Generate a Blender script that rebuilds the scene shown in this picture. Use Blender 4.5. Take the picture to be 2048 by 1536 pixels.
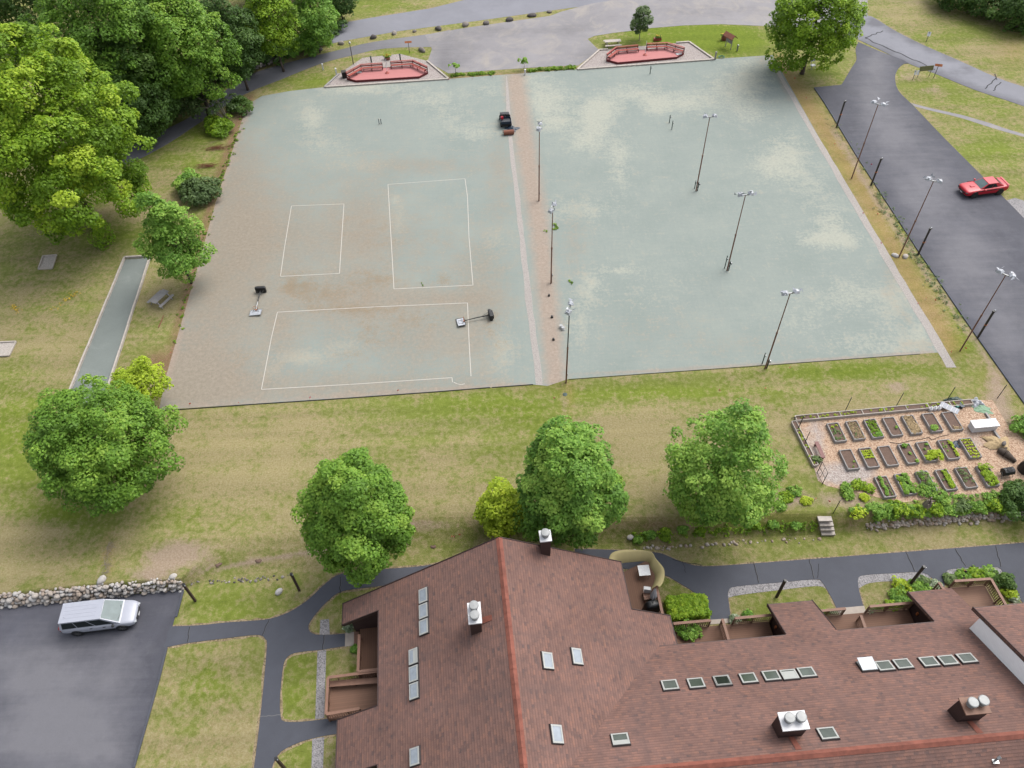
import bpy, bmesh, math, random
import numpy as np
from mathutils import Vector, Matrix
from mathutils.geometry import tessellate_polygon

for o in list(bpy.data.objects):
    bpy.data.objects.remove(o)
SC = bpy.context.scene
COL = SC.collection
rad = math.radians

# ------------------------------------------------------------------ camera
FPX, TH, RO, CAMZ = 1558.293, 0.8581574, -0.03304005, 52.0     # focal length in px of a 2048 px wide frame
F_ = np.array([0, math.cos(TH), -math.sin(TH)]); R0 = np.array([1., 0, 0]); U0 = np.cross(R0, F_)
R_ = math.cos(RO) * R0 + math.sin(RO) * U0
U_ = -math.sin(RO) * R0 + math.cos(RO) * U0
O_ = np.array([0, 0, CAMZ])
cd = bpy.data.cameras.new("camera"); cam = bpy.data.objects.new("camera", cd); COL.objects.link(cam)
cd.sensor_width = 36.0; cd.lens = FPX / 2048 * 36.0; cd.clip_end = 2000; cd.clip_start = 1.0
M = Matrix.Identity(4)
for i in range(3):
    M[i][0], M[i][1], M[i][2], M[i][3] = R_[i], U_[i], -F_[i], O_[i]
cam.matrix_world = M
SC.camera = cam

# ------------------------------------------------------------------ light: bright overcast
SUN_EL, SUN_AZ = rad(56), rad(50)            # azimuth clockwise from +Y
w = bpy.data.worlds.new("World"); SC.world = w; w.use_nodes = True
nt = w.node_tree; bg = nt.nodes["Background"]
sky = nt.nodes.new("ShaderNodeTexSky"); sky.sky_type = 'NISHITA'; sky.sun_disc = False
sky.sun_elevation = SUN_EL; sky.sun_rotation = SUN_AZ; sky.dust_density = 4.0; sky.air_density = 1.0
hs = nt.nodes.new("ShaderNodeHueSaturation"); hs.inputs['Saturation'].default_value = 0.30
nt.links.new(sky.outputs[0], hs.inputs['Color']); nt.links.new(hs.outputs[0], bg.inputs[0])
bg.inputs[1].default_value = 0.15
sd = bpy.data.lights.new("sun", 'SUN'); sd.energy = 1.15; sd.angle = rad(42); sd.color = (1, 0.96, 0.9)
so = bpy.data.objects.new("sun", sd); COL.objects.link(so)
sv = Vector((math.cos(SUN_EL) * math.sin(SUN_AZ), math.cos(SUN_EL) * math.cos(SUN_AZ), math.sin(SUN_EL)))
so.rotation_euler = sv.to_track_quat('Z', 'Y').to_euler(); so.location = (0, 0, 80)
SC.view_settings.view_transform = 'Standard'; SC.view_settings.look = 'None'
SC.view_settings.exposure = 1.22; SC.view_settings.gamma = 1.0
SC.cycles.max_bounces = 6; SC.cycles.transparent_max_bounces = 8

# ------------------------------------------------------------------ survey helpers: a photo pixel (2048 px frame) to a place in the world
def ray(px):
    d = F_ * FPX + R_ * (px[0] - 1024) - U_ * (px[1] - 768)
    return d / np.linalg.norm(d)
def at(px, z=0.0):
    d = ray(px); t = (z - CAMZ) / d[2]
    q = O_ + d * t; return Vector((q[0], q[1], z))
def on_plane(px, P0, n):
    d = ray(px); return O_ + d * (((P0 - O_) @ n) / (d @ n))
def to_px(P):
    v = np.asarray(P, float) - O_
    dz = v @ F_
    return 1024 + FPX * (v @ R_) / dz, 768 - FPX * (v @ U_) / dz
def depth(P): return float((np.asarray(P, float) - O_) @ F_)

XA, XB, ZA, ZB = -10.0, 6.0, -1.0, -1.5           # the lower level falls gently between these
def zlow(x): return np.interp(x, [XA, XB], [ZA, ZB])
def atl(px, dz=0.0):                               # a point on the lower level
    z = -1.2
    for _ in range(12):
        q = at(px, z + dz); z = float(zlow(q.x))
    return at(px, z + dz)
UPX = [(-200, 1204), (-60, 1192), (0, 1186), (120, 1172), (250, 1161), (362, 1156), (385, 1130), (450, 1082), (600, 1048), (850, 1026), (1000, 1024), (1250, 1028), (1640, 1022), (1740, 1016), (1850, 1004), (2048, 984), (2200, 968)]
FPXS = [(-200, 1233), (-60, 1219), (0, 1213), (106, 1205), (211, 1194), (366, 1179), (450, 1165), (600, 1142), (850, 1106), (1000, 1102), (1250, 1092), (1640, 1074), (1740, 1066), (2048, 1040), (2200, 1026)]
UW = np.array([at(p)[:2] for p in UPX]); FW = np.array([atl(p)[:2] for p in FPXS])
def yU(x): return np.interp(x, UW[:, 0], UW[:, 1])
def yF(x): return np.minimum(np.interp(x, FW[:, 0], FW[:, 1]), yU(x) - 0.12)
def zg(x, y):
    u, f = yU(x), yF(x); k = np.clip((y - f) / (u - f), 0, 1); k = k * k * (3 - 2 * k)
    return zlow(x) * (1 - k)
def atg(px, dz=0.0):                               # a point on the ground, bank included
    d = ray(px); a, b = (.5 - CAMZ) / d[2], (-2.2 - CAMZ) / d[2]
    for _ in range(26):
        t = (a + b) / 2; q = O_ + d * t
        if q[2] > zg(q[0], q[1]) + dz: a = t
        else: b = t
    return Vector(O_ + d * b)

# ------------------------------------------------------------------ materials
def nodes(name):
    m = bpy.data.materials.new(name); m.use_nodes = True
    t = m.node_tree; b = t.nodes["Principled BSDF"]
    return m, t, b
def N(t, kind, **kw):
    n = t.nodes.new("ShaderNode" + kind)
    for k, v in kw.items():
        if k in n.inputs: n.inputs[k].default_value = v
        else: setattr(n, k, v)
    return n
KAL = .43                      # the photograph is exposed bright: real surface colours are darker than they look in it
def srgb(r, g, b):
    f = lambda c: (c / 255 / 12.92) if c / 255 <= .04045 else ((c / 255 + .055) / 1.055) ** 2.4
    return (f(r) * KAL, f(g) * KAL, f(b) * KAL, 1)
def lin(c, k=1.0): return (c[0] * k, c[1] * k, c[2] * k, 1)
def noise(t, scale, detail=4, rough=.6, vec=None, dist=0.0):
    n = N(t, "TexNoise"); n.inputs['Scale'].default_value = scale; n.inputs['Detail'].default_value = detail
    n.inputs['Roughness'].default_value = rough; n.inputs['Distortion'].default_value = dist
    if vec is None:
        tc = N(t, "TexCoord"); vec = tc.outputs['Object']
    t.links.new(vec, n.inputs['Vector']); return n.outputs['Fac']
def ramp(t, fac, stops, interp='LINEAR'):
    r = N(t, "ValToRGB"); e = r.color_ramp.elements; r.color_ramp.interpolation = interp
    while len(e) < len(stops): e.new(0.5)
    for k, (p, c) in enumerate(stops): e[k].position = p; e[k].color = c if not isinstance(c, (int, float)) else (c, c, c, 1)
    t.links.new(fac, r.inputs[0]); return r.outputs[0]
def mix(t, fac, a, b, mode='MIX'):
    m = N(t, "Mix", data_type='RGBA', blend_type=mode)
    for s, v in ((0, fac), (6, a), (7, b)):
        if isinstance(v, (int, float)): m.inputs[s].default_value = v
        elif isinstance(v, tuple): m.inputs[s].default_value = v
        else: t.links.new(v, m.inputs[s])
    return m.outputs[2]
def mth(t, op, a, b=None, clamp=False):
    m = N(t, "Math", operation=op, use_clamp=clamp)
    for s, v in ((0, a), (1, b)):
        if v is None: continue
        if isinstance(v, (int, float)): m.inputs[s].default_value = v
        else: t.links.new(v, m.inputs[s])
    return m.outputs[0]
def attr(t, name):
    a = N(t, "Attribute"); a.attribute_name = name; return a.outputs['Fac']
def bump(t, b, fac, strength=.3, dist=.02):
    n = N(t, "Bump"); n.inputs['Strength'].default_value = strength; n.inputs['Distance'].default_value = dist
    t.links.new(fac, n.inputs['Height']); t.links.new(n.outputs[0], b.inputs['Normal'])

def plain(name, c, rough=.6, metal=0.0, var=.12, scale=3.0, spec=.4, coat=0.0):
    """a painted / plastic / wooden surface with slight uneven wear"""
    m, t, b = nodes(name)
    col = ramp(t, noise(t, scale, 5), [(.3, lin(c, 1 - var)), (.7, lin(c, 1 + var))])
    t.links.new(col, b.inputs['Base Color']); b.inputs['Roughness'].default_value = rough
    b.inputs['Metallic'].default_value = metal; b.inputs['Specular IOR Level'].default_value = spec
    b.inputs['Coat Weight'].default_value = coat
    return m
def boards(name, c, axis, wide=.14, dark=.55, rough=.7, var=.12):
    """boards laid side by side across an axis, with dark joints"""
    m, t, b = nodes(name)
    tc = N(t, "TexCoord"); sp = N(t, "SeparateXYZ"); t.links.new(tc.outputs['UV' if axis in ('u', 'v') else 'Object'], sp.inputs[0])
    a = sp.outputs[{'x': 0, 'y': 1, 'z': 2, 'u': 0, 'v': 1}[axis]]
    q = mth(t, 'DIVIDE', a, wide); fr = mth(t, 'FRACT', q); fl = mth(t, 'FLOOR', q)
    wn = N(t, "TexWhiteNoise", noise_dimensions='1D'); t.links.new(fl, wn.inputs['W'])
    base = ramp(t, wn.outputs[0], [(0, lin(c, 1 - var)), (1, lin(c, 1 + var))])
    base = mix(t, mth(t, 'MULTIPLY', noise(t, 2.5, 6), .5), base, lin(c, .72))
    gap = mth(t, 'LESS_THAN', fr, .1)
    t.links.new(mix(t, gap, base, lin(c, dark)), b.inputs['Base Color'])
    b.inputs['Roughness'].default_value = rough; b.inputs['Specular IOR Level'].default_value = .25
    return m

def asphalt(name, c, blotch=.22, fine=.12, wear=None, s1=.13, pale=None):
    m, t, b = nodes(name)
    big = noise(t, s1, 5, .62, dist=.8); mid = noise(t, 1.1, 5, .7); sp = noise(t, 26, 3, .8)
    col = ramp(t, big, [(.32, lin(c, 1 - blotch)), (.5, c), (.68, lin(c, 1 + blotch * 1.3))])
    if pale is not None:
        col = mix(t, ramp(t, noise(t, .22, 7, .7, dist=1.2), [(.5, 0.0), (.66, 1.0)]), col, pale)
    if wear is not None:            # traffic has polished the middle paler; the edges stay as laid
        k = mth(t, 'ADD', attr(t, 'worn'), mth(t, 'MULTIPLY', mth(t, 'SUBTRACT', noise(t, .35, 6, .7), .5), 1.3))
        mp = N(t, "Mapping"); mp.inputs['Scale'].default_value = (.12, 1.6, 1); mp.inputs['Rotation'].default_value = (0, 0, .9)
        tc = N(t, "TexCoord"); t.links.new(tc.outputs['Object'], mp.inputs['Vector']); k = mth(t, 'ADD', k, mth(t, 'MULTIPLY', mth(t, 'SUBTRACT', noise(t, 1.0, 5, .7, vec=mp.outputs[0]), .5), .7))
        col = mix(t, ramp(t, k, [(.1, 0.0), (.95, 1.0)]), col, wear)
    col = mix(t, .35, col, ramp(t, mid, [(.3, lin(c, 1 - blotch)), (.7, lin(c, 1 + blotch))]))
    col = mix(t, 1.0, col, ramp(t, sp, [(.25, 1 - fine), (.75, 1 + fine)]), 'MULTIPLY')
    t.links.new(col, b.inputs['Base Color']); b.inputs['Roughness'].default_value = .85
    b.inputs['Specular IOR Level'].default_value = .3
    bump(t, b, sp, .25, .02)
    return m

MAT = {}
MAT['lot'] = asphalt('new_asphalt', srgb(92, 93, 103), .2, .16, wear=srgb(143, 142, 148))
MAT['path'] = asphalt('path_asphalt', srgb(92, 95, 105), .14, .16)
MAT['road'] = asphalt('road_asphalt', srgb(150, 151, 160), .1, .08, wear=srgb(98, 98, 106))
MAT['drive'] = asphalt('drive_asphalt', srgb(122, 122, 128), .12, .1, wear=srgb(158, 156, 160))
MAT['apron'] = asphalt('worn_asphalt', srgb(162, 159, 162), .12, .14, pale=srgb(190, 182, 172), wear=srgb(116, 114, 118))
MAT['crack'] = plain('crack', srgb(45, 45, 50), .9)
MAT['joint'] = plain('joint_filler', srgb(120, 120, 122), .9)
MAT['gravel'] = None
def gravel(name, c1, c2, scale=16.0):
    m, t, b = nodes(name)
    v = N(t, "TexVoronoi"); v.inputs['Scale'].default_value = scale
    tc = N(t, "TexCoord"); t.links.new(tc.outputs['Object'], v.inputs['Vector'])
    sp = N(t, "SeparateColor"); t.links.new(v.outputs['Color'], sp.inputs[0])
    col = ramp(t, sp.outputs[0], [(0, lin(c1, .55)), (.3, c1), (.8, c2), (1, lin(c2, 1.15))])
    col = mix(t, mth(t, 'MULTIPLY', noise(t, .6, 4), .45), col, c1)
    t.links.new(col, b.inputs['Base Color']); b.inputs['Roughness'].default_value = .9
    bump(t, b, v.outputs['Distance'], .6, .04)
    return m
MAT['gravel'] = gravel('white_gravel', srgb(150, 146, 148), srgb(186, 183, 184))
MAT['pinkgravel'] = gravel('pink_gravel', srgb(178, 164, 158), srgb(204, 196, 192))
MAT['stonedust'] = gravel('stone_dust', srgb(188, 180, 174), srgb(204, 197, 191), 30)
MAT['timber'] = plain('weathered_timber', srgb(208, 198, 188), .8, var=.15)
MAT['greytimber'] = plain('grey_timber', srgb(178, 174, 172), .8, var=.18)
MAT['concrete'] = plain('concrete', srgb(196, 184, 172), .85, var=.08)
MAT['red'] = boards('red_deck_paint', srgb(224, 146, 144), 'u', .14, .8, var=.06)
MAT['redrail'] = plain('red_rail_paint', srgb(186, 86, 74), .6, var=.2)
MAT['redtrim'] = plain('dark_red_paint', srgb(120, 34, 38), .6, var=.15)
MAT['brownwood'] = plain('brown_stained_wood', srgb(128, 92, 72), .65, var=.16)
MAT['railcap'] = plain('stained_rail_cap', srgb(152, 112, 92), .65, var=.14)
MAT['deckA'] = boards('deck_boards', srgb(134, 98, 78), 'u', .14, .6)
MAT['deckB'] = boards('deck_boards_fine', srgb(150, 114, 94), 'u', .14, .72)
MAT['siding'] = boards('dark_brown_siding', srgb(84, 62, 58), 'z', .16, .5)
MAT['fascia'] = plain('dark_fascia', srgb(66, 44, 42), .6)
MAT['white'] = plain('white_paint', (.42, .42, .43, 1), .5, var=.06)
MAT['whitewall'] = boards('white_siding', (.86, .87, .89, 1), 'z', .2, .88, var=.02)
MAT['tape'] = plain('white_line_tape', srgb(222, 216, 206), .7, var=.06)
MAT['black'] = plain('black_plastic', srgb(30, 31, 34), .45, var=.2)
MAT['darkpost'] = plain('dark_post_paint', srgb(70, 64, 62), .5, var=.2)
MAT['rust'] = plain('rusty_pipe', srgb(150, 108, 90), .7, var=.25, scale=1.5)
MAT['greenpaint'] = plain('green_paint', srgb(60, 84, 74), .5, var=.2)
MAT['brownpost'] = plain('brown_wood_post', srgb(78, 58, 50), .75, var=.2)
MAT['orange'] = plain('orange_paint', srgb(202, 116, 60), .6)
MAT['film'] = plain('pale_plastic_film', srgb(208, 212, 220), .25, var=.12, scale=9, spec=.6)
MAT['metal'] = plain('galvanised_metal', srgb(190, 192, 194), .35, .6, var=.1)
MAT['flue'] = plain('grey_flue_cap', srgb(176, 178, 178), .5, .2, var=.12)
MAT['glass'] = plain('dark_window_glass', srgb(44, 52, 54), .08, var=.1, spec=.12)
MAT['screen_glass'] = plain('windscreen_glass', srgb(118, 136, 138), .08, var=.15, spec=.15, scale=2)
MAT['skylight_pale'] = plain('sky_tinted_skylight_glass', srgb(172, 182, 192), .06, var=.12, spec=.5)  # pale base colour stands in for the bright sky reflected in the glass
MAT['skylight_dark'] = plain('green_skylight_glass', srgb(80, 90, 80), .12, var=.25, spec=.5, scale=1.5)
MAT['sky_frame'] = plain('skylight_frame', srgb(196, 198, 194), .5, var=.06)
MAT['sky_curb'] = plain('skylight_flashing', srgb(62, 54, 54), .5)
MAT['soil'] = plain('garden_soil', srgb(122, 99, 86), .95, var=.3, scale=9)
MAT['straw'] = plain('straw', srgb(206, 180, 138), .95, var=.25, scale=14)
MAT['tyre'] = plain('tyre_rubber', srgb(28, 28, 30), .8)
MAT['rim'] = plain('alloy_rim', srgb(150, 150, 152), .35, .6)
MAT['carred'] = plain('red_car_paint', (.30, .008, .018, 1), .35, .0, var=.03, spec=.3, coat=.12)
MAT['silver'] = plain('silver_car_paint', srgb(196, 200, 214), .35, .0, var=.03, spec=.35, coat=.12)
MAT['teal'] = plain('teal_plastic', srgb(40, 140, 130), .5)
MAT['bluegrey'] = plain('blue_tarp', srgb(36, 58, 78), .5, var=.35, scale=6)
MAT['greentarp'] = plain('green_tarp', srgb(130, 170, 134), .6, var=.2)
MAT['maroon'] = plain('maroon_paint', srgb(140, 88, 84), .6)
MAT['bark'] = plain('bark', srgb(92, 80, 70), .9, var=.3, scale=6)
MAT['palebark'] = plain('pale_bark', srgb(168, 158, 140), .9, var=.2, scale=6)
MAT['stump'] = plain('grey_dead_wood', srgb(168, 154, 142), .9, var=.25, scale=5)
MAT['cream'] = boards('cream_fabric', srgb(204, 190, 138), 'u', .5, .92, .8, var=.03)
MAT['flag'] = plain('orange_flag', srgb(236, 92, 66), .6)
MAT['pinkflag'] = plain('pink_flag', srgb(240, 96, 120), .6)
MAT['yellow'] = plain('yellow_petals', srgb(232, 196, 50), .7)
MAT['terracotta'] = plain('terracotta', srgb(150, 92, 70), .8)
MAT['lens'] = plain('tail_lens', srgb(170, 30, 36), .3)
MAT['headlamp'] = plain('headlamp_lens', srgb(215, 220, 225), .15, spec=.8)
MAT['banner'] = plain('olive_banner', srgb(128, 128, 84), .7)

def roofing(name, body, spark, dark):
    m, t, b = nodes(name)
    uv = N(t, "TexCoord").outputs['UV']
    br = N(t, "TexBrick"); br.offset = .37; br.squash = 1.0
    for k, v in (('Scale', 1.0), ('Mortar Size', .006), ('Brick Width', .28), ('Row Height', .185), ('Bias', 0.0)): br.inputs[k].default_value = v
    t.links.new(uv, br.inputs['Vector'])
    br.inputs['Color1'].default_value = (0, 0, 0, 1); br.inputs['Color2'].default_value = (1, 1, 1, 1); br.inputs['Mortar'].default_value = (.35, .35, .35, 1)
    bl = noise(t, 2.2, 4, .7, vec=uv); big = noise(t, .25, 5, .6, vec=uv)
    sel = mth(t, 'ADD', mth(t, 'MULTIPLY', br.outputs['Color'], .42), mth(t, 'MULTIPLY', bl, .6))
    col = ramp(t, sel, [(.22, dark), (.38, lin(body, .9)), (.56, body), (.86, spark)])
    gr = noise(t, 18, 3, .8, vec=uv); col = mix(t, 1.0, col, ramp(t, gr, [(.3, .84), (.7, 1.16)]), 'MULTIPLY')
    # row shadow line of the lower tab edge: shade painted in as a darker band
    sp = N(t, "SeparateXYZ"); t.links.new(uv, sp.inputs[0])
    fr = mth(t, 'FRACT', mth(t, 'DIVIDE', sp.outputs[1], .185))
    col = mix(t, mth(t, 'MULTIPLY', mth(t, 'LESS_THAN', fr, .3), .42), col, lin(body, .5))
    col = mix(t, 1.0, col, ramp(t, big, [(.3, .82), (.7, 1.12)]), 'MULTIPLY')
    # run-off stains below the skylights and chimneys follow the fall of the roof
    st = N(t, "Mapping"); st.inputs['Scale'].default_value = (.9, .09, 1); t.links.new(uv, st.inputs['Vector'])
    stn = ramp(t, noise(t, 1.0, 5, .65, vec=st.outputs[0]), [(.5, 0.0), (.72, .5)])
    col = mix(t, stn, col, dark)
    t.links.new(col, b.inputs['Base Color']); b.inputs['Roughness'].default_value = .9
    b.inputs['Specular IOR Level'].default_value = .25
    bump(t, b, mth(t, 'ADD', br.outputs['Color'], mth(t, 'MULTIPLY', fr, 1.2)), .5, .02)
    return m
MAT['shingle'] = roofing('roof_shingles', srgb(146, 113, 104), srgb(168, 124, 107), srgb(112, 95, 93))
MAT['ridgecap'] = plain('ridge_shingles', srgb(152, 90, 74), .85, var=.28, scale=2.0)
# ------------------------------------------------------------------ mesh builders
def tagged(o, label=None, cat=None, group=None, kind=None):
    if label: o['label'] = label
    if cat: o['category'] = cat
    if group: o['group'] = group
    if kind: o['kind'] = kind
    return o
def thing(name, label, cat, loc=(0, 0, 0), rz=0.0, group=None):
    o = bpy.data.objects.new(name, None); COL.objects.link(o); o.empty_display_size = .2
    o.location = loc; o.rotation_euler = (0, 0, rz)
    return tagged(o, label, cat, group)
def dup(root, loc, rz, label, group=None, scale=None):
    r = root.copy(); COL.objects.link(r); r.location = loc; r.rotation_euler = (0, 0, rz); r['label'] = label
    if group: r['group'] = group
    if scale: r.scale = (scale,) * 3
    for ch in list(root.children):
        c = ch.copy(); COL.objects.link(c); c.parent = r
        for g in ch.children:
            d = g.copy(); COL.objects.link(d); d.parent = c
    return r

class MB:
    def __init__(s): s.v = []; s.f = []; s.m = []; s.uv = {}
    def add(s, vs, fs, mi=0):
        k = len(s.v); s.v += [tuple(map(float, q)) for q in vs]; s.f += [tuple(i + k for i in f) for f in fs]; s.m += [mi] * len(fs); return s
    def box(s, c, d, rz=0.0, mi=0, tilt=None):
        x, y, z = d[0] / 2, d[1] / 2, d[2] / 2
        R = Matrix.Rotation(rz, 3, 'Z')
        if tilt: R = R @ Matrix.Rotation(tilt[1], 3, tilt[0])
        vs = [Vector(c) + R @ Vector((a * x, b * y, e * z)) for a in (-1, 1) for b in (-1, 1) for e in (-1, 1)]
        return s.add(vs, [(0, 1, 3, 2), (4, 6, 7, 5), (0, 4, 5, 1), (2, 3, 7, 6), (0, 2, 6, 4), (1, 5, 7, 3)], mi)
    def beam(s, a, b, wd, ht, mi=0):
        """a straight board from a to b, wd across, ht upright"""
        a, b = Vector(a), Vector(b); d = (b - a).normalized()
        side = d.cross(Vector((0, 0, 1)))
        side = side.normalized() if side.length > 1e-4 else Vector((1, 0, 0))
        up = side.cross(d).normalized()
        vs = [p + side * i * wd / 2 + up * j * ht / 2 for p in (a, b) for i in (-1, 1) for j in (-1, 1)]
        return s.add(vs, [(0, 1, 3, 2), (4, 6, 7, 5), (0, 4, 5, 1), (2, 3, 7, 6), (0, 2, 6, 4), (1, 5, 7, 3)], mi)
    def tube(s, a, b, r0, r1=None, n=10, mi=0, cap=True):
        r1 = r0 if r1 is None else r1
        a, b = Vector(a), Vector(b); d = (b - a).normalized()
        x = d.orthogonal().normalized(); y = d.cross(x)
        vs = []
        for p, r in ((a, r0), (b, r1)):
            for k in range(n):
                an = 2 * math.pi * k / n; vs.append(p + (x * math.cos(an) + y * math.sin(an)) * r)
        fs = [(k, (k + 1) % n, n + (k + 1) % n, n + k) for k in range(n)]
        if cap: fs += [tuple(range(n - 1, -1, -1)), tuple(range(n, 2 * n))]
        return s.add(vs, fs, mi)
    def path(s, pts, radii, n=8, mi=0):
        for k in range(len(pts) - 1): s.tube(pts[k], pts[k + 1], radii[k], radii[k + 1], n, mi)
        return s
    def lathe(s, prof, n=16, c=(0, 0, 0), mi=0):
        vs = []; c = Vector(c)
        for r, z in prof:
            for k in range(n):
                a = 2 * math.pi * k / n; vs.append(c + Vector((r * math.cos(a), r * math.sin(a), z)))
        fs = []
        for i in range(len(prof) - 1):
            for k in range(n): fs.append((i * n + k, i * n + (k + 1) % n, (i + 1) * n + (k + 1) % n, (i + 1) * n + k))
        fs += [tuple(range(n - 1, -1, -1)), tuple(range((len(prof) - 1) * n, len(prof) * n))]
        return s.add(vs, fs, mi)
    def prism(s, top, depth_=None, bottom=None, mi=0, uv=None):
        """a polygon (3-D points, counter-clockwise from above) with sides going straight down"""
        n = len(top); top = [Vector(p) for p in top]
        bot = [Vector(p) for p in bottom] if bottom else [p - Vector((0, 0, depth_)) for p in top]
        k = len(s.v)
        tris = tessellate_polygon([[Vector((p.x, p.y, 0)) for p in top]])
        fs = []
        for tr in tris:
            a, b, c = tr
            nz = (top[b] - top[a]).cross(top[c] - top[a]).z
            if nz < 0: a, c = c, a
            fs += [(a, b, c), (n + c, n + b, n + a)]
        area = sum(top[i].x * top[(i + 1) % n].y - top[(i + 1) % n].x * top[i].y for i in range(n))
        for i in range(n):
            j = (i + 1) % n
            fs.append((i, n + i, n + j, j) if area > 0 else (j, n + j, n + i, i))
        s.add(top + bot, fs, mi)
        if uv:
            for i, q in enumerate(uv): s.uv[k + i] = q; s.uv[k + n + i] = q
        return s
    def build(s, name, mats, parent=None, world=False, smooth=False, bevel=0.0, sub=0):
        me = bpy.data.meshes.new(name)
        vs = s.v
        if parent is not None and world:
            R = Matrix.Rotation(-parent.rotation_euler.z, 3, 'Z')
            vs = [tuple(R @ (Vector(q) - parent.location)) for q in vs]
        me.from_pydata(vs, [], s.f)
        mats = mats if isinstance(mats, (list, tuple)) else [mats]
        for m in mats: me.materials.append(m)
        if len(mats) > 1: me.polygons.foreach_set("material_index", s.m)
        if s.uv:
            l = me.uv_layers.new(name="UVMap")
            for lp in me.loops:
                l.data[lp.index].uv = s.uv.get(lp.vertex_index, (0, 0))
        if smooth: me.polygons.foreach_set("use_smooth", [True] * len(me.polygons))
        me.update()
        o = bpy.data.objects.new(name, me); COL.objects.link(o)
        if parent is not None: o.parent = parent
        if bevel:
            b = o.modifiers.new("bevel", 'BEVEL'); b.width = bevel; b.segments = 2; b.limit_method = 'ANGLE'
        if sub:
            b = o.modifiers.new("smooth", 'SUBSURF'); b.levels = sub; b.render_levels = sub
        return o

def curve(pts, per=5):
    """a smooth line through the points"""
    P = [np.array(p[:2], float) for p in pts]; out = []
    for i in range(len(P) - 1):
        a = P[max(i - 1, 0)]; b = P[i]; c = P[i + 1]; d = P[min(i + 2, len(P) - 1)]
        for k in range(per):
            t = k / per
            out.append(tuple(.5 * ((2 * b) + (-a + c) * t + (2 * a - 5 * b + 4 * c - d) * t * t + (-a + 3 * b - 3 * c + d) * t ** 3)))
    out.append(tuple(P[-1])); return out

def blobs(px, py, lst):
    r = np.zeros_like(px)
    for x, y, rx, ry, wt in lst:
        r += wt * np.exp(-(((px - x) / rx) ** 2 + ((py - y) / ry) ** 2))
    return r
def band(px, py, pts, width, wt=1.0):
    best = np.full(px.shape, 1e9)
    for (ax, ay), (bx, by) in zip(pts[:-1], pts[1:]):
        dx, dy = bx - ax, by - ay; L2 = dx * dx + dy * dy
        t = np.clip(((px - ax) * dx + (py - ay) * dy) / L2, 0, 1)
        best = np.minimum(best, np.hypot(px - ax - t * dx, py - ay - t * dy))
    return wt * np.exp(-(best / width) ** 2)

def sheet(name, pts, mat, dz, low=False, label=None, edge=None, grid=None, attrs=None, wpts=False):
    """a flat layer of ground traced on the photograph, on the upper or the lower level"""
    P = pts if wpts else [(atl(p) if low else at(p)) for p in pts]
    zf = (lambda x: float(zlow(x))) if low else (lambda x: 0.0)
    bm = bmesh.new()
    vs = [bm.verts.new((p[0], p[1], 0)) for p in P]
    tris = tessellate_polygon([[Vector((p[0], p[1], 0)) for p in P]])
    for a, b, c in tris:
        if (vs[b].co - vs[a].co).cross(vs[c].co - vs[a].co).z < 0: a, c = c, a
        try: bm.faces.new((vs[a], vs[b], vs[c]))
        except ValueError: pass
    def cut(co, no): bmesh.ops.bisect_plane(bm, geom=bm.verts[:] + bm.edges[:] + bm.faces[:], plane_co=co, plane_no=no, dist=1e-5)
    if low:
        for x in (XA, XB): cut((x, 0, 0), (1, 0, 0))
    if grid:
        xs = [v.co.x for v in bm.verts]; ys = [v.co.y for v in bm.verts]
        for x in np.arange(min(xs) + grid * .5, max(xs), grid): cut((x, 0, 0), (1, 0, 0))
        for y in np.arange(min(ys) + grid * .5, max(ys), grid): cut((0, y, 0), (0, 1, 0))
    for v in bm.verts: v.co.z = zf(v.co.x) + dz
    bnd = [e for e in bm.edges if len(e.link_faces) == 1]
    r = bmesh.ops.extrude_edge_only(bm, edges=bnd)
    for v in [g for g in r['geom'] if isinstance(g, bmesh.types.BMVert)]: v.co.z -= dz + .15
    bmesh.ops.recalc_face_normals(bm, faces=bm.faces[:])
    up = sum(f.normal.z * f.calc_area() for f in bm.faces)
    if up < 0: bmesh.ops.reverse_faces(bm, faces=bm.faces[:])
    me = bpy.data.meshes.new(name); bm.to_mesh(me); bm.free()
    me.materials.append(mat)
    if attrs:
        co = np.empty(len(me.vertices) * 3); me.vertices.foreach_get("co", co); co = co.reshape(-1, 3)
        v = co - O_; d = v @ F_; px = 1024 + FPX * (v @ R_) / d; py = 768 - FPX * (v @ U_) / d
        for k, fn in attrs.items():
            a = me.attributes.new(k, 'FLOAT', 'POINT'); a.data.foreach_set("value", np.clip(fn(px, py), 0, 2).astype(np.float32))
    o = bpy.data.objects.new(name, me); COL.objects.link(o); o['kind'] = 'structure'
    if label: o['label'] = label
    return o

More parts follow.
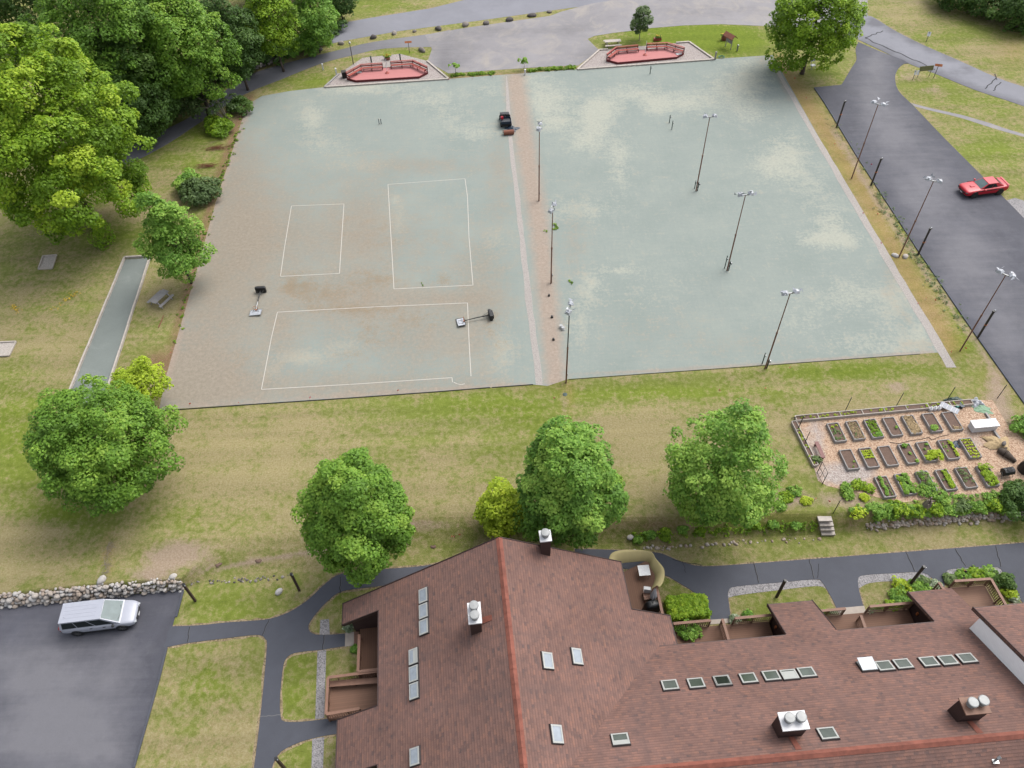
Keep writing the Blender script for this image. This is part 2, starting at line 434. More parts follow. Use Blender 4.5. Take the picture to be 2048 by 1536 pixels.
# ------------------------------------------------------------------ foliage
def leaf_material(name, deep, mid, bright):
    m, t, b = nodes(name)
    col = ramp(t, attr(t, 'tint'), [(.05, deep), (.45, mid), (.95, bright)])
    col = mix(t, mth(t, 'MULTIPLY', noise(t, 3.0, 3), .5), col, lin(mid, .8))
    t.links.new(col, b.inputs['Base Color']); b.inputs['Roughness'].default_value = .55
    b.inputs['Specular IOR Level'].default_value = .2
    tr = N(t, "BsdfTranslucent"); t.links.new(mix(t, 1.0, col, (1.3, 1.4, .5, 1), 'MULTIPLY'), tr.inputs[0])
    mx = N(t, "MixShader"); mx.inputs[0].default_value = .32
    t.links.new(b.outputs[0], mx.inputs[1]); t.links.new(tr.outputs[0], mx.inputs[2])
    t.links.new(mx.outputs[0], t.nodes["Material Output"].inputs[0])
    return m
LEAF = {
    'maple': leaf_material('maple_leaves', (.055, .115, .014, 1), (.115, .225, .026, 1), (.235, .350, .050, 1)),
    'yellowgreen': leaf_material('yellow_green_leaves', (.068, .132, .010, 1), (.155, .262, .016, 1), (.33, .42, .034, 1)),
    'lime': leaf_material('lime_leaves', (.19, .27, .015, 1), (.32, .41, .03, 1), (.46, .50, .05, 1)),
    'dark': leaf_material('dark_leaves', (.030, .062, .012, 1), (.055, .110, .022, 1), (.10, .165, .035, 1)),
    'grey': leaf_material('grey_green_leaves', (.06, .10, .035, 1), (.11, .165, .06, 1), (.19, .25, .10, 1)),
    'green': leaf_material('fresh_green_leaves', (.062, .140, .020, 1), (.135, .260, .038, 1), (.27, .39, .070, 1)),
    'white': leaf_material('white_edged_leaves', (.09, .14, .07, 1), (.25, .3, .2, 1), (.7, .72, .62, 1)),
}
def leaf_mesh(name, mat, lobes, per, size, rng, centre, up=.6, flat=.72, tint=(.35, .2), fill=.7):
    """lobes: rows of x, y, z, radius, tint shift"""
    L = np.asarray(lobes, float); n = len(L)
    wgt = L[:, 3] ** 2; idx = np.repeat(np.arange(n), np.maximum(4, (per * n * wgt / wgt.sum())).astype(int))
    d = rng.normal(size=(len(idx), 3)); d /= np.linalg.norm(d, axis=1)[:, None]
    out = L[idx, :3] - centre; on = np.linalg.norm(out, axis=1)[:, None] + 1e-6; out = out / on
    d = d + out * .55 + np.array([0, 0, .35]); d /= np.linalg.norm(d, axis=1)[:, None]
    rr = L[idx, 3] * (fill + (1.08 - fill) * rng.random(len(idx)) ** .6)
    p = L[idx, :3] + d * rr[:, None] * np.array([1, 1, flat])
    nrm = d * .6 + out * .25 + np.array([0, 0, up]) + rng.normal(size=p.shape) * .42
    nrm /= np.linalg.norm(nrm, axis=1)[:, None]
    t = np.cross(nrm, rng.normal(size=p.shape)); t /= np.linalg.norm(t, axis=1)[:, None] + 1e-9
    b = np.cross(nrm, t)
    s = size * (.65 + .7 * rng.random(len(idx)))[:, None]
    q = np.stack([p - t * s, p - b * s * .62 + nrm * s * .12, p + t * s, p + b * s * .62 + nrm * s * .12], 1).reshape(-1, 3)
    me = bpy.data.meshes.new(name); k = len(idx)
    me.vertices.add(4 * k); me.vertices.foreach_set("co", q.astype(np.float32).ravel())
    me.loops.add(4 * k); me.loops.foreach_set("vertex_index", np.arange(4 * k, dtype=np.int32))
    me.polygons.add(k); me.polygons.foreach_set("loop_start", np.arange(0, 4 * k, 4, dtype=np.int32))
    me.polygons.foreach_set("loop_total", np.full(k, 4, dtype=np.int32))
    tv = np.clip(tint[0] + L[idx, 4] + rng.normal(size=k) * tint[1] * .6, 0, 1)
    a = me.attributes.new('tint', 'FLOAT', 'POINT'); a.data.foreach_set("value", np.repeat(tv, 4).astype(np.float32))
    me.materials.append(mat); me.update(); me.validate()
    return me
def put(me, name, parent=None, loc=None):
    o = bpy.data.objects.new(name, me); COL.objects.link(o)
    if parent is not None: o.parent = parent
    if loc is not None: o.location = loc
    return o

def crown_lobes(rng, a, c, zc, lobe, dens=1.5, egg=.25, ragged=.18, skew=(0, 0), tint_sd=.16, gaps=.0, low=-.92, tufts=False):
    area = 4 * math.pi * ((2 * (a * c) ** 1.6 + (a * a) ** 1.6) / 3) ** (1 / 1.6)
    n = int(area / (math.pi * lobe * lobe) * dens)
    out = []
    K = rng.normal(size=(9, 3)) * 2.2; ph = rng.random(9) * 6.28
    Kg = rng.normal(size=(6, 3)) * 3.0; pg = rng.random(6) * 6.28
    for i in range(n):
        z = 1 - 2 * (i + .5) / n; an = i * 2.399963
        if z < low: continue
        r = math.sqrt(1 - z * z)
        d = np.array([r * math.cos(an), r * math.sin(an), z]) + rng.normal(size=3) * .09
        bumpv = np.sin(K @ d + ph).sum() / 9 * 1.8
        if gaps and np.sin(Kg @ d + pg).sum() / 6 > .42 - gaps: continue
        k = (1 + ragged * bumpv) * (1 - .16 * rng.random())
        wz = 1 - egg * z if z > 0 else 1 - .05 * z
        lr = lobe * (.5 + .85 * rng.random() ** 1.3)
        pos = np.array([d[0] * (a - lr * .6) * k * wz + skew[0] * z, d[1] * (a - lr * .6) * k * wz + skew[1] * z, zc + d[2] * (c - lr * .5) * k])
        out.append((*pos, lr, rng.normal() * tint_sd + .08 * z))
    fine = []
    for x, y, z, lr, tn in out:                       # each bough ends in several tufts
        for j in range(4):
            d = rng.normal(size=3) + np.array([x, y, z - zc]) / (abs(a) + .1) * .8; d[2] += .3; d /= np.linalg.norm(d)
            q = np.array([x, y, z]) + d * lr * (.55 + .45 * rng.random()); fine.append((*q, lr * (.36 + .3 * rng.random()), tn + rng.normal() * tint_sd * .6))
    m = len(out); out = out + fine if tufts else out
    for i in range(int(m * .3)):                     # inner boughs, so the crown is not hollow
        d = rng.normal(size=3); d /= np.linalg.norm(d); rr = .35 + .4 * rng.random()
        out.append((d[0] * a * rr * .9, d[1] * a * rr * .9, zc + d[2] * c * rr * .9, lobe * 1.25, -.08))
    return out

def fit_tree(bb, clear, gz=0.0, ca=None, tall=1.5):
    """where a crown with this outline in the photograph stands, and its half width and half height"""
    x0, x1, y0, y1 = bb; ctr = ((x0 + x1) / 2, (y0 + y1) / 2); hw, hh = (x1 - x0) / 2, (y1 - y0) / 2
    hc = gz + clear + 4; a = c = 4
    for _ in range(40):
        C = at(ctr, hc); dp = depth(C)
        dr = ray(ctr); se = -dr[2]; ce2 = 1 - se * se
        a = hw * dp / FPX * .98; h = hh * dp / FPX
        c = math.sqrt(max((h * h - a * a * se * se) / ce2, (.62 * a) ** 2)); c = min(c, tall * a)
        if ca: c = ca * a
        hc = .5 * hc + .5 * (gz + clear + c)
    return C, a, c

def limb_mesh(rng, H, r, boughs, lean=(0, 0)):
    mb = MB(); pts = [Vector((0, 0, -.3))]; n = 6
    for k in range(1, n + 1):
        t = k / n; pts.append(Vector((lean[0] * t + rng.normal() * .08, lean[1] * t + rng.normal() * .08, H * t)))
    mb.path(pts, [r * (1.25 if k == 0 else 1 - .75 * k / n) for k in range(n + 1)], 10)
    for k in range(boughs):
        t = .3 + .6 * rng.random(); base = pts[0].lerp(pts[-1], t); base = Vector((lean[0] * t, lean[1] * t, H * t))
        an = k * 2.4 + rng.random(); ln = H * (.18 + .17 * rng.random()) * (1.2 - t * .5)
        tip = base + Vector((math.cos(an) * ln, math.sin(an) * ln, ln * .75)); midp = base.lerp(tip, .5) + Vector((0, 0, -.08 * ln))
        mb.path([base, midp, tip], [r * .42, r * .27, r * .08], 7)
    return mb

def tree(name, label, cat, bb, clear, leaf='maple', seed=1, gz=0.0, lobe=None, size=.2, dens=1.15, cover=2.6, egg=.25, ragged=.18,
         group=None, trunk='bark', gaps=0.0, tint=(.38, .25), ca=None, skew=(0, 0), tint_sd=.16, patch=None, lean=None, up=.6, base=None, tall=1.5):
    rng = np.random.default_rng(seed)
    C, a, c = fit_tree(bb, clear, gz, ca, tall)
    bx, by = (C.x, C.y) if base is None else base
    t = thing(name, label, cat, (bx, by, gz), 0, group)
    off = np.array([C.x - bx, C.y - by])
    zc = C.z - gz; lobe = lobe or max(.55, a * .2)
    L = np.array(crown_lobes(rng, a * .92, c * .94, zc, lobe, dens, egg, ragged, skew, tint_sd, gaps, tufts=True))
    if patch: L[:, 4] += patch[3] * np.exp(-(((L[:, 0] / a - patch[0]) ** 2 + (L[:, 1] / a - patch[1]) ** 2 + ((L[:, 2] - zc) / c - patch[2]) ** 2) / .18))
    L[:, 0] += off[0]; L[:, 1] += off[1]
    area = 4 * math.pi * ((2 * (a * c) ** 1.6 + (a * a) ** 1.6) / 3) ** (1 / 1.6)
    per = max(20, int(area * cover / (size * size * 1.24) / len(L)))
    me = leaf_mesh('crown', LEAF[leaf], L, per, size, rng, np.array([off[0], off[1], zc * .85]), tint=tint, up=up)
    put(me, 'crown', t)
    ln = lean if lean is not None else (off[0] * .9, off[1] * .9)
    limb_mesh(rng, (zc + c * .45), max(.06, a * .045), 9, ln).build('trunk', MAT[trunk], t, smooth=True)
    return t

def shrub(name, label, cat, px, rx, h, leaf='green', seed=1, gz=None, size=.1, group=None, ry=None, tint=(.4, .25), lobe=None, cover=2.4, rz=0.0, dens=1.6, low=-.2, ragged=.28, stems=True, wpos=None, flat=.75, up=.45):
    """a low bush of leaves on short stems; px is the middle of its foot"""
    rng = np.random.default_rng(seed)
    p = Vector(wpos) if wpos is not None else (atg(px) if gz is None else at(px, gz))
    ry = ry or rx
    t = thing(name, label, cat, p, rz, group)
    lobe = lobe or max(.14, min(rx, ry, h) * .34)
    L = np.array(crown_lobes(rng, 1.0, 1.0, 0, .34, dens, .05, ragged, low=low)); L[:, :3] += rng.normal(size=L[:, :3].shape) * ragged * .35
    L[:, 0] *= rx; L[:, 1] *= ry; L[:, 2] = h * (.38 + L[:, 2] * .5); L[:, 3] = lobe * (.45 + .9 * rng.random(len(L)))
    L = L[L[:, 2] > .02]
    area = 2 * math.pi * (rx * ry + (rx + ry) / 2 * h) * .8
    per = max(14, int(area * cover / (size * size * 1.24) / len(L)))
    put(leaf_mesh('foliage', LEAF[leaf], L, per, size, rng, np.array([0, 0, 0.]), tint=tint, flat=flat, up=up), 'foliage', t)
    if stems:
        mb = MB()
        for k in range(6):
            an = k * 1.05 + rng.random() * .5; q = Vector((math.cos(an) * rx * .5, math.sin(an) * ry * .5, h * .6))
            mb.tube((math.cos(an) * rx * .1, math.sin(an) * ry * .1, -.05), q, .025, .01, 6)
        mb.build('stem', MAT['bark'], t)
    return t
# ------------------------------------------------------------------ the ground: upper level, bank, lower level
def grass_material():
    m, t, b = nodes('mown_grass')
    tiny = noise(t, 22.0, 3, .85); fine = noise(t, 6.5, 4, .75); tuft = noise(t, 2.2, 5, .75); mid = noise(t, .55, 6, .72); big = noise(t, .11, 5, .65)
    lush = attr(t, 'lush'); soil = attr(t, 'soil'); ochre = attr(t, 'ochre'); dry = attr(t, 'dry')
    g = ramp(t, tuft, [(.25, srgb(116, 128, 54)), (.5, srgb(143, 153, 74)), (.75, srgb(168, 175, 102))])
    g = mix(t, mth(t, 'MULTIPLY', lush, .8, True), g, ramp(t, tuft, [(.25, srgb(98, 126, 16)), (.5, srgb(124, 148, 28)), (.75, srgb(152, 168, 56))]))
    tan = ramp(t, fine, [(.28, srgb(156, 142, 96)), (.5, srgb(180, 166, 122)), (.72, srgb(202, 190, 150))])
    # share of dead straw: broad drifts, broken up down to single tufts
    k = mth(t, 'ADD', mth(t, 'MULTIPLY', mth(t, 'SUBTRACT', big, .5), 1.9), mth(t, 'MULTIPLY', mth(t, 'SUBTRACT', mid, .5), 2.0))
    k = mth(t, 'ADD', k, mth(t, 'MULTIPLY', mth(t, 'SUBTRACT', tuft, .5), 1.8)); k = mth(t, 'ADD', k, mth(t, 'MULTIPLY', mth(t, 'SUBTRACT', tiny, .5), .7))
    k = mth(t, 'SUBTRACT', k, mth(t, 'MULTIPLY', lush, .42)); k = mth(t, 'ADD', k, mth(t, 'MULTIPLY', dry, .42))
    col = mix(t, ramp(t, mth(t, 'ADD', k, .5), [(.18, 0.08), (.5, .52), (.86, .97)]), g, tan)
    col = mix(t, mth(t, 'MULTIPLY', ochre, mth(t, 'ADD', .3, mth(t, 'MULTIPLY', tuft, .8)), True), col, ramp(t, fine, [(.28, srgb(158, 128, 76)), (.55, srgb(186, 154, 104)), (.75, srgb(204, 176, 132))]))
    rd = attr(t, 'litter'); col = mix(t, mth(t, 'MULTIPLY', rd, mth(t, 'ADD', .1, mth(t, 'MULTIPLY', tuft, 1.3)), True), col, ramp(t, fine, [(.3, srgb(132, 92, 76)), (.7, srgb(178, 136, 116))]))
    sk = ramp(t, mth(t, 'ADD', soil, mth(t, 'SUBTRACT', mth(t, 'ADD', mth(t, 'MULTIPLY', mid, .9), mth(t, 'MULTIPLY', tuft, .5)), .72)), [(.25, 0.0), (.8, .92)])
    col = mix(t, sk, col, ramp(t, fine, [(.3, srgb(166, 142, 120)), (.7, srgb(206, 186, 166))]))
    col = mix(t, 1.0, col, ramp(t, tiny, [(.25, .74), (.75, 1.24)]), 'MULTIPLY')
    mpm = N(t, "Mapping"); mpm.inputs['Rotation'].default_value = (0, 0, -.06); mpm.inputs['Scale'].default_value = (.03, .55, 1); tcm = N(t, "TexCoord"); t.links.new(tcm.outputs['Object'], mpm.inputs['Vector'])
    col = mix(t, 1.0, col, ramp(t, noise(t, 1.0, 3, .5, vec=mpm.outputs[0]), [(.35, .9), (.65, 1.1)]), 'MULTIPLY')      # mowing bands
    # clover patches of many sizes
    wv = mth(t, 'ADD', noise(t, .9, 6, .8), mth(t, 'MULTIPLY', mth(t, 'SUBTRACT', tuft, .5), .5))
    col = mix(t, ramp(t, wv, [(.66, 0.0), (.76, .6)]), col, srgb(104, 134, 46))
    t.links.new(col, b.inputs['Base Color']); b.inputs['Roughness'].default_value = .95; b.inputs['Specular IOR Level'].default_value = .15
    bump(t, b, mth(t, 'ADD', fine, tiny), .6, .1)
    return m
MAT['grass'] = grass_material()
LUSH = [(30, 850, 95, 110, 1.0), (60, 980, 110, 60, .5), (960, 812, 170, 34, .9), (1060, 850, 50, 40, .6), (1320, 785, 240, 20, 1.0), (1620, 750, 160, 20, .75), (1760, 738, 150, 16, .8),
        (900, 960, 130, 22, .6), (1350, 70, 140, 32, 1.5), (1470, 85, 80, 34, 1.3), (625, 158, 70, 22, 1.0), (810, 106, 60, 10, 1.0), (730, 118, 40, 8, .6), (1960, 210, 110, 36, .75), (1880, 165, 50, 16, .6), (1990, 305, 80, 40, .8),
        (1912, 620, 20, 60, 1.2), (1930, 690, 26, 30, .9), (1790, 380, 16, 60, .6), (760, 8, 110, 22, .8), (1900, 80, 120, 50, .5), (450, 1215, 90, 34, .9), (560, 1160, 60, 22, .4), (410, 1360, 60, 50, .9), (600, 1330, 30, 30, .9), (590, 1400, 40, 40, .8),
        (600, 1510, 40, 40, .7), (360, 325, 70, 26, .8), (400, 270, 60, 22, .8), (330, 370, 30, 20, .5), (100, 600, 120, 60, .35), (230, 470, 100, 20, .9), (1560, 815, 90, 20, .4), (1420, 1095, 90, 12, .6), (1710, 1085, 70, 14, .9), (1990, 1070, 80, 14, .8),
        (1530, 1200, 60, 22, .8), (1350, 1170, 30, 20, .9), (640, 1215, 30, 20, .7), (350, 1030, 160, 26, .55), (120, 1030, 70, 22, .8), (1000, 905, 60, 20, .4), (170, 1100, 40, 80, .4), (1650, 140, 40, 30, .9), (1560, 1040, 120, 16, .6), (1300, 1065, 60, 10, .6), (690, 1200, 20, 14, .8), (700, 1340, 14, 20, .9)]
DRY = [(480, 960, 190, 110, .9), (880, 990, 90, 60, .9), (1290, 900, 70, 120, .8), (100, 1120, 150, 60, .5), (120, 690, 120, 80, .8), (1560, 850, 60, 60, .5), (620, 850, 70, 30, .8), (1250, 850, 60, 24, .9), (420, 880, 90, 40, .8), (1960, 100, 80, 26, .6), (330, 440, 60, 40, .5), (1420, 900, 300, 60, .35),
       (480, 1480, 50, 60, .7), (330, 600, 30, 60, .8), (1760, 830, 60, 30, .3), (470, 1320, 40, 30, .3), (1850, 290, 40, 60, .5), (1960, 430, 40, 40, .7)]
SOIL = [(365, 1108, 66, 30, .95), (295, 1150, 46, 16, .9), (330, 1118, 40, 22, .5), (850, 1050, 80, 10, .8), (1795, 774, 26, 9, 1.2), (1740, 778, 10, 12, .6), (720, 110, 40, 9, .7), (1940, 392, 26, 16, .5), (1960, 370, 40, 16, .4), (1820, 150, 26, 14, .6), (1860, 180, 34, 12, .5), (2000, 30, 30, 10, .5), (1830, 4, 60, 10, .4),
        (1990, 770, 26, 50, .8), (2010, 830, 26, 40, .8), (640, 85, 60, 8, .5), (1710, 295, 14, 60, .6), (1780, 420, 14, 60, .6), (1560, 950, 14, 50, .3), (1600, 1000, 40, 22, .5), (1550, 1000, 50, 20, .5), (1690, 1000, 60, 18, .8), (1790, 1010, 60, 8, .6), (1960, 985, 90, 14, .7), (660, 1500, 16, 60, .5), (1130, 800, 10, 40, .6)]
OCHRE_LINES = [([(1568, 150), (1650, 260), (1730, 390), (1800, 520), (1860, 620), (1900, 690)], 24, .95), ([(1555, 120), (1600, 200)], 14, .8)]
LITTER = [([(500, 196), (470, 260), (430, 380), (392, 520), (345, 700), (322, 790)], 9, 1.0)]
def a_lush(px, py): return np.maximum(blobs(px, py, LUSH) - .6 * blobs(px, py, [(365, 1108, 66, 30, 1)]), 0)
def a_dry(px, py): return blobs(px, py, DRY)
def a_soil(px, py):
    s = blobs(px, py, SOIL)
    s = np.maximum(s, band(px, py, [(380, 1145), (480, 1128), (600, 1108), (860, 1070)], 6, .8))
    s = np.maximum(s, band(px, py, [(1725, 140), (1850, 205), (2048, 320)][:2], 4, .0))
    s = np.maximum(s, band(px, py, [(1668, 262), (1740, 380), (1835, 520), (1955, 690), (2010, 775)], 9, .75))
    s = np.maximum(s, band(px, py, [(1560, 1062), (1700, 1052), (1860, 1035)], 5, .4))
    s = np.maximum(s, band(px, py, [(1733, 33), (1850, 95), (2048, 176)], 6, .7)); s = np.maximum(s, band(px, py, [(670, 50), (860, 20)], 7, .6))
    return s
def a_ochre(px, py):
    o = np.zeros_like(px)
    for pts, wd, k in OCHRE_LINES: o = np.maximum(o, band(px, py, pts, wd, k))
    return np.maximum(o, blobs(px, py, [(1640, 1040, 30, 10, .3), (1080, 775, 60, 6, .4), (1135, 790, 12, 30, .6), (216, 1110, 8, 40, .8), (2000, 760, 40, 60, .4), (2030, 100, 40, 30, .4)]))

def a_litter(px, py):
    o = blobs(px, py, [(318, 722, 26, 20, 1.1), (1560, 1030, 60, 14, .3), (1330, 1050, 80, 10, .5), (1700, 1046, 30, 6, .4)])
    for pts, wd, k in LITTER: o = np.maximum(o, band(px, py, pts, wd, k))
    return np.maximum(o, band(px, py, [(897, 160), (1000, 152), (1150, 142)], 5, .8))
def build_ground():
    xs = sorted(set([-420, -260, -170] + list(np.arange(-110, 110.1, .55).round(3)) + [XA, XB, 170, 260, 420]))
    low_t = np.concatenate([[0.0, .3, .5], np.linspace(.6, 1, 44)]); up_far = np.concatenate([np.linspace(0, 1, 150) ** 1.25 * 115, [150, 220, 320, 480]])
    rows = []
    xs = np.array(xs); u = yU(xs); f = yF(xs)
    for t in low_t: rows.append((-120 + (f + 120) * t, zlow(xs)))
    for k in np.linspace(0, 1, 9)[1:-1]:
        yy = f + (u - f) * k; rows.append((yy, zg(xs, yy)))
    for d in up_far: rows.append((u + d, np.zeros_like(xs)))
    nx, ny = len(xs), len(rows)
    co = np.zeros((ny, nx, 3))
    for j, (yy, zz) in enumerate(rows): co[j, :, 0] = xs; co[j, :, 1] = yy; co[j, :, 2] = zz
    V = co.reshape(-1, 3); idx = np.arange(nx * ny).reshape(ny, nx)
    F = np.stack([idx[:-1, :-1], idx[:-1, 1:], idx[1:, 1:], idx[1:, :-1]], -1).reshape(-1, 4)
    me = bpy.data.meshes.new("ground"); me.from_pydata(V.tolist(), [], F.tolist())
    d = (V - O_) @ F_; dd = np.where(d > 5, d, 5); px = 1024 + FPX * ((V - O_) @ R_) / dd; py = 768 - FPX * ((V - O_) @ U_) / dd
    for k, fn in (('lush', a_lush), ('soil', a_soil), ('ochre', a_ochre), ('dry', a_dry), ('litter', a_litter)):
        a = me.attributes.new(k, 'FLOAT', 'POINT'); a.data.foreach_set("value", np.clip(fn(px, py), 0, 2).astype(np.float32))
    me.materials.append(MAT['grass']); me.update()
    o = bpy.data.objects.new("ground", me); COL.objects.link(o); o['kind'] = 'structure'
    o['label'] = 'mown lawn of patchy green and straw coloured grass'
build_ground()

# ------------------------------------------------------------------ the two clay courts and the worn strip between them
def court_material():
    m, t, b = nodes('clay_court')
    big = noise(t, .14, 6, .65); mid = noise(t, .7, 7, .75); sp = noise(t, 3.2, 5, .8); fine = noise(t, 8.0, 4, .8); tiny = noise(t, 26, 2, .8)
    tc = N(t, "TexCoord")
    def streak(rz, sx, sy):
        mp = N(t, "Mapping"); mp.inputs['Rotation'].default_value = (0, 0, rz); mp.inputs['Scale'].default_value = (sx, sy, 1)
        t.links.new(tc.outputs['Object'], mp.inputs['Vector']); return noise(t, 1.0, 6, .78, vec=mp.outputs[0])
    drag = streak(.05, .35, 3.4); drag2 = streak(-.02, 3.0, .3); drag3 = streak(.7, .5, 3.0)
    st = mth(t, 'ADD', mth(t, 'MULTIPLY', mth(t, 'SUBTRACT', drag, .5), .45), mth(t, 'ADD', mth(t, 'MULTIPLY', mth(t, 'SUBTRACT', drag2, .5), .35), mth(t, 'MULTIPLY', mth(t, 'SUBTRACT', drag3, .5), .5)))
    gr = mth(t, 'ADD', mth(t, 'MULTIPLY', mth(t, 'SUBTRACT', mid, .5), 1.6), mth(t, 'ADD', mth(t, 'MULTIPLY', mth(t, 'SUBTRACT', sp, .5), 1.5), st))
    pale = attr(t, 'pale'); dirt = attr(t, 'dirt'); moss = attr(t, 'moss'); clay = attr(t, 'clay')
    col = ramp(t, mth(t, 'ADD', mth(t, 'MULTIPLY', big, .55), mth(t, 'ADD', mth(t, 'MULTIPLY', drag, .25), mth(t, 'MULTIPLY', drag2, .2))), [(.32, srgb(154, 166, 160)), (.5, srgb(164, 174, 168)), (.68, srgb(175, 183, 174))])
    # pale scuffs where the green dust has worn through
    k = mth(t, 'ADD', mth(t, 'MULTIPLY', pale, .62), mth(t, 'MULTIPLY', gr, 1.05))
    col = mix(t, ramp(t, k, [(.16, 0.0), (.42, .45), (.75, .9)]), col, ramp(t, sp, [(.3, srgb(184, 188, 174)), (.7, srgb(203, 204, 190))]))
    k2 = mth(t, 'ADD', mth(t, 'MULTIPLY', dirt, .72), mth(t, 'MULTIPLY', gr, .85))
    col = mix(t, ramp(t, k2, [(.12, 0.0), (.5, .5), (.95, .85)]), col, ramp(t, sp, [(.3, srgb(158, 143, 125)), (.7, srgb(182, 169, 152))]))
    k4 = mth(t, 'ADD', mth(t, 'MULTIPLY', clay, .85), mth(t, 'MULTIPLY', gr, .35))
    col = mix(t, ramp(t, k4, [(.2, 0.0), (.75, .85)]), col, ramp(t, sp, [(.3, srgb(172, 150, 134)), (.7, srgb(198, 180, 164))]))
    # small brown weed tufts
    k3 = mth(t, 'ADD', mth(t, 'MULTIPLY', moss, .5), mth(t, 'ADD', mth(t, 'MULTIPLY', mth(t, 'SUBTRACT', fine, .5), 1.3), mth(t, 'MULTIPLY', mth(t, 'SUBTRACT', mid, .5), 1.4)))
    col = mix(t, ramp(t, k3, [(.3, 0.0), (.62, .62)]), col, ramp(t, fine, [(.3, srgb(146, 126, 98)), (.7, srgb(170, 150, 122))]))
    col = mix(t, 1.0, col, ramp(t, tiny, [(.25, .9), (.75, 1.1)]), 'MULTIPLY'); col = mix(t, 1.0, col, ramp(t, mth(t, 'ADD', mth(t, 'MULTIPLY', sp, .6), mth(t, 'MULTIPLY', mid, .4)), [(.3, .92), (.7, 1.07)]), 'MULTIPLY')
    t.links.new(col, b.inputs['Base Color']); b.inputs['Roughness'].default_value = .95; b.inputs['Specular IOR Level'].default_value = .2
    bump(t, b, fine, .35, .03)
    return m
MAT['court'] = court_material()
PALE = [(625, 235, 26, 30, 1.1), (650, 290, 60, 22, .6), (740, 172, 70, 14, .9), (860, 195, 60, 20, .6), (960, 265, 50, 16, .8), (900, 235, 50, 30, .5), (720, 330, 70, 12, .6), (1090, 200, 50, 32, 1.3), (1110, 245, 40, 20, 1.1), (1190, 250, 30, 40, 1.3), (1205, 215, 40, 22, 1.2), (1270, 185, 50, 18, 1.0), (1310, 210, 26, 18, 1.3), (1370, 205, 50, 20, 1.2), (1160, 285, 30, 22, .9),
        (1470, 180, 60, 34, 1.1), (1510, 150, 40, 26, .8), (1500, 230, 36, 20, .8), (1235, 300, 26, 26, .9), (1240, 350, 20, 40, .7), (1160, 420, 60, 24, .8), (1550, 330, 46, 30, 1.2), (1580, 300, 40, 40, .7), (1660, 450, 34, 40, 1.0), (1690, 480, 40, 14, 1.1), (1630, 480, 50, 14, .9), (1620, 370, 40, 40, .6), (1245, 540, 40, 8, 1.1), (1180, 570, 26, 30, .9), (1160, 640, 30, 50, .7),
        (1700, 590, 60, 30, .8), (1790, 600, 40, 50, .9), (1830, 680, 36, 30, 1.1), (1740, 690, 80, 24, .6), (1600, 640, 60, 40, .4), (1300, 600, 80, 50, .25), (600, 715, 60, 16, 1.1), (540, 745, 26, 14, .8), (690, 690, 40, 14, .7), (790, 400, 8, 10, .9), (795, 440, 12, 40, .9), (1000, 700, 30, 50, .9), (990, 480, 26, 30, .6), (1500, 125, 40, 8, .7), (690, 180, 60, 10, .6), (1050, 160, 50, 12, .6), (980, 180, 34, 14, .5)]
DIRT = [(620, 560, 300, 270, .5), (350, 740, 60, 80, .5), (640, 790, 340, 18, .4), (960, 700, 60, 80, .4), (420, 600, 100, 230, .85), (500, 440, 70, 120, .6), (390, 760, 120, 60, .8), (470, 320, 40, 80, .45), (720, 600, 130, 46, .7), (850, 680, 110, 50, .6), (640, 470, 240, 60, .35), (730, 450, 60, 90, .45), (960, 560, 60, 90, .55), (760, 770, 300, 26, .5), (840, 330, 130, 18, .5), (560, 650, 30, 60, .5), (900, 600, 120, 20, .6), (1000, 350, 30, 100, .5),
        (1500, 690, 120, 26, .25), (1300, 660, 140, 60, .22), (1780, 560, 20, 60, .5), (1810, 640, 14, 50, .5), (1840, 690, 40, 14, .5), (1150, 480, 30, 90, .4), (1530, 118, 16, 10, .6)]
MOSS = [(640, 590, 90, 26, 1.0), (740, 560, 50, 20, .9), (590, 570, 40, 14, .9), (700, 620, 120, 12, .7), (760, 480, 40, 60, .55), (880, 560, 60, 14, .8), (740, 660, 60, 40, .7), (850, 640, 60, 24, .7), (480, 720, 40, 60, .5), (690, 460, 30, 50, .5), (600, 550, 40, 10, .6), (850, 480, 60, 60, .35), (980, 620, 30, 60, .5), (1000, 680, 40, 60, .5), (550, 470, 60, 80, .3), (700, 720, 60, 30, .5)]
def c_pale(px, py): return blobs(px, py, PALE) * np.where(px > 1030, .92, 1.0)
def c_dirt(px, py): return blobs(px, py, DIRT)
def c_moss(px, py): return blobs(px, py, MOSS)
def c_clay(px, py):
    s = band(px, py, [(1030, 160), (1052, 300), (1078, 450), (1095, 600), (1112, 762)], 26, 1.0)
    s = np.maximum(s, band(px, py, [(500, 200), (465, 290), (420, 430), (372, 600), (330, 770)], 12, .8))
    s = np.maximum(s, band(px, py, [(320, 815), (700, 790), (1060, 768)], 6, .6)); s = np.maximum(s, band(px, py, [(1140, 752), (1500, 730), (1870, 703)], 5, .7))
    return np.maximum(s, band(px, py, [(1530, 116), (1700, 390), (1885, 700)], 5, .5))
COURT = [(318, 820), (330, 760), (350, 690), (392, 545), (430, 410), (462, 310), (484, 240), (500, 206), (524, 192), (580, 182), (652, 174), (895, 158), (1012, 149), (1150, 139), (1430, 118), (1545, 110), (1700, 385), (1891, 704), (1500, 732), (1137, 758), (1095, 772), (1066, 769), (700, 795)]
sheet('court', COURT, MAT['court'], .006, grid=.75, attrs=dict(pale=c_pale, dirt=c_dirt, moss=c_moss, clay=c_clay), label='pale green clay court with worn scuffed patches')

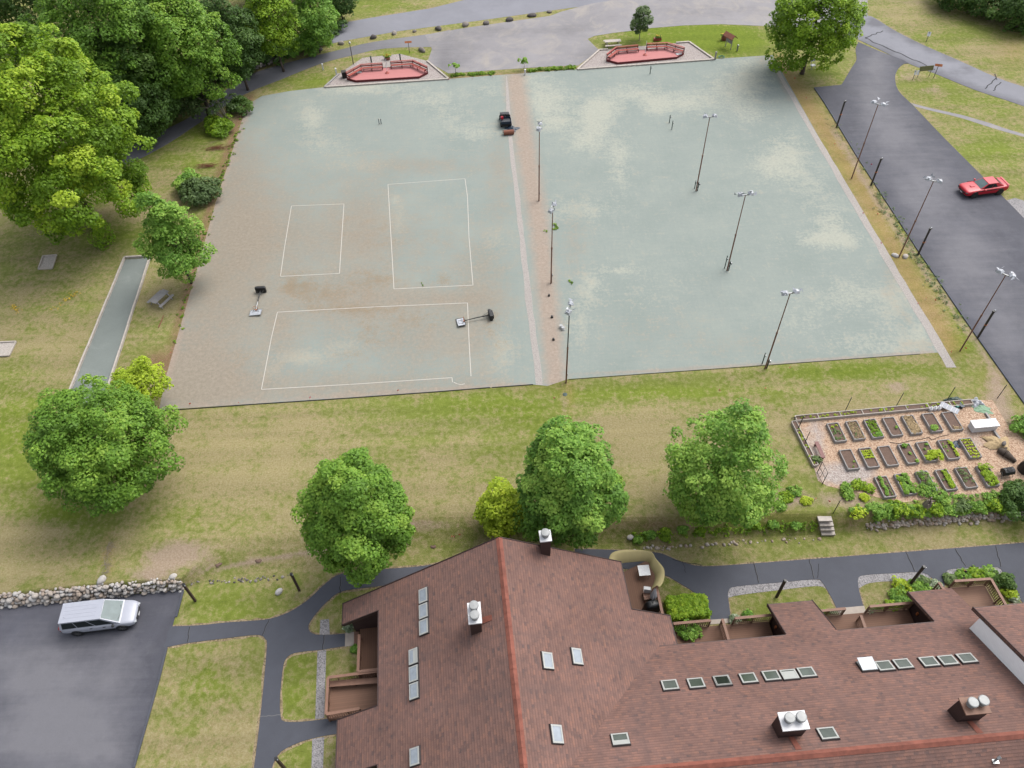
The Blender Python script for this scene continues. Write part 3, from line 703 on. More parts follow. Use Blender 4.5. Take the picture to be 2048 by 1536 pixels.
def strip_pts(pts, wpx, seed=0):
    rng = np.random.default_rng(seed); L, R = [], []
    for (x, y), wd in zip(pts, wpx): L.append((x - wd / 2 + rng.normal() * .8, y)); R.append((x + wd / 2 + rng.normal() * .8, y))
    return L + R[::-1]
ys = np.linspace(152, 770, 26); cx = np.interp(ys, [152, 270, 400, 560, 770], [1013, 1020, 1035, 1053, 1079])
sheet('gravel_strip', strip_pts(list(zip(cx, ys)), np.interp(ys, [152, 260, 400, 770], [5, 8, 10, 14]), 3), MAT['stonedust'], .012, label='pale stone dust drain line along the middle of the courts')
ys = np.linspace(112, 735, 34); cx = np.interp(ys, [112, 390, 735], [1537, 1700, 1903])
sheet('gravel_strip', strip_pts(list(zip(cx, ys)), np.interp(ys, [112, 700], [8, 20]), 5), MAT['stonedust'], .012, label='pale stone dust drain line along the right edge of the courts')

def tape(pts, name='line_marking', wd=.07, label=None):
    mb = MB()
    P = [at(p) for p in pts]
    for a, b in zip(P[:-1], P[1:]):
        n = max(1, int((b - a).length / 2.0)); d = (b - a).normalized(); s = Vector((-d.y, d.x, 0)) * wd / 2; z = Vector((0, 0, .018))
        a2, b2 = a - d * wd / 2, b + d * wd / 2
        mb.add([a2 - s + z, b2 - s + z, b2 + s + z, a2 + s + z], [(0, 1, 2, 3)])
    o = mb.build(name, MAT['tape']); o['kind'] = 'structure'
    if label: o['label'] = label
tape([(583, 412), (688, 408), (679, 547), (561, 553), (569, 496), (583, 412)], label='white taped outline of the small rectangle on the left court')
tape([(776, 369), (930, 357.5), (935, 394), (938, 475), (946, 570.5), (788, 578), (776, 369)], label='white taped outline of the tall rectangle on the left court')
tape([(942, 752), (938, 680), (935, 606), (749, 614), (555, 624.5), (543, 675), (523, 779), (700, 769), (904, 755.5), (905, 764)], label='white taped outline of the long rectangle on the left court')
tape([(908, 765), (915, 768), (922, 769.5), (929, 768)], label='loose end of white tape on the left court')

# ------------------------------------------------------------------ asphalt, paths, gravel
sheet('road', [(560, 112), (640, 92), (700, 79.5), (800, 62), (960, 41), (1110, 20), (1250, 2), (1500, -40), (1700, -80), (1500, -110), (1000, -18), (860, 17), (733, 37), (670, 49), (600, 70)], MAT['road'], .010, label='grey main road along the top of the grounds')
sheet('driveway', curve([(150, 372), (210, 350), (279, 318), (340, 285), (400, 245), (487, 190), (560, 160), (640, 128), (700, 112), (770, 97), (862, 94)], 3) + [(900, 60)] + curve([(860, 68), (746, 84), (690, 97), (600, 119), (545, 134), (500, 150), (450, 182), (395, 225), (340, 255), (279, 284), (150, 334)], 3), MAT['drive'], .014, label='narrow grey driveway curving past the trees', grid=2.0, attrs=dict(worn=lambda x, y: blobs(x, y, [(880, 80, 130, 40, 1.3)])))
sheet('apron', [(850, 70), (917, 58), (1000, 46), (1100, 32), (1121, 24), (1180, 8), (1250, -4), (1420, -30), (1620, -55), (1720, -60), (1735, 0), (1735, 36), (1700, 66), (1640, 62), (1526, 52), (1441, 48.5), (1367, 51), (1300, 56.5), (1270, 61), (1226, 66), (1189, 72), (1175, 78), (1194, 97), (1199, 100), (1157, 131), (1100, 133), (995, 140), (897, 147), (868, 131), (856, 121), (864, 98), (862, 94)], MAT['apron'], .018, label='worn pale grey asphalt turning area', grid=2.0, attrs=dict(worn=lambda x, y: blobs(x, y, [(900, 90, 60, 30, .7), (890, 130, 40, 20, .8), (1080, 60, 60, 10, .4), (1180, 110, 26, 24, .7), (1150, 60, 40, 16, .4), (1420, 20, 160, 16, .3), (980, 60, 60, 10, .5)])))
sheet('road', curve([(1690, 20), (1733, 31), (1749, 36), (1789, 61), (1848, 91), (1915, 120), (1995, 156), (2060, 178), (2200, 225)], 3) + curve([(2200, 275), (2048, 213), (1955, 182), (1869, 147), (1816, 127), (1760, 100), (1722, 82), (1690, 66)], 3), MAT['road'], .022, label='cracked grey road running off to the right', grid=1.5, attrs=dict(worn=lambda x, y: np.maximum(band(x, y, [(1722, 84), (1760, 100), (1816, 128), (1869, 148), (1955, 184), (2060, 220)], 11, 1.0), band(x, y, [(1740, 40), (1789, 64), (1848, 94), (1915, 124)], 6, .9)) + blobs(x, y, [(1930, 140, 20, 10, .8), (1745, 45, 16, 8, .8)])))
sheet('parking_lot', [(1628, 175), (1660, 172), (1682, 170)] + curve([(1684, 168), (1703, 136), (1713, 119), (1711, 100), (1716, 84)], 3) + [(1760, 103), (1808, 121), (1818, 127)] + curve([(1808, 128), (1797, 137), (1790, 155), (1797, 182), (1826, 211), (1888, 276), (1968, 356), (2015, 403), (2080, 470)], 3) + [(2260, 640), (2300, 1180), (2060, 822), (2016, 760), (1941, 654), (1842, 509), (1719, 320), (1649, 205)], MAT['lot'], .030, label='dark new asphalt parking lot beside the courts', attrs=dict(worn=lambda x, y: np.minimum(blobs(x, y, [(1745, 190, 34, 70, .9), (1790, 270, 46, 60, .9), (1850, 380, 60, 70, .95), (1930, 520, 70, 90, .9), (2010, 660, 60, 90, .8), (1760, 120, 30, 30, .6)]), 1) * (1 - .8 * band(x, y, [(1800, 190), (1888, 276), (1968, 356), (2015, 403)], 9)) * (1 - .6 * band(x, y, [(1649, 205), (1719, 320), (1842, 509), (1941, 654), (2016, 760)], 14))), grid=1.6)
sheet('gravel_patch', [(2012, 401), (2030, 396), (2050, 402), (2100, 440), (2080, 470)], MAT['gravel'], .012, label='pale gravel patch beside the parking lot')
sheet('path', [(1822, 206), (1860, 216), (1901, 225), (1928, 231), (1982, 247), (2010, 257), (2060, 272), (2060, 277), (2008, 263), (1978, 254), (1926, 237), (1899, 230), (1860, 221), (1830, 213)], MAT['apron'], .008, label='narrow worn footpath across the grass')
for pts, lab in (([(649, 174.5), (897, 158), (854, 122), (800, 108), (725, 116), (678, 148)], 'left'), ([(1155, 140), (1428, 119), (1378, 84), (1199, 100)], 'right')):
    sheet('gravel_bed', pts, MAT['pinkgravel'], .024, label='grey pink gravel bed round the %s red deck' % lab)

LOT = [(-60, 1221), (0, 1214), (106, 1205), (211, 1194), (366, 1179), (357, 1210), (346, 1250), (333, 1294), (317, 1360), (291, 1452), (267, 1536), (240, 1640), (-200, 1640), (-200, 1236)]
sheet('parking_lot', LOT, MAT['lot'], .030, low=True, label='dark asphalt parking lot with the minivan', grid=1.6, attrs=dict(worn=lambda x, y: np.minimum(blobs(x, y, [(120, 1400, 120, 90, .95), (30, 1330, 90, 50, .7), (200, 1500, 70, 60, .8), (40, 1480, 120, 50, .8), (338, 1205, 8, 16, 1.2), (240, 1330, 60, 60, .5), (240, 1530, 20, 24, .7)]), 1.1) * (1 - .7 * band(x, y, [(333, 1294), (317, 1360), (291, 1452), (267, 1536)], 14))))
top = curve([(340, 1253), (396, 1251), (450, 1245.5), (500, 1242), (539, 1238), (579, 1224), (616, 1200), (654, 1165), (690, 1146), (775, 1138), (847, 1132), (960, 1115), (1080, 1106)], 3)
bot = curve([(1080, 1128), (960, 1140), (850, 1158), (762, 1172), (692, 1181), (665, 1194), (635, 1224), (617, 1252), (625, 1267), (649, 1270), (690, 1267.5)], 3)
b2 = [(690, 1292.5)] + curve([(638, 1300.5), (590, 1306), (572, 1318), (565.5, 1340), (560, 1399), (561.5, 1431), (569, 1443), (611, 1443), (689, 1433), (720, 1430)], 3)
b3 = curve([(720, 1460), (673, 1468), (638, 1474), (600, 1484.5), (563, 1503), (547, 1527), (541, 1560), (536, 1640)], 3)
b4 = curve([(486, 1640), (500, 1570), (508, 1536), (520, 1441), (528, 1364), (534, 1291), (531, 1279), (522, 1271), (500, 1271), (450, 1277), (375, 1286.5), (328, 1296)], 3)
LEFTPATH = top + bot + b2 + b3 + b4
sheet('path', LEFTPATH, MAT['path'], .036, low=True, label='dark asphalt footpath branching to the left decks')
top = curve([(1150, 1098), (1222, 1100), (1307, 1105), (1330, 1110), (1361, 1123), (1406, 1133), (1500, 1127.5), (1618, 1118.6), (1811, 1104), (1930, 1095), (2070, 1084), (2200, 1074)], 3)
bt = [(2200, 1240), (2075, 1230)] + curve([(2052, 1215), (2039, 1197), (2023, 1172), (2007, 1147), (1994, 1134.5), (1950, 1135), (1906, 1138), (1893, 1143), (1889, 1160)], 3)
bt += [(1888, 1182), (1878, 1178)] + curve([(1868, 1160), (1843, 1145), (1780, 1147), (1729, 1150.5), (1716.5, 1157), (1717, 1176), (1722, 1196), (1727, 1214)], 3)
bt += curve([(1673, 1217), (1666, 1202), (1659, 1189), (1645, 1166), (1630, 1159), (1560, 1165), (1473, 1173), (1458, 1180), (1456, 1194), (1459, 1216), (1462, 1240)], 3)
bt += curve([(1420, 1242), (1409, 1218), (1399, 1200), (1388, 1185), (1358, 1166), (1323, 1148), (1270, 1140), (1220, 1135), (1150, 1128)], 3)
RIGHTPATH = top + bt
sheet('path', RIGHTPATH, MAT['path'], .036, low=True, label='dark asphalt footpath behind the building')
sheet('concrete_pad', [(691, 1265.5), (709, 1264), (709, 1291), (690, 1293.5)], MAT['concrete'], .042, low=True, label='pale concrete pad at the foot of the left deck')
sheet('concrete_pad', [(1671, 1217), (1728, 1212), (1735, 1236), (1676, 1241)], MAT['concrete'], .042, low=True, label='pale concrete pad at the foot of the right deck')
sheet('concrete_pad', [(1418, 1240), (1462, 1237), (1464, 1246), (1420, 1249)], MAT['concrete'], .042, low=True, label='pale concrete sill between the hedge and the rail')
for pts, lab in (([(640.7, 1240), (658, 1238), (659.5, 1269), (639.4, 1270)], 'short white gravel strip beside the path'),
                 ([(635, 1302), (652.5, 1299), (648.7, 1436), (630.5, 1439)], 'white gravel strip left of the decks'),
                 ([(624.6, 1478), (648.7, 1474), (646, 1536), (640, 1640), (612, 1640), (623, 1536)], 'white gravel strip at the bottom edge')):
    sheet('gravel_strip', pts, MAT['gravel'], .014, low=True, label=lab)
for pts, lab in ((curve([(1456, 1194), (1458, 1180), (1473, 1173), (1560, 1165), (1630, 1159), (1645, 1166)], 3) + curve([(1652, 1178), (1634, 1172), (1560, 1180), (1480, 1190), (1456, 1196)], 3), 'white gravel border of the lawn by the hedge'),
                 (curve([(1717, 1176), (1716.5, 1157), (1729, 1150.5), (1780, 1147), (1843, 1145), (1862, 1154)], 3) + curve([(1858, 1162), (1790, 1162), (1740, 1166), (1719, 1176)], 3), 'white gravel border of the middle lawn'),
                 (curve([(1889, 1158), (1893, 1143), (1906, 1138), (1950, 1135), (1994, 1134.5), (2007, 1147)], 3) + [(2002, 1152), (1900, 1160)], 'white gravel border of the upper deck planting'),
                 (curve([(2072, 1180), (2048, 1160), (2041, 1140), (2048, 1132), (2075, 1128)], 3), 'white gravel border at the right edge')):
    sheet('gravel_strip', pts, MAT['gravel'], .014, low=True, label=lab)

def berm(pts, low, label, wd=.17, ht=.12):
    m = MB(); P = [(atl(p, .05) if low else at(p, .05)) for p in pts]
    for a, b in zip(P[:-1], P[1:]):
        n = max(1, int((b - a).length / 3))
        for k in range(n): m.beam(a.lerp(b, k / n), a.lerp(b, (k + 1.0) / n), wd, ht)
    tagged(m.build('asphalt_kerb', MAT['path'], bevel=.03), label, 'kerb')
berm([(352, 1234), (366, 1181)], True, 'short black asphalt kerb at the corner of the minivan lot')
berm([(333, 1295), (317, 1360), (291, 1452), (267, 1536), (246, 1620)], True, 'long black asphalt kerb between the minivan lot and the lawn')
berm([(1629, 176), (1649, 205), (1719, 320), (1842, 509), (1941, 654), (2016, 760), (2062, 824)], False, 'long black asphalt kerb of the parking lot beside the courts')
def verge(pts, low, label, d=.14):
    P = [np.array((atl(p) if low else at(p))[:2]) for p in pts]; n = len(P)
    ar = sum(P[i][0] * P[(i + 1) % n][1] - P[(i + 1) % n][0] * P[i][1] for i in range(n)); sg = 1 if ar > 0 else -1; Q = []; rng = np.random.default_rng(n)
    for i in range(n):
        t = P[(i + 1) % n] - P[i - 1]; t = t / (np.linalg.norm(t) + 1e-9); w = d * (.5 + 1.0 * rng.random()); Q.append((P[i][0] + sg * t[1] * w, P[i][1] - sg * t[0] * w))
    sheet('verge', Q, MAT['verge'], .004 if not low else .006, low=low, label=label, wpts=True)
MAT['verge'] = gravel('sandy_verge', srgb(150, 132, 98), srgb(184, 164, 130), 9)
verge(LEFTPATH, True, 'thin sandy edge along the left footpath'); verge(RIGHTPATH, True, 'thin sandy edge along the right footpath', .1)
def crack(pts, low, wd, mat='crack', dz=.046, label=None):
    mb = MB(); P = [(atl(p) if low else at(p)) for p in pts]
    for a, b in zip(P[:-1], P[1:]):
        d = (b - a).normalized(); s = Vector((-d.y, d.x, 0)) * wd / 2; z = Vector((0, 0, dz))
        mb.add([a - s + z, b - s + z, b + s + z, a + s + z], [(0, 1, 2, 3)])
    o = mb.build('pavement_crack', MAT[mat]); o['kind'] = 'structure'
def wob(a, b, n, amp, seed):
    r = random.Random(seed); return [(a[0] + (b[0] - a[0]) * k / n + (r.uniform(-amp, amp) if 0 < k < n else 0), a[1] + (b[1] - a[1]) * k / n + (r.uniform(-amp, amp) if 0 < k < n else 0)) for k in range(n + 1)]
for i, (a, b) in enumerate([((1507, 1127), (1517, 1166)), ((1618, 1119), (1628, 1158)), ((1811, 1104), (1829, 1143)), ((1910, 1098), (1931, 1133)), ((1991, 1092), (2001, 1134)), ((681, 1154), (680, 1187)), ((539, 1238), (525, 1271)), ((649, 1270), (646, 1300)), ((380, 1254), (375, 1285))]):
    crack(wob(a, b, 6, 1.2, i), True, .05)
    crack([(p[0] + 1.3, p[1]) for p in wob(a, b, 6, 1.2, i)], True, .022, 'joint', .048)
crack(wob((521, 1434), (561, 1430), 7, 1.0, 31), True, .06, 'joint'); crack(wob((1637, 1128), (1634, 1157), 5, 1.5, 33), True, .04)
crack(wob((1345, 1119), (1405, 1131), 8, 2.2, 35), True, .04); crack(wob((1365, 1123), (1372, 1146), 5, 1.5, 36), True, .03)
for i, (a, b) in enumerate([((1766, 62), (1730, 76)), ((1730, 76), (1790, 104)), ((1790, 104), (1870, 140)), ((1992, 157), (1970, 178)), ((2002, 165), (1986, 182)), ((1990, 148), (1994, 160))]):
    crack(wob(a, b, 7, 1.6, 40 + i), False, .12)
# ------------------------------------------------------------------ the building: two wings under one shingle roof
HR, K1, H2, K2 = 8.0, .615, 6.75, .56
A_ = np.array(at((998, 1075), HR)); B_ = np.array(at((1048, 1536), HR)); u_ = (B_ - A_) / np.linalg.norm(B_ - A_); v_ = np.cross([0, 0, 1.], u_)
C_ = np.array(at((1400, 1529), H2)); D_ = np.array(at((2048, 1468), H2)); r_ = (D_ - C_) / np.linalg.norm(D_ - C_); w_ = np.cross([0, 0, 1.], r_)
Z_ = np.array([0, 0, 1.])
def LW(t, s, dz=0): q = A_ + u_ * t + v_ * s; return Vector((q[0], q[1], HR - K1 * abs(s) + dz))        # left wing roof
def RW(t, s, dz=0): q = C_ + r_ * t + w_ * s; return Vector((q[0], q[1], H2 - K2 * abs(s) + dz))        # right wing roof
def pL(px): q = on_plane(px, A_, -v_ * K1 + Z_); return (q - A_) @ u_, (q - A_) @ v_
def pR(px): q = on_plane(px, A_, v_ * K1 + Z_); return (q - A_) @ u_, (q - A_) @ v_
def pN(px): q = on_plane(px, C_, w_ * K2 + Z_); return (q - C_) @ r_, (q - C_) @ w_
def valley(z, sgn):                       # where the left wing's right slope meets a slope of the right wing, at height z
    s1 = (HR - z) / K1; s2 = sgn * (H2 - z) / K2
    # A + u t + v s1 = C + r t2 + w s2
    rhs = (C_ + w_ * s2 - A_ - v_ * s1)[:2]; m = np.array([[u_[0], -r_[0]], [u_[1], -r_[1]]]); t, t2 = np.linalg.solve(m, rhs)
    return (t, s1), (t2, s2)
zE = H2 - K2 * 8.5
(vaL, vaN) = valley(zE, 1); (vtL, vtN) = valley(H2 - .001, 1); (vbL, vbN) = valley(zE, -1)
bld = thing('apartment_building', 'long brown shingle roofed building of two wings with skylights and timber decks', 'building', (float(A_[0]), float(A_[1]), -1.2))
TH_R = .24
def roof_piece(pts, fn, name='roof', uvf=None, dz=0.0):
    if uvf is None: uvf = lambda t, s: (t, abs(s) * 1.17)
    mb = MB(); P = [fn(t, s, dz) for t, s in pts]
    ar = sum(P[i].x * P[(i + 1) % len(P)].y - P[(i + 1) % len(P)].x * P[i].y for i in range(len(P)))
    if ar < 0: P = P[::-1]; pts = pts[::-1]
    mb.prism(P, TH_R, uv=[uvf(t, s) for t, s in pts])
    return mb.build(name, MAT['shingle'], bld, world=True)
ME, PE = 8.42, 11.15
pieces = []
pieces.append(roof_piece([(0, 0), (0, -PE), (1.5, -PE), (1.55, -ME), (7.82, -ME), (7.82, -PE - .08), (11.2, -PE - .08), (11.2, -ME), (30, -ME), (30, 0)], LW))
pieces.append(roof_piece([(0, 0), (30, 0), (30, 8.3), (vbL[0], vbL[1]), (vtL[0], vtL[1]), (vaL[0], vaL[1]), (5.5, PE), (3.48, PE), (3.48, 8.32), (0, 8.3)], LW))
pieces.append(roof_piece([(vtN[0], 0), (vaN[0], 8.5), (8.55, 8.5), (8.55, 11.4), (11.78, 11.4), (12.0, 8.5), (18.55, 8.5), (18.55, 11.4), (21.75, 11.4), (21.75, 8.5), (46, 8.5), (46, 0)], RW))
pieces.append(roof_piece([(vtN[0], 0), (46, 0), (46, -8.5), (vbN[0], -8.5)], RW))
# the taller section at the far right
DZU, TU = 1.9, 20.3
pieces.append(roof_piece([(TU, 0), (TU, 8.42), (46, 8.42), (46, 0)], RW, dz=DZU)); pieces.append(roof_piece([(TU, 0), (46, 0), (46, -8.5), (TU, -8.5)], RW, dz=DZU))
def trim(a, b, name='fascia', ht=.26, wd=.05, mat='fascia', off=(0, 0, -.13)):
    return MB().beam(Vector(a) + Vector(off), Vector(b) + Vector(off), wd, ht).build(name, MAT[mat], bld, world=True)
for poly, fn, d in (([(0, 0), (0, -PE), (1.5, -PE), (1.55, -ME), (7.82, -ME), (7.82, -PE - .08), (11.2, -PE - .08), (11.2, -ME), (30, -ME)], LW, 0), ([(vaL[0], vaL[1]), (5.5, PE), (3.48, PE), (3.48, 8.32), (0, 8.3), (0, 0)], LW, 0),
                    ([(vaN[0], 8.5), (8.55, 8.5), (8.55, 11.4), (11.78, 11.4), (12.0, 8.5), (18.55, 8.5), (18.55, 11.4), (20.2, 11.4)], RW, 0), ([(TU, 0), (TU, 8.42), (46, 8.42)], RW, DZU)):
    mb = MB(); ctr = np.mean([np.array(fn(t, s, d)) for t, s in poly], 0)
    for (a, b) in zip(poly[:-1], poly[1:]):
        pa, pb = fn(*a, d), fn(*b, d); dr = (pb - pa).normalized(); nrm = Vector((dr.y, -dr.x, 0))
        if nrm.length < .1: continue
        nrm.normalize()
        mb.beam(pa + nrm * .03 + Vector((0, 0, -.125)), pb + nrm * .03 + Vector((0, 0, -.125)), .05, .3)
    mb.build('fascia', MAT['fascia'], bld, world=True)
# ridge caps: two rows of shingles folded over each ridge, with joints
def ridge(fn, a, b, w1, nm='ridge_cap', d=0):
    mb = MB(); n = int((b - a) / .42)
    for k in range(n):
        t0 = a + (b - a) * k / n; t1 = a + (b - a) * (k + 1) / n + .03
        lift = .02 + .012 * (k % 2)
        P = [fn(t0, -w1, lift + d), fn(t1, -w1, lift + .012 + d), fn(t1, 0, lift + .03 + d), fn(t0, 0, lift + .02 + d), fn(t1, w1, lift + .012 + d), fn(t0, w1, lift + d)]
        mb.add(P, [(0, 1, 2, 3), (3, 2, 4, 5)])
        Q = [p - Vector((0, 0, .05)) for p in P]
        mb.add([P[0], P[1], Q[1], Q[0]], [(0, 1, 2, 3)]); mb.add([P[5], P[4], Q[4], Q[5]], [(0, 1, 2, 3)])
    return mb.build(nm, MAT['ridgecap'], bld, world=True)
ridge(LW, 0.0, 30, .21); ridge(RW, vtN[0] + .2, TU, .21); ridge(RW, TU, 46, .21, d=DZU)
# walls
gz = -1.6
def wall_poly(pts, name='wall', mat='siding'):
    """pts: (xy vector, top z); a closed ring of upright wall"""
    mb = MB(); n = len(pts)
    for i in range(n):
        a, b = pts[i], pts[(i + 1) % n]
        mb.add([(a.x, a.y, gz), (b.x, b.y, gz), (b.x, b.y, b.z), (a.x, a.y, a.z)], [(0, 1, 2, 3)])
    return mb.build(name, MAT[mat], bld, world=True)
dn = -TH_R - .02
wall_poly([LW(.7, -7.7, dn), LW(.7, 0, dn), LW(.7, 7.6, dn), LW(29, 7.6, dn), LW(29, -7.7, dn)])
wall_poly([RW(3, 7.7, dn), RW(45, 7.7, dn), RW(45, -7.7, dn), RW(3, -7.7, dn)])
for t0, t1 in ((8.95, 11.4), (18.95, 21.4)): wall_poly([RW(t0, 7.72, dn), RW(t0, 10.9, dn), RW(t1, 10.9, dn), RW(t1, 7.72, dn)], 'porch_wall')
for t0, t1 in ((.45, 1.2), (8.2, 10.8)): wall_poly([LW(t0, -7.72, dn), LW(t0, -10.6, dn), LW(t1, -10.6, dn), LW(t1, -7.72, dn)], 'porch_wall')
wall_poly([LW(3.9, 7.62, dn), LW(3.9, 10.7, dn), LW(5.6, 10.7, dn), LW(5.6, 7.62, dn)], 'porch_wall')
# white gable wall between the lower and the taller roof
mb = MB(); a0, a1 = RW(TU + .04, 7.66, .01), RW(TU + .04, 0, .01); b0, b1 = RW(TU + .04, 7.66, DZU - TH_R), RW(TU + .04, 0, DZU - TH_R); c0, c1 = RW(TU + .04, -8, .01), RW(TU + .04, -8, DZU - TH_R)
mb.add([a0, a1, b1, b0], [(0, 1, 2, 3)]); mb.add([a1, c0, c1, b1], [(0, 1, 2, 3)])
e0, e1 = RW(30, 7.66, .01), RW(30, 7.66, DZU - TH_R); mb.add([a0, b0, e1, e0], [(0, 1, 2, 3)])
mb.build('gable_wall', MAT['whitewall'], bld, world=True)
# orange wall lamps on the porch walls
for t0 in (8.95, 18.95):
    q = RW(t0 - .06, 10.0); lp = MB().box((q.x, q.y, -.35 if t0 < 12 else -.2), (.12, .16, .26)).build('wall_lamp', MAT['orange'], bld, world=True, bevel=.02)

def skylight(c, ax, ay, lx, ly, glass, blind=None, open_=False):
    """c: centre on the roof, ax along the ridge, ay up the slope"""
    ax = Vector(ax).normalized(); ay = Vector(ay).normalized(); nz = ax.cross(ay).normalized()
    if nz.z < 0: nz = -nz
    def ring(x, y, h): return [c + ax * i * x + ay * j * y + nz * h for i, j in ((-1, -1), (1, -1), (1, 1), (-1, 1))]
    m = MB(); o0, o1, i1, i0 = ring(lx / 2 + .07, ly / 2 + .07, 0), ring(lx / 2 + .04, ly / 2 + .04, .1), ring(lx / 2 - .02, ly / 2 - .02, .1), ring(lx / 2 - .02, ly / 2 - .02, .0)
    vs = o0 + o1 + i1
    m.add(vs, [(k, (k + 1) % 4, 4 + (k + 1) % 4, 4 + k) for k in range(4)] + [(4 + k, 4 + (k + 1) % 4, 8 + (k + 1) % 4, 8 + k) for k in range(4)])
    sk = m.build('skylight', MAT['sky_curb'], bld, world=True)
    g = MB(); a, b, d = ring(lx / 2 + .015, ly / 2 + .015, .135), ring(lx / 2 - .075, ly / 2 - .075, .135), ring(lx / 2 + .015, ly / 2 + .015, .1)
    g.add(a + b, [(k, (k + 1) % 4, 4 + (k + 1) % 4, 4 + k) for k in range(4)]); g.add(a + d, [(k, 4 + k, 4 + (k + 1) % 4, (k + 1) % 4) for k in range(4)])
    bm_off = bld.location
    for mbb, nm, mt in ((g, 'frame', 'sky_frame'),):
        o = mbb.build(nm, MAT[mt], bld, world=True); o.parent = sk
    p = MB(); tl = nz * .0
    if open_:
        r0 = ring(lx / 2 + .01, ly / 2 + .01, .15); up = [r0[0] + nz * .28, r0[1] + nz * .28, r0[2], r0[3]]
        p.add(up + [q - nz * .04 for q in up], [(0, 1, 2, 3), (4, 7, 6, 5)] + [(k, 4 + k, 4 + (k + 1) % 4, (k + 1) % 4) for k in range(4)])
    else: p.add(ring(lx / 2 - .07, ly / 2 - .07, .12), [(0, 1, 2, 3)])
    o = p.build('pane', MAT[glass], bld, world=True); o.parent = sk
    if blind:
        q = ring(lx / 2 - .075, ly / 2 - .075, .124); k = blind
        o = MB().add([q[3].lerp(q[0], k), q[2].lerp(q[1], k), q[2], q[3]], [(0, 1, 2, 3)]).build('blind', MAT['sky_frame'], bld, world=True); o.parent = sk
    return sk
d6 = lambda x, y: (450 + x / 3.7236, 1130 + y / 3.7236); d7 = lambda x, y: (950 + x / 3.16, 1050 + y / 3.16); d8 = lambda x, y: (1400 + x / 3.16, 1080 + y / 3.16)
upL = v_ + Z_ * K1; upR = -v_ + Z_ * K1; upN = -w_ + Z_ * K2
for k, (x, y) in enumerate([(1482, 230), (1484, 345), (1486, 463), (1409, 683), (1411, 812), (1414, 940), (1419, 1427)]):
    t, s = pL(d6(x, y)); skylight(LW(t, s), u_, upL, .93, .64, 'skylight_pale', blind=[None, None, None, .5, None, None, None][k])
for k, (x, y) in enumerate([(455, 860), (640, 833), (513, 1324)]):
    t, s = pR(d7(x, y)); skylight(LW(t, s), u_, upR, .95, .68, 'skylight_pale')
NSK = [d7(1232, 1018), d7(1397, 1006), d7(1563, 991), d8(142, 895), d8(306, 880), d8(450, 864), d8(564, 857), d8(674, 843), d8(1055, 803), d8(1166, 802), d8(1282, 790), d8(1447, 776), d8(1566, 767), d8(1685, 754), d8(807, 1230), d7(919, 1361)]
for k, p in enumerate(NSK):
    t, s = pN(p); skylight(RW(t, s), r_, upN, .93, .78, 'skylight_pale' if k == 8 else 'skylight_dark', blind=[None, None, None, None, None, None, .9, None, None, None, None, None, None, None, None, .35][k], open_=(k == 8))

def chimney(c, a, b, la, lb, h, flues, cap_mat, base_low):
    """a shingled chimney box with its cap and round flue hoods; c on the roof, a / b its horizontal axes"""
    a = Vector((a[0], a[1], 0)).normalized(); b = Vector((b[0], b[1], 0)).normalized(); top = c.z + h
    R = [Vector((c.x, c.y, 0)) + a * i * la / 2 + b * j * lb / 2 for i, j in ((-1, -1), (1, -1), (1, 1), (-1, 1))]
    ch = MB().prism([Vector((p.x, p.y, top)) for p in R], h + base_low).build('chimney', MAT['siding'], bld, world=True)
    cp = MB(); Q = [Vector((c.x, c.y, top)) + a * i * (la / 2 + .07) + b * j * (lb / 2 + .07) for i, j in ((-1, -1), (1, -1), (1, 1), (-1, 1))]
    cp.prism([q + Vector((0, 0, .07)) for q in Q], .1); o = cp.build('cap', MAT[cap_mat], bld, world=True); o.parent = ch
    for f in flues:
        p = Vector((c.x, c.y, top + .07)) + a * f[0] + b * f[1]; m = MB()
        m.lathe([(.21, 0), (.21, .33), (.29, .335), (.29, .43), (.25, .46), (.02, .475)], 20, p); m.lathe([(.235, .12), (.235, .2)], 20, p)
        o = m.build('flue', MAT['flue'], bld, world=True, smooth=False); o.parent = ch
    return ch
def saddle(P, name='saddle'):
    return MB().add(P, [(0, 1, 2, 3)]).build(name, MAT['ridgecap'], bld, world=True)
t, s = pL((952, 1248)); chimney(LW(t, s), u_, v_, 1.2, .66, 1.5, [(-.3, 0), (.3, 0)], 'white', 1.0)
saddle([LW(t + .15, s + .35, .05), LW(t + .15, s + 1.0, .03), LW(t - .2, s + 1.0, .03), LW(t - .25, s + .35, .05)])
t, s = pR((1090, 1101)); chimney(LW(t, s), u_, v_, .68, .62, 1.85, [(0, 0)], 'white', 1.0)
t, s = pN((1573, 1460)); chimney(RW(t, s), r_, w_, 1.36, .86, 1.55, [(-.3, .05), (.34, .05)], 'white', 1.0)
saddle([RW(t + .2, s - .45, .05), RW(t + .3, s - 1.25, .03), RW(t - .05, s - 1.25, .03), RW(t - .1, s - .45, .05)])
t, s = pN((1926, 1430)); chimney(RW(t, s), r_, w_, 1.3, .8, 1.55, [(-.26, .05), (.36, .1)], 'railcap', 1.0)
saddle([RW(t + .2, s - .42, .05), RW(t + .3, s - 1.2, .03), RW(t - .05, s - 1.2, .03), RW(t - .1, s - .42, .05)])
q = on_plane((1990, 1521), C_, -w_ * K2 + Z_); q = Vector(q)
MB().tube(q, q + Vector((0, 0, .4)), .06, .06, 12).tube(q + Vector((0, 0, .34)), q + Vector((.12, .05, .46)), .09, .09, 12).box(q + Vector((0, 0, .02)), (.34, .34, .04)).build('vent_pipe', MAT['metal'], bld, world=True)

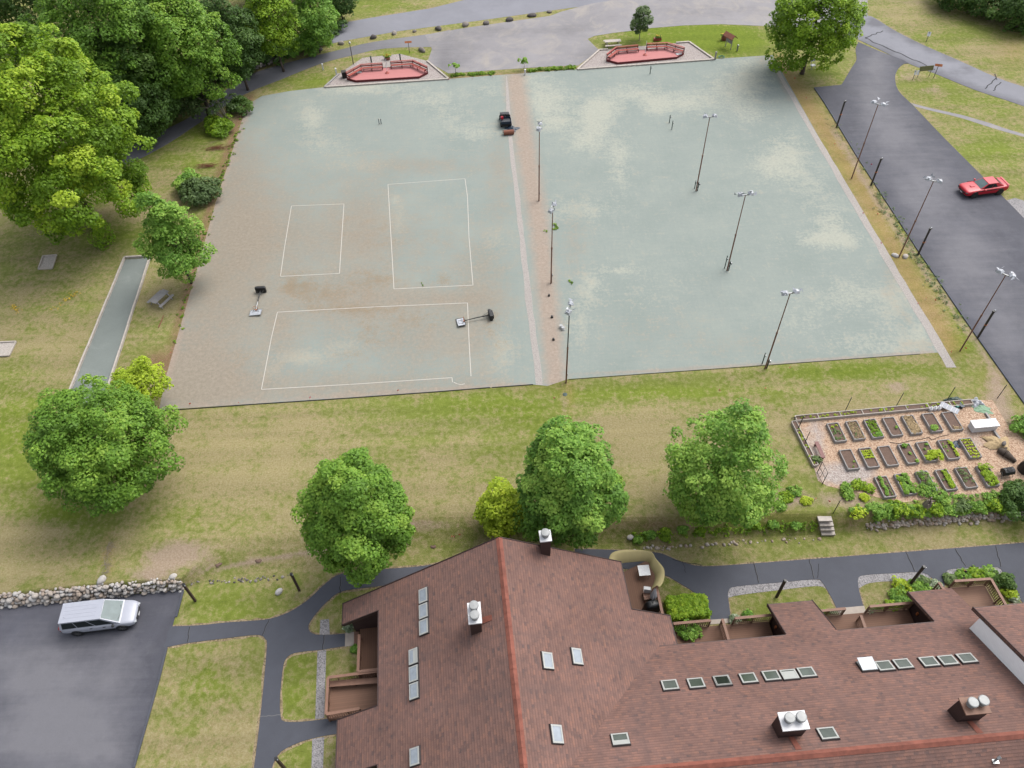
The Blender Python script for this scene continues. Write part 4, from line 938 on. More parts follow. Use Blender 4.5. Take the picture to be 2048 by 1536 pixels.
# ---- decks and their rails, all fixed to the building
def rail(pts, z0, z1, parent=None, bal=True, name='railing'):
    m = MB(); z1_ = z1
    for i_, (a, b) in enumerate(zip(pts[:-1], pts[1:])):
        a = Vector((a[0], a[1], 0)); b = Vector((b[0], b[1], 0)); L = (b - a).length; z1 = z1_ + .004 * i_
        dd_ = (b - a).normalized() * .004 * i_; a = a + dd_; b = b - dd_
        m.beam(a + Vector((0, 0, z1)), b + Vector((0, 0, z1)), .19, .05); m.beam(a + Vector((0, 0, z1 - .12)), b + Vector((0, 0, z1 - .12)), .04, .1); m.beam(a + Vector((0, 0, z0 + .14)), b + Vector((0, 0, z0 + .14)), .04, .1)
        n = max(2, int(L / .15))
        for k in range(n + 1):
            p = a.lerp(b, k / n); wd = .09 if k % 9 == 0 or k == n else .045
            m.box((p.x, p.y, (z0 - (.5 if wd > .06 else -.1) + z1 - .03) / 2), (wd, wd, z1 - .03 - z0 + (.5 if wd > .06 else -.1)))
    o = m.build(name, MAT['railcap'], bld, world=True)
    if parent: o.parent = parent
    return o
def deck(pts, z, mat='deckA', ax=u_, name='deck'):
    ax = np.asarray(ax)[:2]; ay = np.array([-ax[1], ax[0]])
    P = [Vector((p[0], p[1], z)) for p in pts]
    ar = sum(P[i].x * P[(i + 1) % len(P)].y - P[(i + 1) % len(P)].x * P[i].y for i in range(len(P)))
    if ar < 0: P = P[::-1]
    return MB().prism(P, .45, uv=[(float(np.array(p[:2]) @ ay), float(np.array(p[:2]) @ ax)) for p in P]).build(name, MAT[mat], bld, world=True)
zd, zr = -.55, .42
a = at((718.5, 1269), zr); b = at((716, 1343.5), zr); c = LW(4.93, -7.75); c = at((757, 1338.5), zr)
e0 = LW(.9, -7.8); f0 = at((716, 1250), zr)
d1 = deck([LW(1.05, -10.3), a, b, LW(4.85, -7.75), LW(1.05, -7.75)], zd, 'deckA', u_)
rail([a, b, c], zd, zr, d1); 
st = MB(); p0 = at((709, 1262), -.8); p1 = at((709, 1290), -.8)
st.prism([Vector((p[0], p[1], -.72)) for p in (at((708, 1263), -.72), at((708, 1291), -.72), at((718, 1291), -.72), at((718, 1263), -.72))], .3); o = st.build('step', MAT['brownwood'], bld, world=True); o.parent = d1
zd2, zr2 = -.6, .38
a = at((656, 1355), zr2); b = at((652, 1428.5), zr2); c = at((719, 1417), zr2); d = at((757, 1342), zr2)
d2 = deck([LW(8.05, -7.8), at((719, 1430), zd2), b, a, LW(5.05, -7.8)], zd2, 'deckB', v_)
rail([d, a, b, c], zd2, zr2, d2)
bn = MB(); x0 = at((660, 1368), -.15); x1 = at((757, 1360.5), -.15); bn.beam(x0, x1, .4, .05)
for k in (.04, .5, .96): q = x0.lerp(x1, k); bn.box((q.x, q.y, (-.17 + zd2) / 2), (.09, .3, -.17 - zd2))
o = bn.build('bench', MAT['railcap'], bld, world=True); o.parent = d2
# right wing: long low deck between hedge and porches
zd, zr = -1.08, -.1
A1 = at((1347, 1248), zr); A2 = at((1421, 1240), zr)
def nt_(P): q = np.array(P) - C_; return q @ r_, q @ w_
ta, sa = nt_(A1); tb, sb = nt_(A2); sF = (sa + sb) / 2
front = lambda t, s=sF, z=zd: Vector((*(C_ + r_ * t + w_ * s)[:2], z))
d3 = deck([front(ta - .3), front(8.8), front(8.8, 7.6), front(ta - .3, 7.6)], zd, 'deckA', r_); 
rail([front(ta), front(tb)], zd, zr, d3); t3 = nt_(at((1470, 1236), zr))[0]; rail([front(t3), front(8.9)], zd, zr, d3)
q0, q1 = nt_(at((1445, 1238), zr)), nt_(at((1458, 1282), zr)); rail([front(q0[0], q0[1]), front(q1[0], q1[1])], zd, zr, d3)
t4 = nt_(at((1697, 1232), zr))[0]; t5 = nt_(at((1745, 1227), zr))[0]
d4 = deck([front(11.45), front(18.9), front(18.9, 7.6), front(11.45, 7.6)], zd, 'deckA', r_)
rail([front(11.5), front(t4)], zd, zr, d4); rail([front(t5), front(18.9)], zd, zr, d4)
q0, q1 = nt_(at((1722, 1231), zr)), nt_(at((1733, 1262), zr)); rail([front(q0[0], q0[1]), front(q1[0], q1[1])], zd, zr, d4)
# pale deck beyond the right porch
zr5, zd5 = .1, -.9
p = [at(k, zr5) for k in ((1909, 1162), (1982, 1157.5), (2014, 1214))]; p3 = [at(k, zr5) for k in ((1878, 1165), (1890, 1183))]
d5 = deck([p[1], p[2], RW(23.6, 7.7), RW(21.5, 7.7), RW(21.5, 10.5), at((1892, 1200), zd5), p3[1], at((1886, 1174), zd5), p[0]], zd5, 'deckB', v_)
rail(p, zd5, zr5, d5); rail(p3, zd5, zr5, d5)
d6_ = deck([at((2019, 1215), zd5), at((2070, 1211), zd5), RW(27, 7.7), RW(24.0, 7.7)], zd5, 'deckA', r_); rail([at((2017, 1211), zr5), at((2075, 1206), zr5)], zd5, zr5, d6_)
# corner deck beside the left wing, behind the cream screen
zd, zr = -.55, .45
S1 = at((1325, 1228), zr); S2 = at((1313, 1172), zr)
d7_ = deck([LW(-.4, 7.5), at((1300, 1118), zd), at((1316, 1150), zd), S2, S1, LW(3.6, 10.4), LW(3.6, 7.5)], zd, 'deckA', u_); rail([S2, S1], zd, zr, d7_)
# ------------------------------------------------------------------ trees
FOREST = 'trees of the wood beyond the driveway'
tree('maple_tree', 'huge yellow green maple filling the upper left of the lawn', 'tree', (-95, 284, 66, 480), .8, 'yellowgreen', 11, size=.155, lobe=1.35, cover=2.2, ragged=.22, egg=.3, tint=(.45, .22), tint_sd=.2)
tree('maple_tree', 'tall yellow green maple behind the driveway, nearest the huge lawn maple', 'tree', (70, 335, -95, 250), 1.0, 'maple', 12, size=.155, lobe=1.7, cover=2.0, group=FOREST, tint=(.3, .25), ragged=.24)
tree('maple_tree', 'yellow green maple in the middle of the wood, low boughs over the driveway bank', 'tree', (275, 465, -30, 212), 1.6, 'maple', 13, size=.155, lobe=1.5, cover=2.0, group=FOREST, tint=(.5, .3), ragged=.26, patch=(0, -.6, .2, .25))
tree('ash_tree', 'grey green ash between the yellow green maples of the wood', 'tree', (405, 525, -30, 180), 1.5, 'dark', 14, size=.155, lobe=1.2, cover=1.8, group=FOREST, tint=(.35, .25), gaps=.06, ragged=.26)
tree('maple_tree', 'narrow yellow green maple with its dark trunk showing beside the road', 'tree', (486, 600, -60, 150), 1.2, 'yellowgreen', 15, size=.155, lobe=1.2, cover=1.9, group=FOREST, tint=(.42, .25), ragged=.28)
tree('maple_tree', 'fresh green rounded maple at the right end of the wood beside the road', 'tree', (572, 673, -60, 108), .6, 'green', 16, size=.155, lobe=1.15, cover=2.0, group=FOREST, tint=(.42, .25))
tree('maple_tree', 'dark green tree in the shade between the huge lawn maple and the driveway', 'tree', (190, 340, 60, 290), .4, 'dark', 17, size=.155, lobe=1.3, cover=1.9, group=FOREST, tint=(.5, .25))
tree('spruce_tree', 'dark spruce at the upper left corner of the photo', 'tree', (-60, 85, -110, 90), .6, 'dark', 18, size=.155, lobe=1.4, cover=1.9, group=FOREST, tint=(.35, .25), egg=.55, ragged=.3)
tree('spruce_tree', 'dark spruce bush behind the fresh green maple at the road', 'tree', (642, 712, -60, 38), .3, 'dark', 19, size=.155, lobe=1.0, cover=2.0, group=FOREST, tint=(.4, .25))
for k, (bb, lf, lab) in enumerate([((150, 300, -190, 40), 'green', 'green crown at the top edge behind the tall wood maple'), ((310, 450, -200, 0), 'dark', 'dark crown at the top edge behind the middle maple'), ((440, 580, -210, -10), 'green', 'green crown at the top edge behind the ash'), ((545, 660, -200, -20), 'dark', 'dark crown at the top edge behind the narrow maple')]):
    tree('broadleaf_tree', lab, 'tree', bb, .8, lf, 60 + k, size=.24, lobe=1.8, cover=1.7, group=FOREST, ragged=.22)
for k, (px, rx, h, lf) in enumerate([((290, 255), 2.0, 2.0, 'dark'), ((340, 232), 2.0, 2.0, 'dark'), ((388, 205), 2.0, 2.2, 'dark'), ((440, 160), 2.0, 2.2, 'dark'), ((492, 140), 2.2, 2.0, 'dark'), ((545, 118), 2.4, 2.0, 'dark'), ((600, 104), 2.4, 2.0, 'green'), ((636, 84), 2.0, 1.8, 'dark'), ((500, 85), 3, 3, 'dark'), ((420, 150), 3, 3.4, 'dark'), ((330, 190), 3, 3.5, 'dark'), ((660, 62), 2.0, 1.6, 'dark')]):
    shrub('undergrowth_shrub', ['dark shrub at the foot of the wood, at its end by the huge maple', 'dark shrub of the wood edge opposite the grass slope', 'dark shrub at the wood edge behind the leaning birch', 'dark shrub at the start of the stone wall', 'dark shrub above the stone wall', 'dark shrub where the stone wall ends', 'fresh green shrub between the stone wall and the road', 'dark shrub at the corner of driveway and road', 'shaded shrub inside the wood below the narrow maple', 'shaded shrub inside the wood below the ash', 'shaded shrub inside the wood below the middle maple', 'dark shrub under the fresh green maple, beside the main road'][k], 'shrub', px, rx, h, lf, 100 + k, gz=0.0, size=.26, group='shrubs at the foot of the wood', tint=(.4, .25), cover=2.2)

HEDGE = 'dark trees at the upper right corner'
for k, (bb, lab) in enumerate([((1868, 1962, -70, 34), 'dark tree at the left end of the upper right thicket'), ((1930, 2030, -60, 56), 'dark tree in the middle of the upper right thicket'), ((1995, 2100, -40, 82), 'dark tree at the right end of the upper right thicket'), ((1890, 2020, -170, -30), 'dark tree at the back of the upper right thicket'), ((2030, 2180, -120, 60), 'dark tree cut by the right edge of the photo above the road')]):
    tree('broadleaf_tree', lab, 'tree', bb, .0, 'dark', 70 + k, size=.18, lobe=1.2, cover=2.0, group=HEDGE, tint=(.55, .3), ca=.7)

tree('maple_tree', 'round maple beside the parking lot entrance, metal chair under it', 'tree', (1535, 1731, -58, 138), .9, 'yellowgreen', 21, size=.155, lobe=1.25, cover=2.0, ragged=.2, tint=(.36, .25))
tree('young_tree', 'small round dark tree on the grass behind the right red deck', 'tree', (1264, 1301, 13, 66), 1.0, 'grey', 22, size=.155, lobe=.6, cover=2.2, tint=(.2, .2), trunk='palebark')
tree('maple_tree', 'narrow young maple between the bocce lane and the left court', 'tree', (286, 408, 374, 594), .1, 'green', 23, size=.125, lobe=.85, cover=2.0, tall=1.8, ragged=.36, tint=(.52, .28), egg=.5, gaps=.06)
tree('maple_tree', 'broad maple on the lower left lawn, hiding the end of the bocce lane', 'tree', (56, 334, 750, 1018), .6, 'maple', 24, size=.115, lobe=1.15, cover=2.2, ragged=.2, tint=(.42, .25), egg=.2)
tree('young_tree', 'bright yellow green sapling tree at the lower left corner of the left court', 'tree', (218, 330, 718, 822), .8, 'lime', 25, size=.115, lobe=.7, cover=1.8, ragged=.32, tint=(.25, .25), gaps=.08)
tree('maple_tree', 'dense egg shaped maple on the bank above the left footpath', 'tree', (596, 826, 886, 1158), .9, 'maple', 26, gz=-.6, size=.115, lobe=.9, cover=2.5, ragged=.12, tint=(.46, .22), egg=.32)
tree('maple_tree', 'large round maple just behind the roof peak and its square chimney', 'tree', (1020, 1250, 840, 1100), .9, 'green', 27, gz=-.5, size=.115, lobe=.9, cover=2.5, ragged=.15, tint=(.36, .25), egg=.25, tint_sd=.22, patch=(-.5, -.3, .5, .45))
tree('young_tree', 'small yellow green tree against the left side of the round maple', 'tree', (944, 1066, 958, 1078), .5, 'lime', 28, gz=-.4, size=.115, lobe=.62, cover=2.0, ragged=.25, tint=(.35, .28), gaps=.05)
tree('locust_tree', 'feathery light green locust tree between the round maple and the garden', 'tree', (1332, 1556, 816, 1070), .5, 'green', 29, gz=-.3, size=.115, lobe=.85, cover=1.7, ragged=.24, tint=(.55, .3), gaps=.1, dens=1.4, tint_sd=.2)

# leaning birch and bushes by the driveway
t = thing('birch_tree', 'birch with pale stems bent over the driveway at the court corner', 'tree', at((462, 248)), 0)
rng = np.random.default_rng(5); mb = MB(); L = []
for px, zt in (((388, 212), 2.2), ((372, 185), 3.0), ((405, 178), 3.4), ((428, 195), 3.0)):
    tip = at(px, zt) - t.location; mid = tip * .5 + Vector((0, 0, .9)); mb.path([Vector((0, 0, -.1)), mid, tip], [.09, .06, .03], 8)
    for k in range(11):
        q = mid.lerp(tip, .35 + .75 * rng.random()) + Vector(rng.normal(size=3) * .75); L.append((q.x, q.y, max(.4, q.z), .62, rng.normal() * .15))
mb.build('trunk', MAT['palebark'], t, smooth=True)
put(leaf_mesh('crown', LEAF['grey'], L, 70, .16, rng, np.array([0, 0, 0.]), tint=(.25, .2)), 'crown', t)
shrub('shrub', 'sprawling yellow green bush at the foot of the birch', 'shrub', (440, 262), 1.9, 1.5, 'yellowgreen', 31, gz=0, size=.15, tint=(.3, .3), cover=1.8)
shrub('shrub', 'dark rounded bush at the corner of the left court', 'shrub', (480, 222), 1.5, 1.7, 'dark', 32, gz=0, size=.15, tint=(.7, .25))
shrub('shrub', 'grey green round bush beside the left edge of the court', 'shrub', (405, 400), 1.9, 2.1, 'grey', 33, gz=0, size=.15, tint=(.1, .2))
shrub('shrub', 'fresh green loose bush beside the grey green round bush', 'shrub', (378, 378), 1.5, 2.0, 'green', 34, gz=0, size=.15, tint=(.5, .3), cover=1.6)
for px, h, lab in (((911, 148), 1.6, 'thin leafy sapling at the right end of the left gravel bed'), ((1048, 138), 1.5, 'thin leafy sapling between the two red decks')):
    t = thing('sapling', lab, 'sapling', at(px)); MB().path([(0, 0, 0), (.05, 0, h * .5), (0, .05, h * .95)], [.03, .025, .012], 6).build('trunk', MAT['bark'], t)
    rng = np.random.default_rng(int(px[0])); L = [(rng.normal() * .28, rng.normal() * .28, h * (.62 + .4 * rng.random()), .22, 0) for _ in range(9)]
    put(leaf_mesh('crown', LEAF['green'], L, 22, .15, rng, np.array([0, 0, h * .6]), tint=(.6, .25)), 'crown', t)
# dead brush heaps on the slope left of the court
for px, lab in (((437, 298), 'low heap of brown brushwood below the birch'), ((416, 334), 'low heap of brown brushwood above the grey green bush')):
    t = at(px); rng = random.Random(int(px[0])); mb = MB()
    for k in range(70):
        a = rng.uniform(-.4, .5); L = rng.uniform(.5, 1.2); c = t + Vector((rng.gauss(0, .6), rng.gauss(0, .25), rng.uniform(.05, .3))); d = Vector((math.cos(a), math.sin(a), rng.uniform(-.1, .1))) * L / 2
        mb.tube(c - d, c + d, .014, .008, 5)
    tagged(mb.build('brush_heap', MAT['terracotta']), lab, 'brush heap')

# ------------------------------------------------------------------ stones
def ico(sub=2):
    bm = bmesh.new(); bmesh.ops.create_icosphere(bm, subdivisions=sub, radius=1); v = np.array([q.co[:] for q in bm.verts]); f = [tuple(x.index for x in q.verts) for q in bm.faces]; bm.free(); return v, f
ICOV, ICOF = ico(2)
def stone_mat(name, c1, c2, c3):
    m, t, b = nodes(name)
    col = ramp(t, attr(t, 'tint'), [(0, c1), (.5, c2), (1, c3)])
    col = mix(t, 1.0, col, ramp(t, noise(t, 5, 6, .75), [(.3, .78), (.7, 1.15)]), 'MULTIPLY')
    t.links.new(col, b.inputs['Base Color']); b.inputs['Roughness'].default_value = .9; b.inputs['Specular IOR Level'].default_value = .2
    bump(t, b, noise(t, 9, 6, .7), .4, .03); return m
MAT['boulder'] = stone_mat('pale_boulders', srgb(192, 174, 158), srgb(212, 204, 196), srgb(226, 224, 222))
MAT['fieldstone'] = stone_mat('field_stones', srgb(186, 162, 142), srgb(208, 194, 180), srgb(222, 216, 208))
MAT['greystone'] = stone_mat('grey_stones', srgb(96, 92, 92), srgb(150, 142, 136), srgb(196, 188, 178))
def stones(name, lst, mat, seed, label, cat, group=None):
    """lst: x, y, z, radius — one body of stones"""
    rng = np.random.default_rng(seed); V = []; Fc = []; T = []
    for x, y, z, r in lst:
        k = rng.normal(size=(4, 3)) * 1.6; ph = rng.random(4) * 6
        s = np.array([1 + .35 * rng.random(), .75 + .35 * rng.random(), .62 + .25 * rng.random()]); an = rng.random() * 6.28
        d = 1 + .09 * np.sin(ICOV @ k.T + ph).sum(1)
        v = ICOV * d[:, None] * s * r; ca, sa = math.cos(an), math.sin(an)
        v = np.stack([v[:, 0] * ca - v[:, 1] * sa, v[:, 0] * sa + v[:, 1] * ca, v[:, 2]], 1) + (x, y, z)
        n = sum(len(q) for q in V); V.append(v); Fc += [tuple(i + n for i in f) for f in ICOF]; T += [rng.random()] * len(v)
    V = np.concatenate(V); org = V.mean(0) * (1, 1, 0)
    me = bpy.data.meshes.new(name); me.from_pydata((V - org).tolist(), [], Fc); me.materials.append(MAT[mat])
    me.attributes.new('tint', 'FLOAT', 'POINT').data.foreach_set("value", np.array(T, np.float32)); me.polygons.foreach_set("use_smooth", [True] * len(me.polygons))
    o = bpy.data.objects.new(name, me); COL.objects.link(o); o.location = org
    return tagged(o, label, cat, group)
rng = np.random.default_rng(8); lst = []
for x0 in np.arange(-60, 370, 1.0):
    pass
pw = [atl(p) for p in [(-60, 1220), (0, 1214), (106, 1205), (211, 1194), (366, 1180)]]
ln = [(b - a).length for a, b in zip(pw[:-1], pw[1:])]; tot = sum(ln)
def along(d):
    for (a, b), l in zip(zip(pw[:-1], pw[1:]), ln):
        if d <= l: return a.lerp(b, d / l)
        d -= l
    return pw[-1].copy()
for row, (zz, back, r0) in enumerate([(.1, .04, .19), (.36, .1, .2), (.62, .2, .19), (.86, .34, .17), (.96, .5, .12)]):
    d = rng.random() * .3
    while d < tot:
        r = r0 * (.6 + .75 * rng.random()) * (1.0 if d < tot * .75 else .72)
        if row == 4 and rng.random() < .45: d += r * 1.7; continue
        q = along(d + r); lst.append((q.x + rng.normal() * .03, q.y + back + rng.normal() * .06, q.z + zz + rng.normal() * .04, r)); d += r * 1.72
stones('stone_wall', lst, 'boulder', 3, 'low retaining wall of pale rounded boulders along the minivan parking lot', 'stone wall')
lst = []
for k in range(330):
    t_ = rng.random(); px = 1731 + t_ * 330; py = 1054 - t_ * 21 + rng.normal() * 4.2 - 2 - t_ * 3
    q = atg((px, py)); lst.append((q.x, q.y, q.z + .05, .07 + .11 * rng.random() ** 1.5))
stones('stone_wall', lst, 'fieldstone', 4, 'low bank of loose pale field stones below the vegetable garden', 'stone wall')
lst = []
for k in range(60):
    px = 1255 + rng.random() * 390; q = atg((px, 1100 - (px - 1255) * .062 + rng.normal() * 2.5)); lst.append((q.x, q.y, q.z + .02, .05 + .10 * rng.random() ** 2))
stones('stone_edging', lst, 'fieldstone', 5, 'thin row of small stones at the foot of the bank under the locust', 'stone edging')
lst = []
for k in range(46):
    px = 375 + rng.random() * 210; q = atg((px, 1166 - (px - 375) * .055 + rng.normal() * 3)); lst.append((q.x, q.y, q.z + .01, .04 + .07 * rng.random()))
stones('stone_edging', lst, 'greystone', 6, 'thin row of grey pebbles between the boulder wall and the maple', 'stone edging')
lst = []
for k in range(130):
    t_ = rng.random(); q = at((478 + t_ * 90, 148 - t_ * 30 + rng.normal() * 1.2)); lst.append((q.x, q.y, .15 + .35 * rng.random(), .2 + .15 * rng.random()))
stones('stone_wall', lst, 'greystone', 7, 'old grey stone wall at the edge of the wood beside the driveway', 'stone wall')
for i, (px, r, lab) in enumerate([((641, 100), .32, 'grey boulder of the road island, leftmost'), ((683, 88), .5, 'grey white boulder of the island, behind the lamp post'), ((746, 76), .5, 'palest boulder of the road island'), ((789, 68), .45, 'dark boulder of the island above the gap of the benches'), ((829, 63.5), .3, 'low stone of the island above the orange topped post'), ((876, 59), .52, 'large round grey boulder near the middle of the island'), ((931, 51), .5, 'long dark grey boulder right of the large round one'), ((972, 47), .5, 'darkest boulder in the right half of the island'), ((1020, 41), .5, 'tall pale boulder in the right half of the island'), ((1064, 32.5), .55, 'broad grey boulder near the right tip of the island'), ((1099, 25), .35, 'flat stone at the right tip of the island')]):
    q = at(px); stones('boulder', [(q.x, q.y, r * .3, r)], 'greystone', 200 + i, lab, 'boulder', 'boulders along the road island')
for i, (px, r, lab) in enumerate([((844, 102), .55, 'grey boulder on the grass tip beside the left deck'), ((558, 1185), .28, 'tan boulder on the lawn under the dense maple'), ((205, 1161), .3, 'pale stone lying above the boulder wall'), ((346, 1152), .22, 'small squarish pale stone above the end of the boulder wall'), ((1261, 1075), .2, 'pale stone on the bank beside the round maple')]):
    q = atg(px); stones('boulder', [(q.x, q.y, q.z + r * .25, r)], 'boulder' if i else 'greystone', 220 + i, lab, 'boulder')
# ------------------------------------------------------------------ flood light poles
def light_pole(px, label, H=9.1, style=0, rz=0.0, group='flood light poles of the courts'):
    t = thing('light_pole', label, 'light pole', at(px), rz, group)
    MB().tube((0, 0, -.2), (0, 0, H * .48), .07, .066, 12).tube((0, 0, H * .48), (0, 0, H * .5), .085, .085, 12).build('lower_pole', MAT['rust'], t, smooth=False)
    MB().tube((0, 0, H * .5), (0, 0, H - .1), .05, .04, 12).build('upper_pole', MAT['rust' if style != 2 else 'darkpost'], t)
    if style != 1:
        MB().tube((0.16, 0, -.1), (.16, 0, 1.15), .055, .055, 10).box((.09, 0, .5), (.16, .08, .08)).box((.09, 0, .95), (.16, .08, .08)).build('winch_post', MAT['greenpaint'], t)
        MB().box((.26, 0, .9), (.12, .16, .2)).tube((.3, 0, .9), (.42, 0, .9), .02, .02, 8).build('winch', MAT['metal'], t)
    MB().beam((-.5, 0, H - .08), (.5, 0, H - .08), .08, .08).build('crossarm', MAT['metal'], t)
    for s in (-1, 1):
        m = MB(); c = Vector((s * .5, 0, H + .05)); R = Matrix.Rotation(s * .35, 3, 'Y') @ Matrix.Rotation(.35 * s, 3, 'Z')
        for k, (r, z) in enumerate([(1, 0)]):
            vs = []
            for (x, y, z2) in [(-.15, -.13, 0), (.15, -.13, 0), (.15, .13, 0), (-.15, .13, 0), (-.27, -.24, -.24), (.27, -.24, -.24), (.27, .24, -.24), (-.27, .24, -.24)]: vs.append(c + R @ Vector((x, y, z2 + .15)))
            m.add(vs, [(0, 1, 2, 3), (0, 4, 5, 1), (1, 5, 6, 2), (2, 6, 7, 3), (3, 7, 4, 0), (4, 7, 6, 5)])
        m.build('floodlight', MAT['film'], t, bevel=.03)
        rg = random.Random(int(px[0]) + s); w = MB()
        for k in range(5):
            a = c + R @ Vector((rg.uniform(-.35, .35), rg.uniform(-.3, .3), .1)); w.add([a, a + Vector((rg.uniform(-.3, .3), rg.uniform(-.3, .3), rg.uniform(0, .28))), a + Vector((rg.uniform(-.35, .35), rg.uniform(-.3, .3), rg.uniform(-.2, .2)))], [(0, 1, 2)])
        w.build('wrapping', MAT['film'], t)
    return t
light_pole((1078, 402), 'slim light pole on the middle strip, farthest one, beside the utility cart', rz=1.4)
light_pole((1102, 567), 'light pole halfway along the pink middle strip, moss at its foot', rz=1.2)
light_pole((1132, 766), 'greenish light pole at the near end of the middle strip', style=2, rz=1.3)
light_pole((1392, 382), 'light pole standing inside the right court, the farthest of its row', rz=.05)
light_pole((1454, 541), 'light pole in the middle of the right court with two posts at its foot', rz=.1)
light_pole((1530, 737), 'light pole at the near edge of the right court', rz=.15)
light_pole((1703, 357), 'leaning looking light pole in the ochre grass, farthest beside the parking lot', style=1, rz=-.6)
light_pole((1798, 514), 'light pole with white bags round its foot beside the parking lot', style=1, rz=-.5)
light_pole((1920, 702), 'light pole on the bright grass beside the parking lot, nearest one', style=1, rz=-.7)
def lot_post(px, label, H=3.3):
    t = thing('lamp_post', label, 'lamp post', at(px), .5, 'short dark lamp posts along the parking lot')
    MB().tube((0, 0, -.1), (0, 0, H), .1, .1, 12).build('post', MAT['darkpost'], t)
    MB().tube((0, 0, H), (0, 0, H + .12), .13, .12, 12).box((.14, 0, H + .04), (.2, .16, .1)).build('lamp_head', MAT['black'], t)
    MB().lathe([(.001, 0), (.06, .02), (.05, .08), (.001, .1)], 12, (.12, 0, H + .1)).build('lens', MAT['headlamp'], t)
    MB().tube((0, 0, H * .5), (0, 0, H * .5 + .1), .115, .115, 12).box((.11, 0, H * .5 + .05), (.1, .18, .1)).build('reflector_band', MAT['orange'], t)
for px, lab in (((1673, 254.5), 'short dark lamp post farthest along the parking lot edge'), ((1742, 370.5), 'short dark lamp post beside the farthest light pole of the lot'), ((1835, 511), 'short dark lamp post across the asphalt from the red car'), ((1955, 676), 'short dark lamp post beside the nearest light pole of the lot')): lot_post(px, lab)

def net_post(px, h, label, mat='greenpaint', group='net posts of the right court', r=.05):
    t = thing('net_post', label, 'net post', at(px), .4, group)
    MB().tube((0, 0, -.1), (0, 0, h), r, r, 10).tube((0, 0, h), (0, 0, h + .03), r + .012, r + .012, 10).build('post', MAT[mat], t)
    MB().box((r + .05, 0, h * .75), (.1, .1, .14)).tube((r + .08, 0, h * .75), (r + .08, .14, h * .75 + .05), .012, .012, 6).build('winch', MAT['metal'], t)
for px, h, lab in (((1338.5, 246), 1.05, 'net post, left one of the pair in the far half of the right court'), ((1343.5, 259), 1.15, 'net post, right one of the pair in the far half of the right court'), ((1300, 148), 1.1, 'net post in front of the right red deck'), ((1389, 377), 1.0, 'net post at the foot of the farthest inner light pole'), ((1449, 537), 1.6, 'net post at the foot of the middle inner light pole'), ((1524, 728), 1.4, 'net post at the foot of the near court light pole')): net_post(px, h, lab)
t = thing('corner_marker', 'pair of short blue grey pegs alone in the far half of the left court', 'pegs', at((760.5, 248)), 0)
for s in (-1, 1): MB().tube((s * .12, 0, 0), (s * .14, 0, .7), .045, .04, 8).build('peg', MAT['bluegrey'], t)

# white bags at the foot of the second lot pole
for i, (px, r, lab) in enumerate([((1790, 512), .34, 'white sandbag left of the light pole foot'), ((1810, 514), .3, 'white sandbag right of the light pole foot, orange patch')]):
    q = at(px); stones('sandbag', [(q.x, q.y, .08, r)], 'boulder', 300 + i, lab, 'sandbag')

# ------------------------------------------------------------------ basketball hoops lying on the court
def hoop(base, board, label, seed, tilt, dark):
    b = at(base); e = at(board); d = (e - b); L = d.length; rz = math.atan2(d.y, d.x)
    t = thing('basketball_hoop', label, 'basketball hoop', b, rz, 'basketball hoops lying tipped over on the left court')
    m = MB(); m.box((-.05, 0, .34), (.3, 1.05, .66)); m.box((-.26, 0, .34), (.16, .8, .5)); m.build('base', MAT['black'], t, bevel=.07)
    for s in (-1, 1): MB().tube((.02, s * .4 - .04, .1), (.02, s * .4 + .04, .1), .09, .09, 12).build('wheel', MAT['tyre'], t)
    MB().tube((.05, 0, .36), (L * .55, 0, .3), .05, .05, 10).build('lower_pole', MAT['black'], t); MB().tube((L * .55, 0, .3), (L - .25, 0, .2), .042, .042, 10).build('upper_pole', MAT['black' if dark else 'metal'], t)
    for s in (-1, 1): MB().tube((.1, s * .35, .4), (L * .3, 0, .33), .018, .018, 6).tube((L - .5, s * .05, .25), (L - .05, s * .3, .2), .016, .016, 6).build('brace', MAT['black'], t)
    bw, bh = (1.12, .74)
    c = Vector((L, 0, .12)); m = MB(); m.box(c, (bh, bw, .04), 0, tilt=('X', tilt)); bd = m.build('backboard', MAT['film'], t)
    fr = MB()
    for (cx, cy, dx, dy) in ((0, bw / 2, bh + .06, .05), (0, -bw / 2, bh + .06, .05), (bh / 2, 0, .05, bw), (-bh / 2, 0, .05, bw), (-.12, 0, .02, .5), (.22, 0, .02, .5), (.05, .25, .36, .02), (.05, -.25, .36, .02)):
        fr.box((c.x + cx, c.y + cy * math.cos(tilt), c.z + cy * math.sin(tilt) + .012), (dx, dy, .045), 0, tilt=('X', tilt))
    o = fr.build('frame', MAT['black' if dark else 'metal'], t); o.parent = bd
    rim = MB(); n = 20
    for k in range(n):
        a0, a1 = 2 * math.pi * k / n, 2 * math.pi * (k + 1) / n
        rim.tube((L - .3, math.cos(a0) * .23, .45 + .23 * math.sin(a0)), (L - .3, math.cos(a1) * .23, .45 + .23 * math.sin(a1)), .014, .014, 6, cap=False)
    rim.box((L - .3, 0, .2), (.1, .14, .1)); rim.build('rim', MAT['orange'], t)
hoop((523, 585), (512, 627), 'basketball hoop lying near the left court edge, grey board', 1, .1, False)
hoop((980, 635), (922, 646), 'basketball hoop lying across the tape line, black framed board', 2, .12, True)

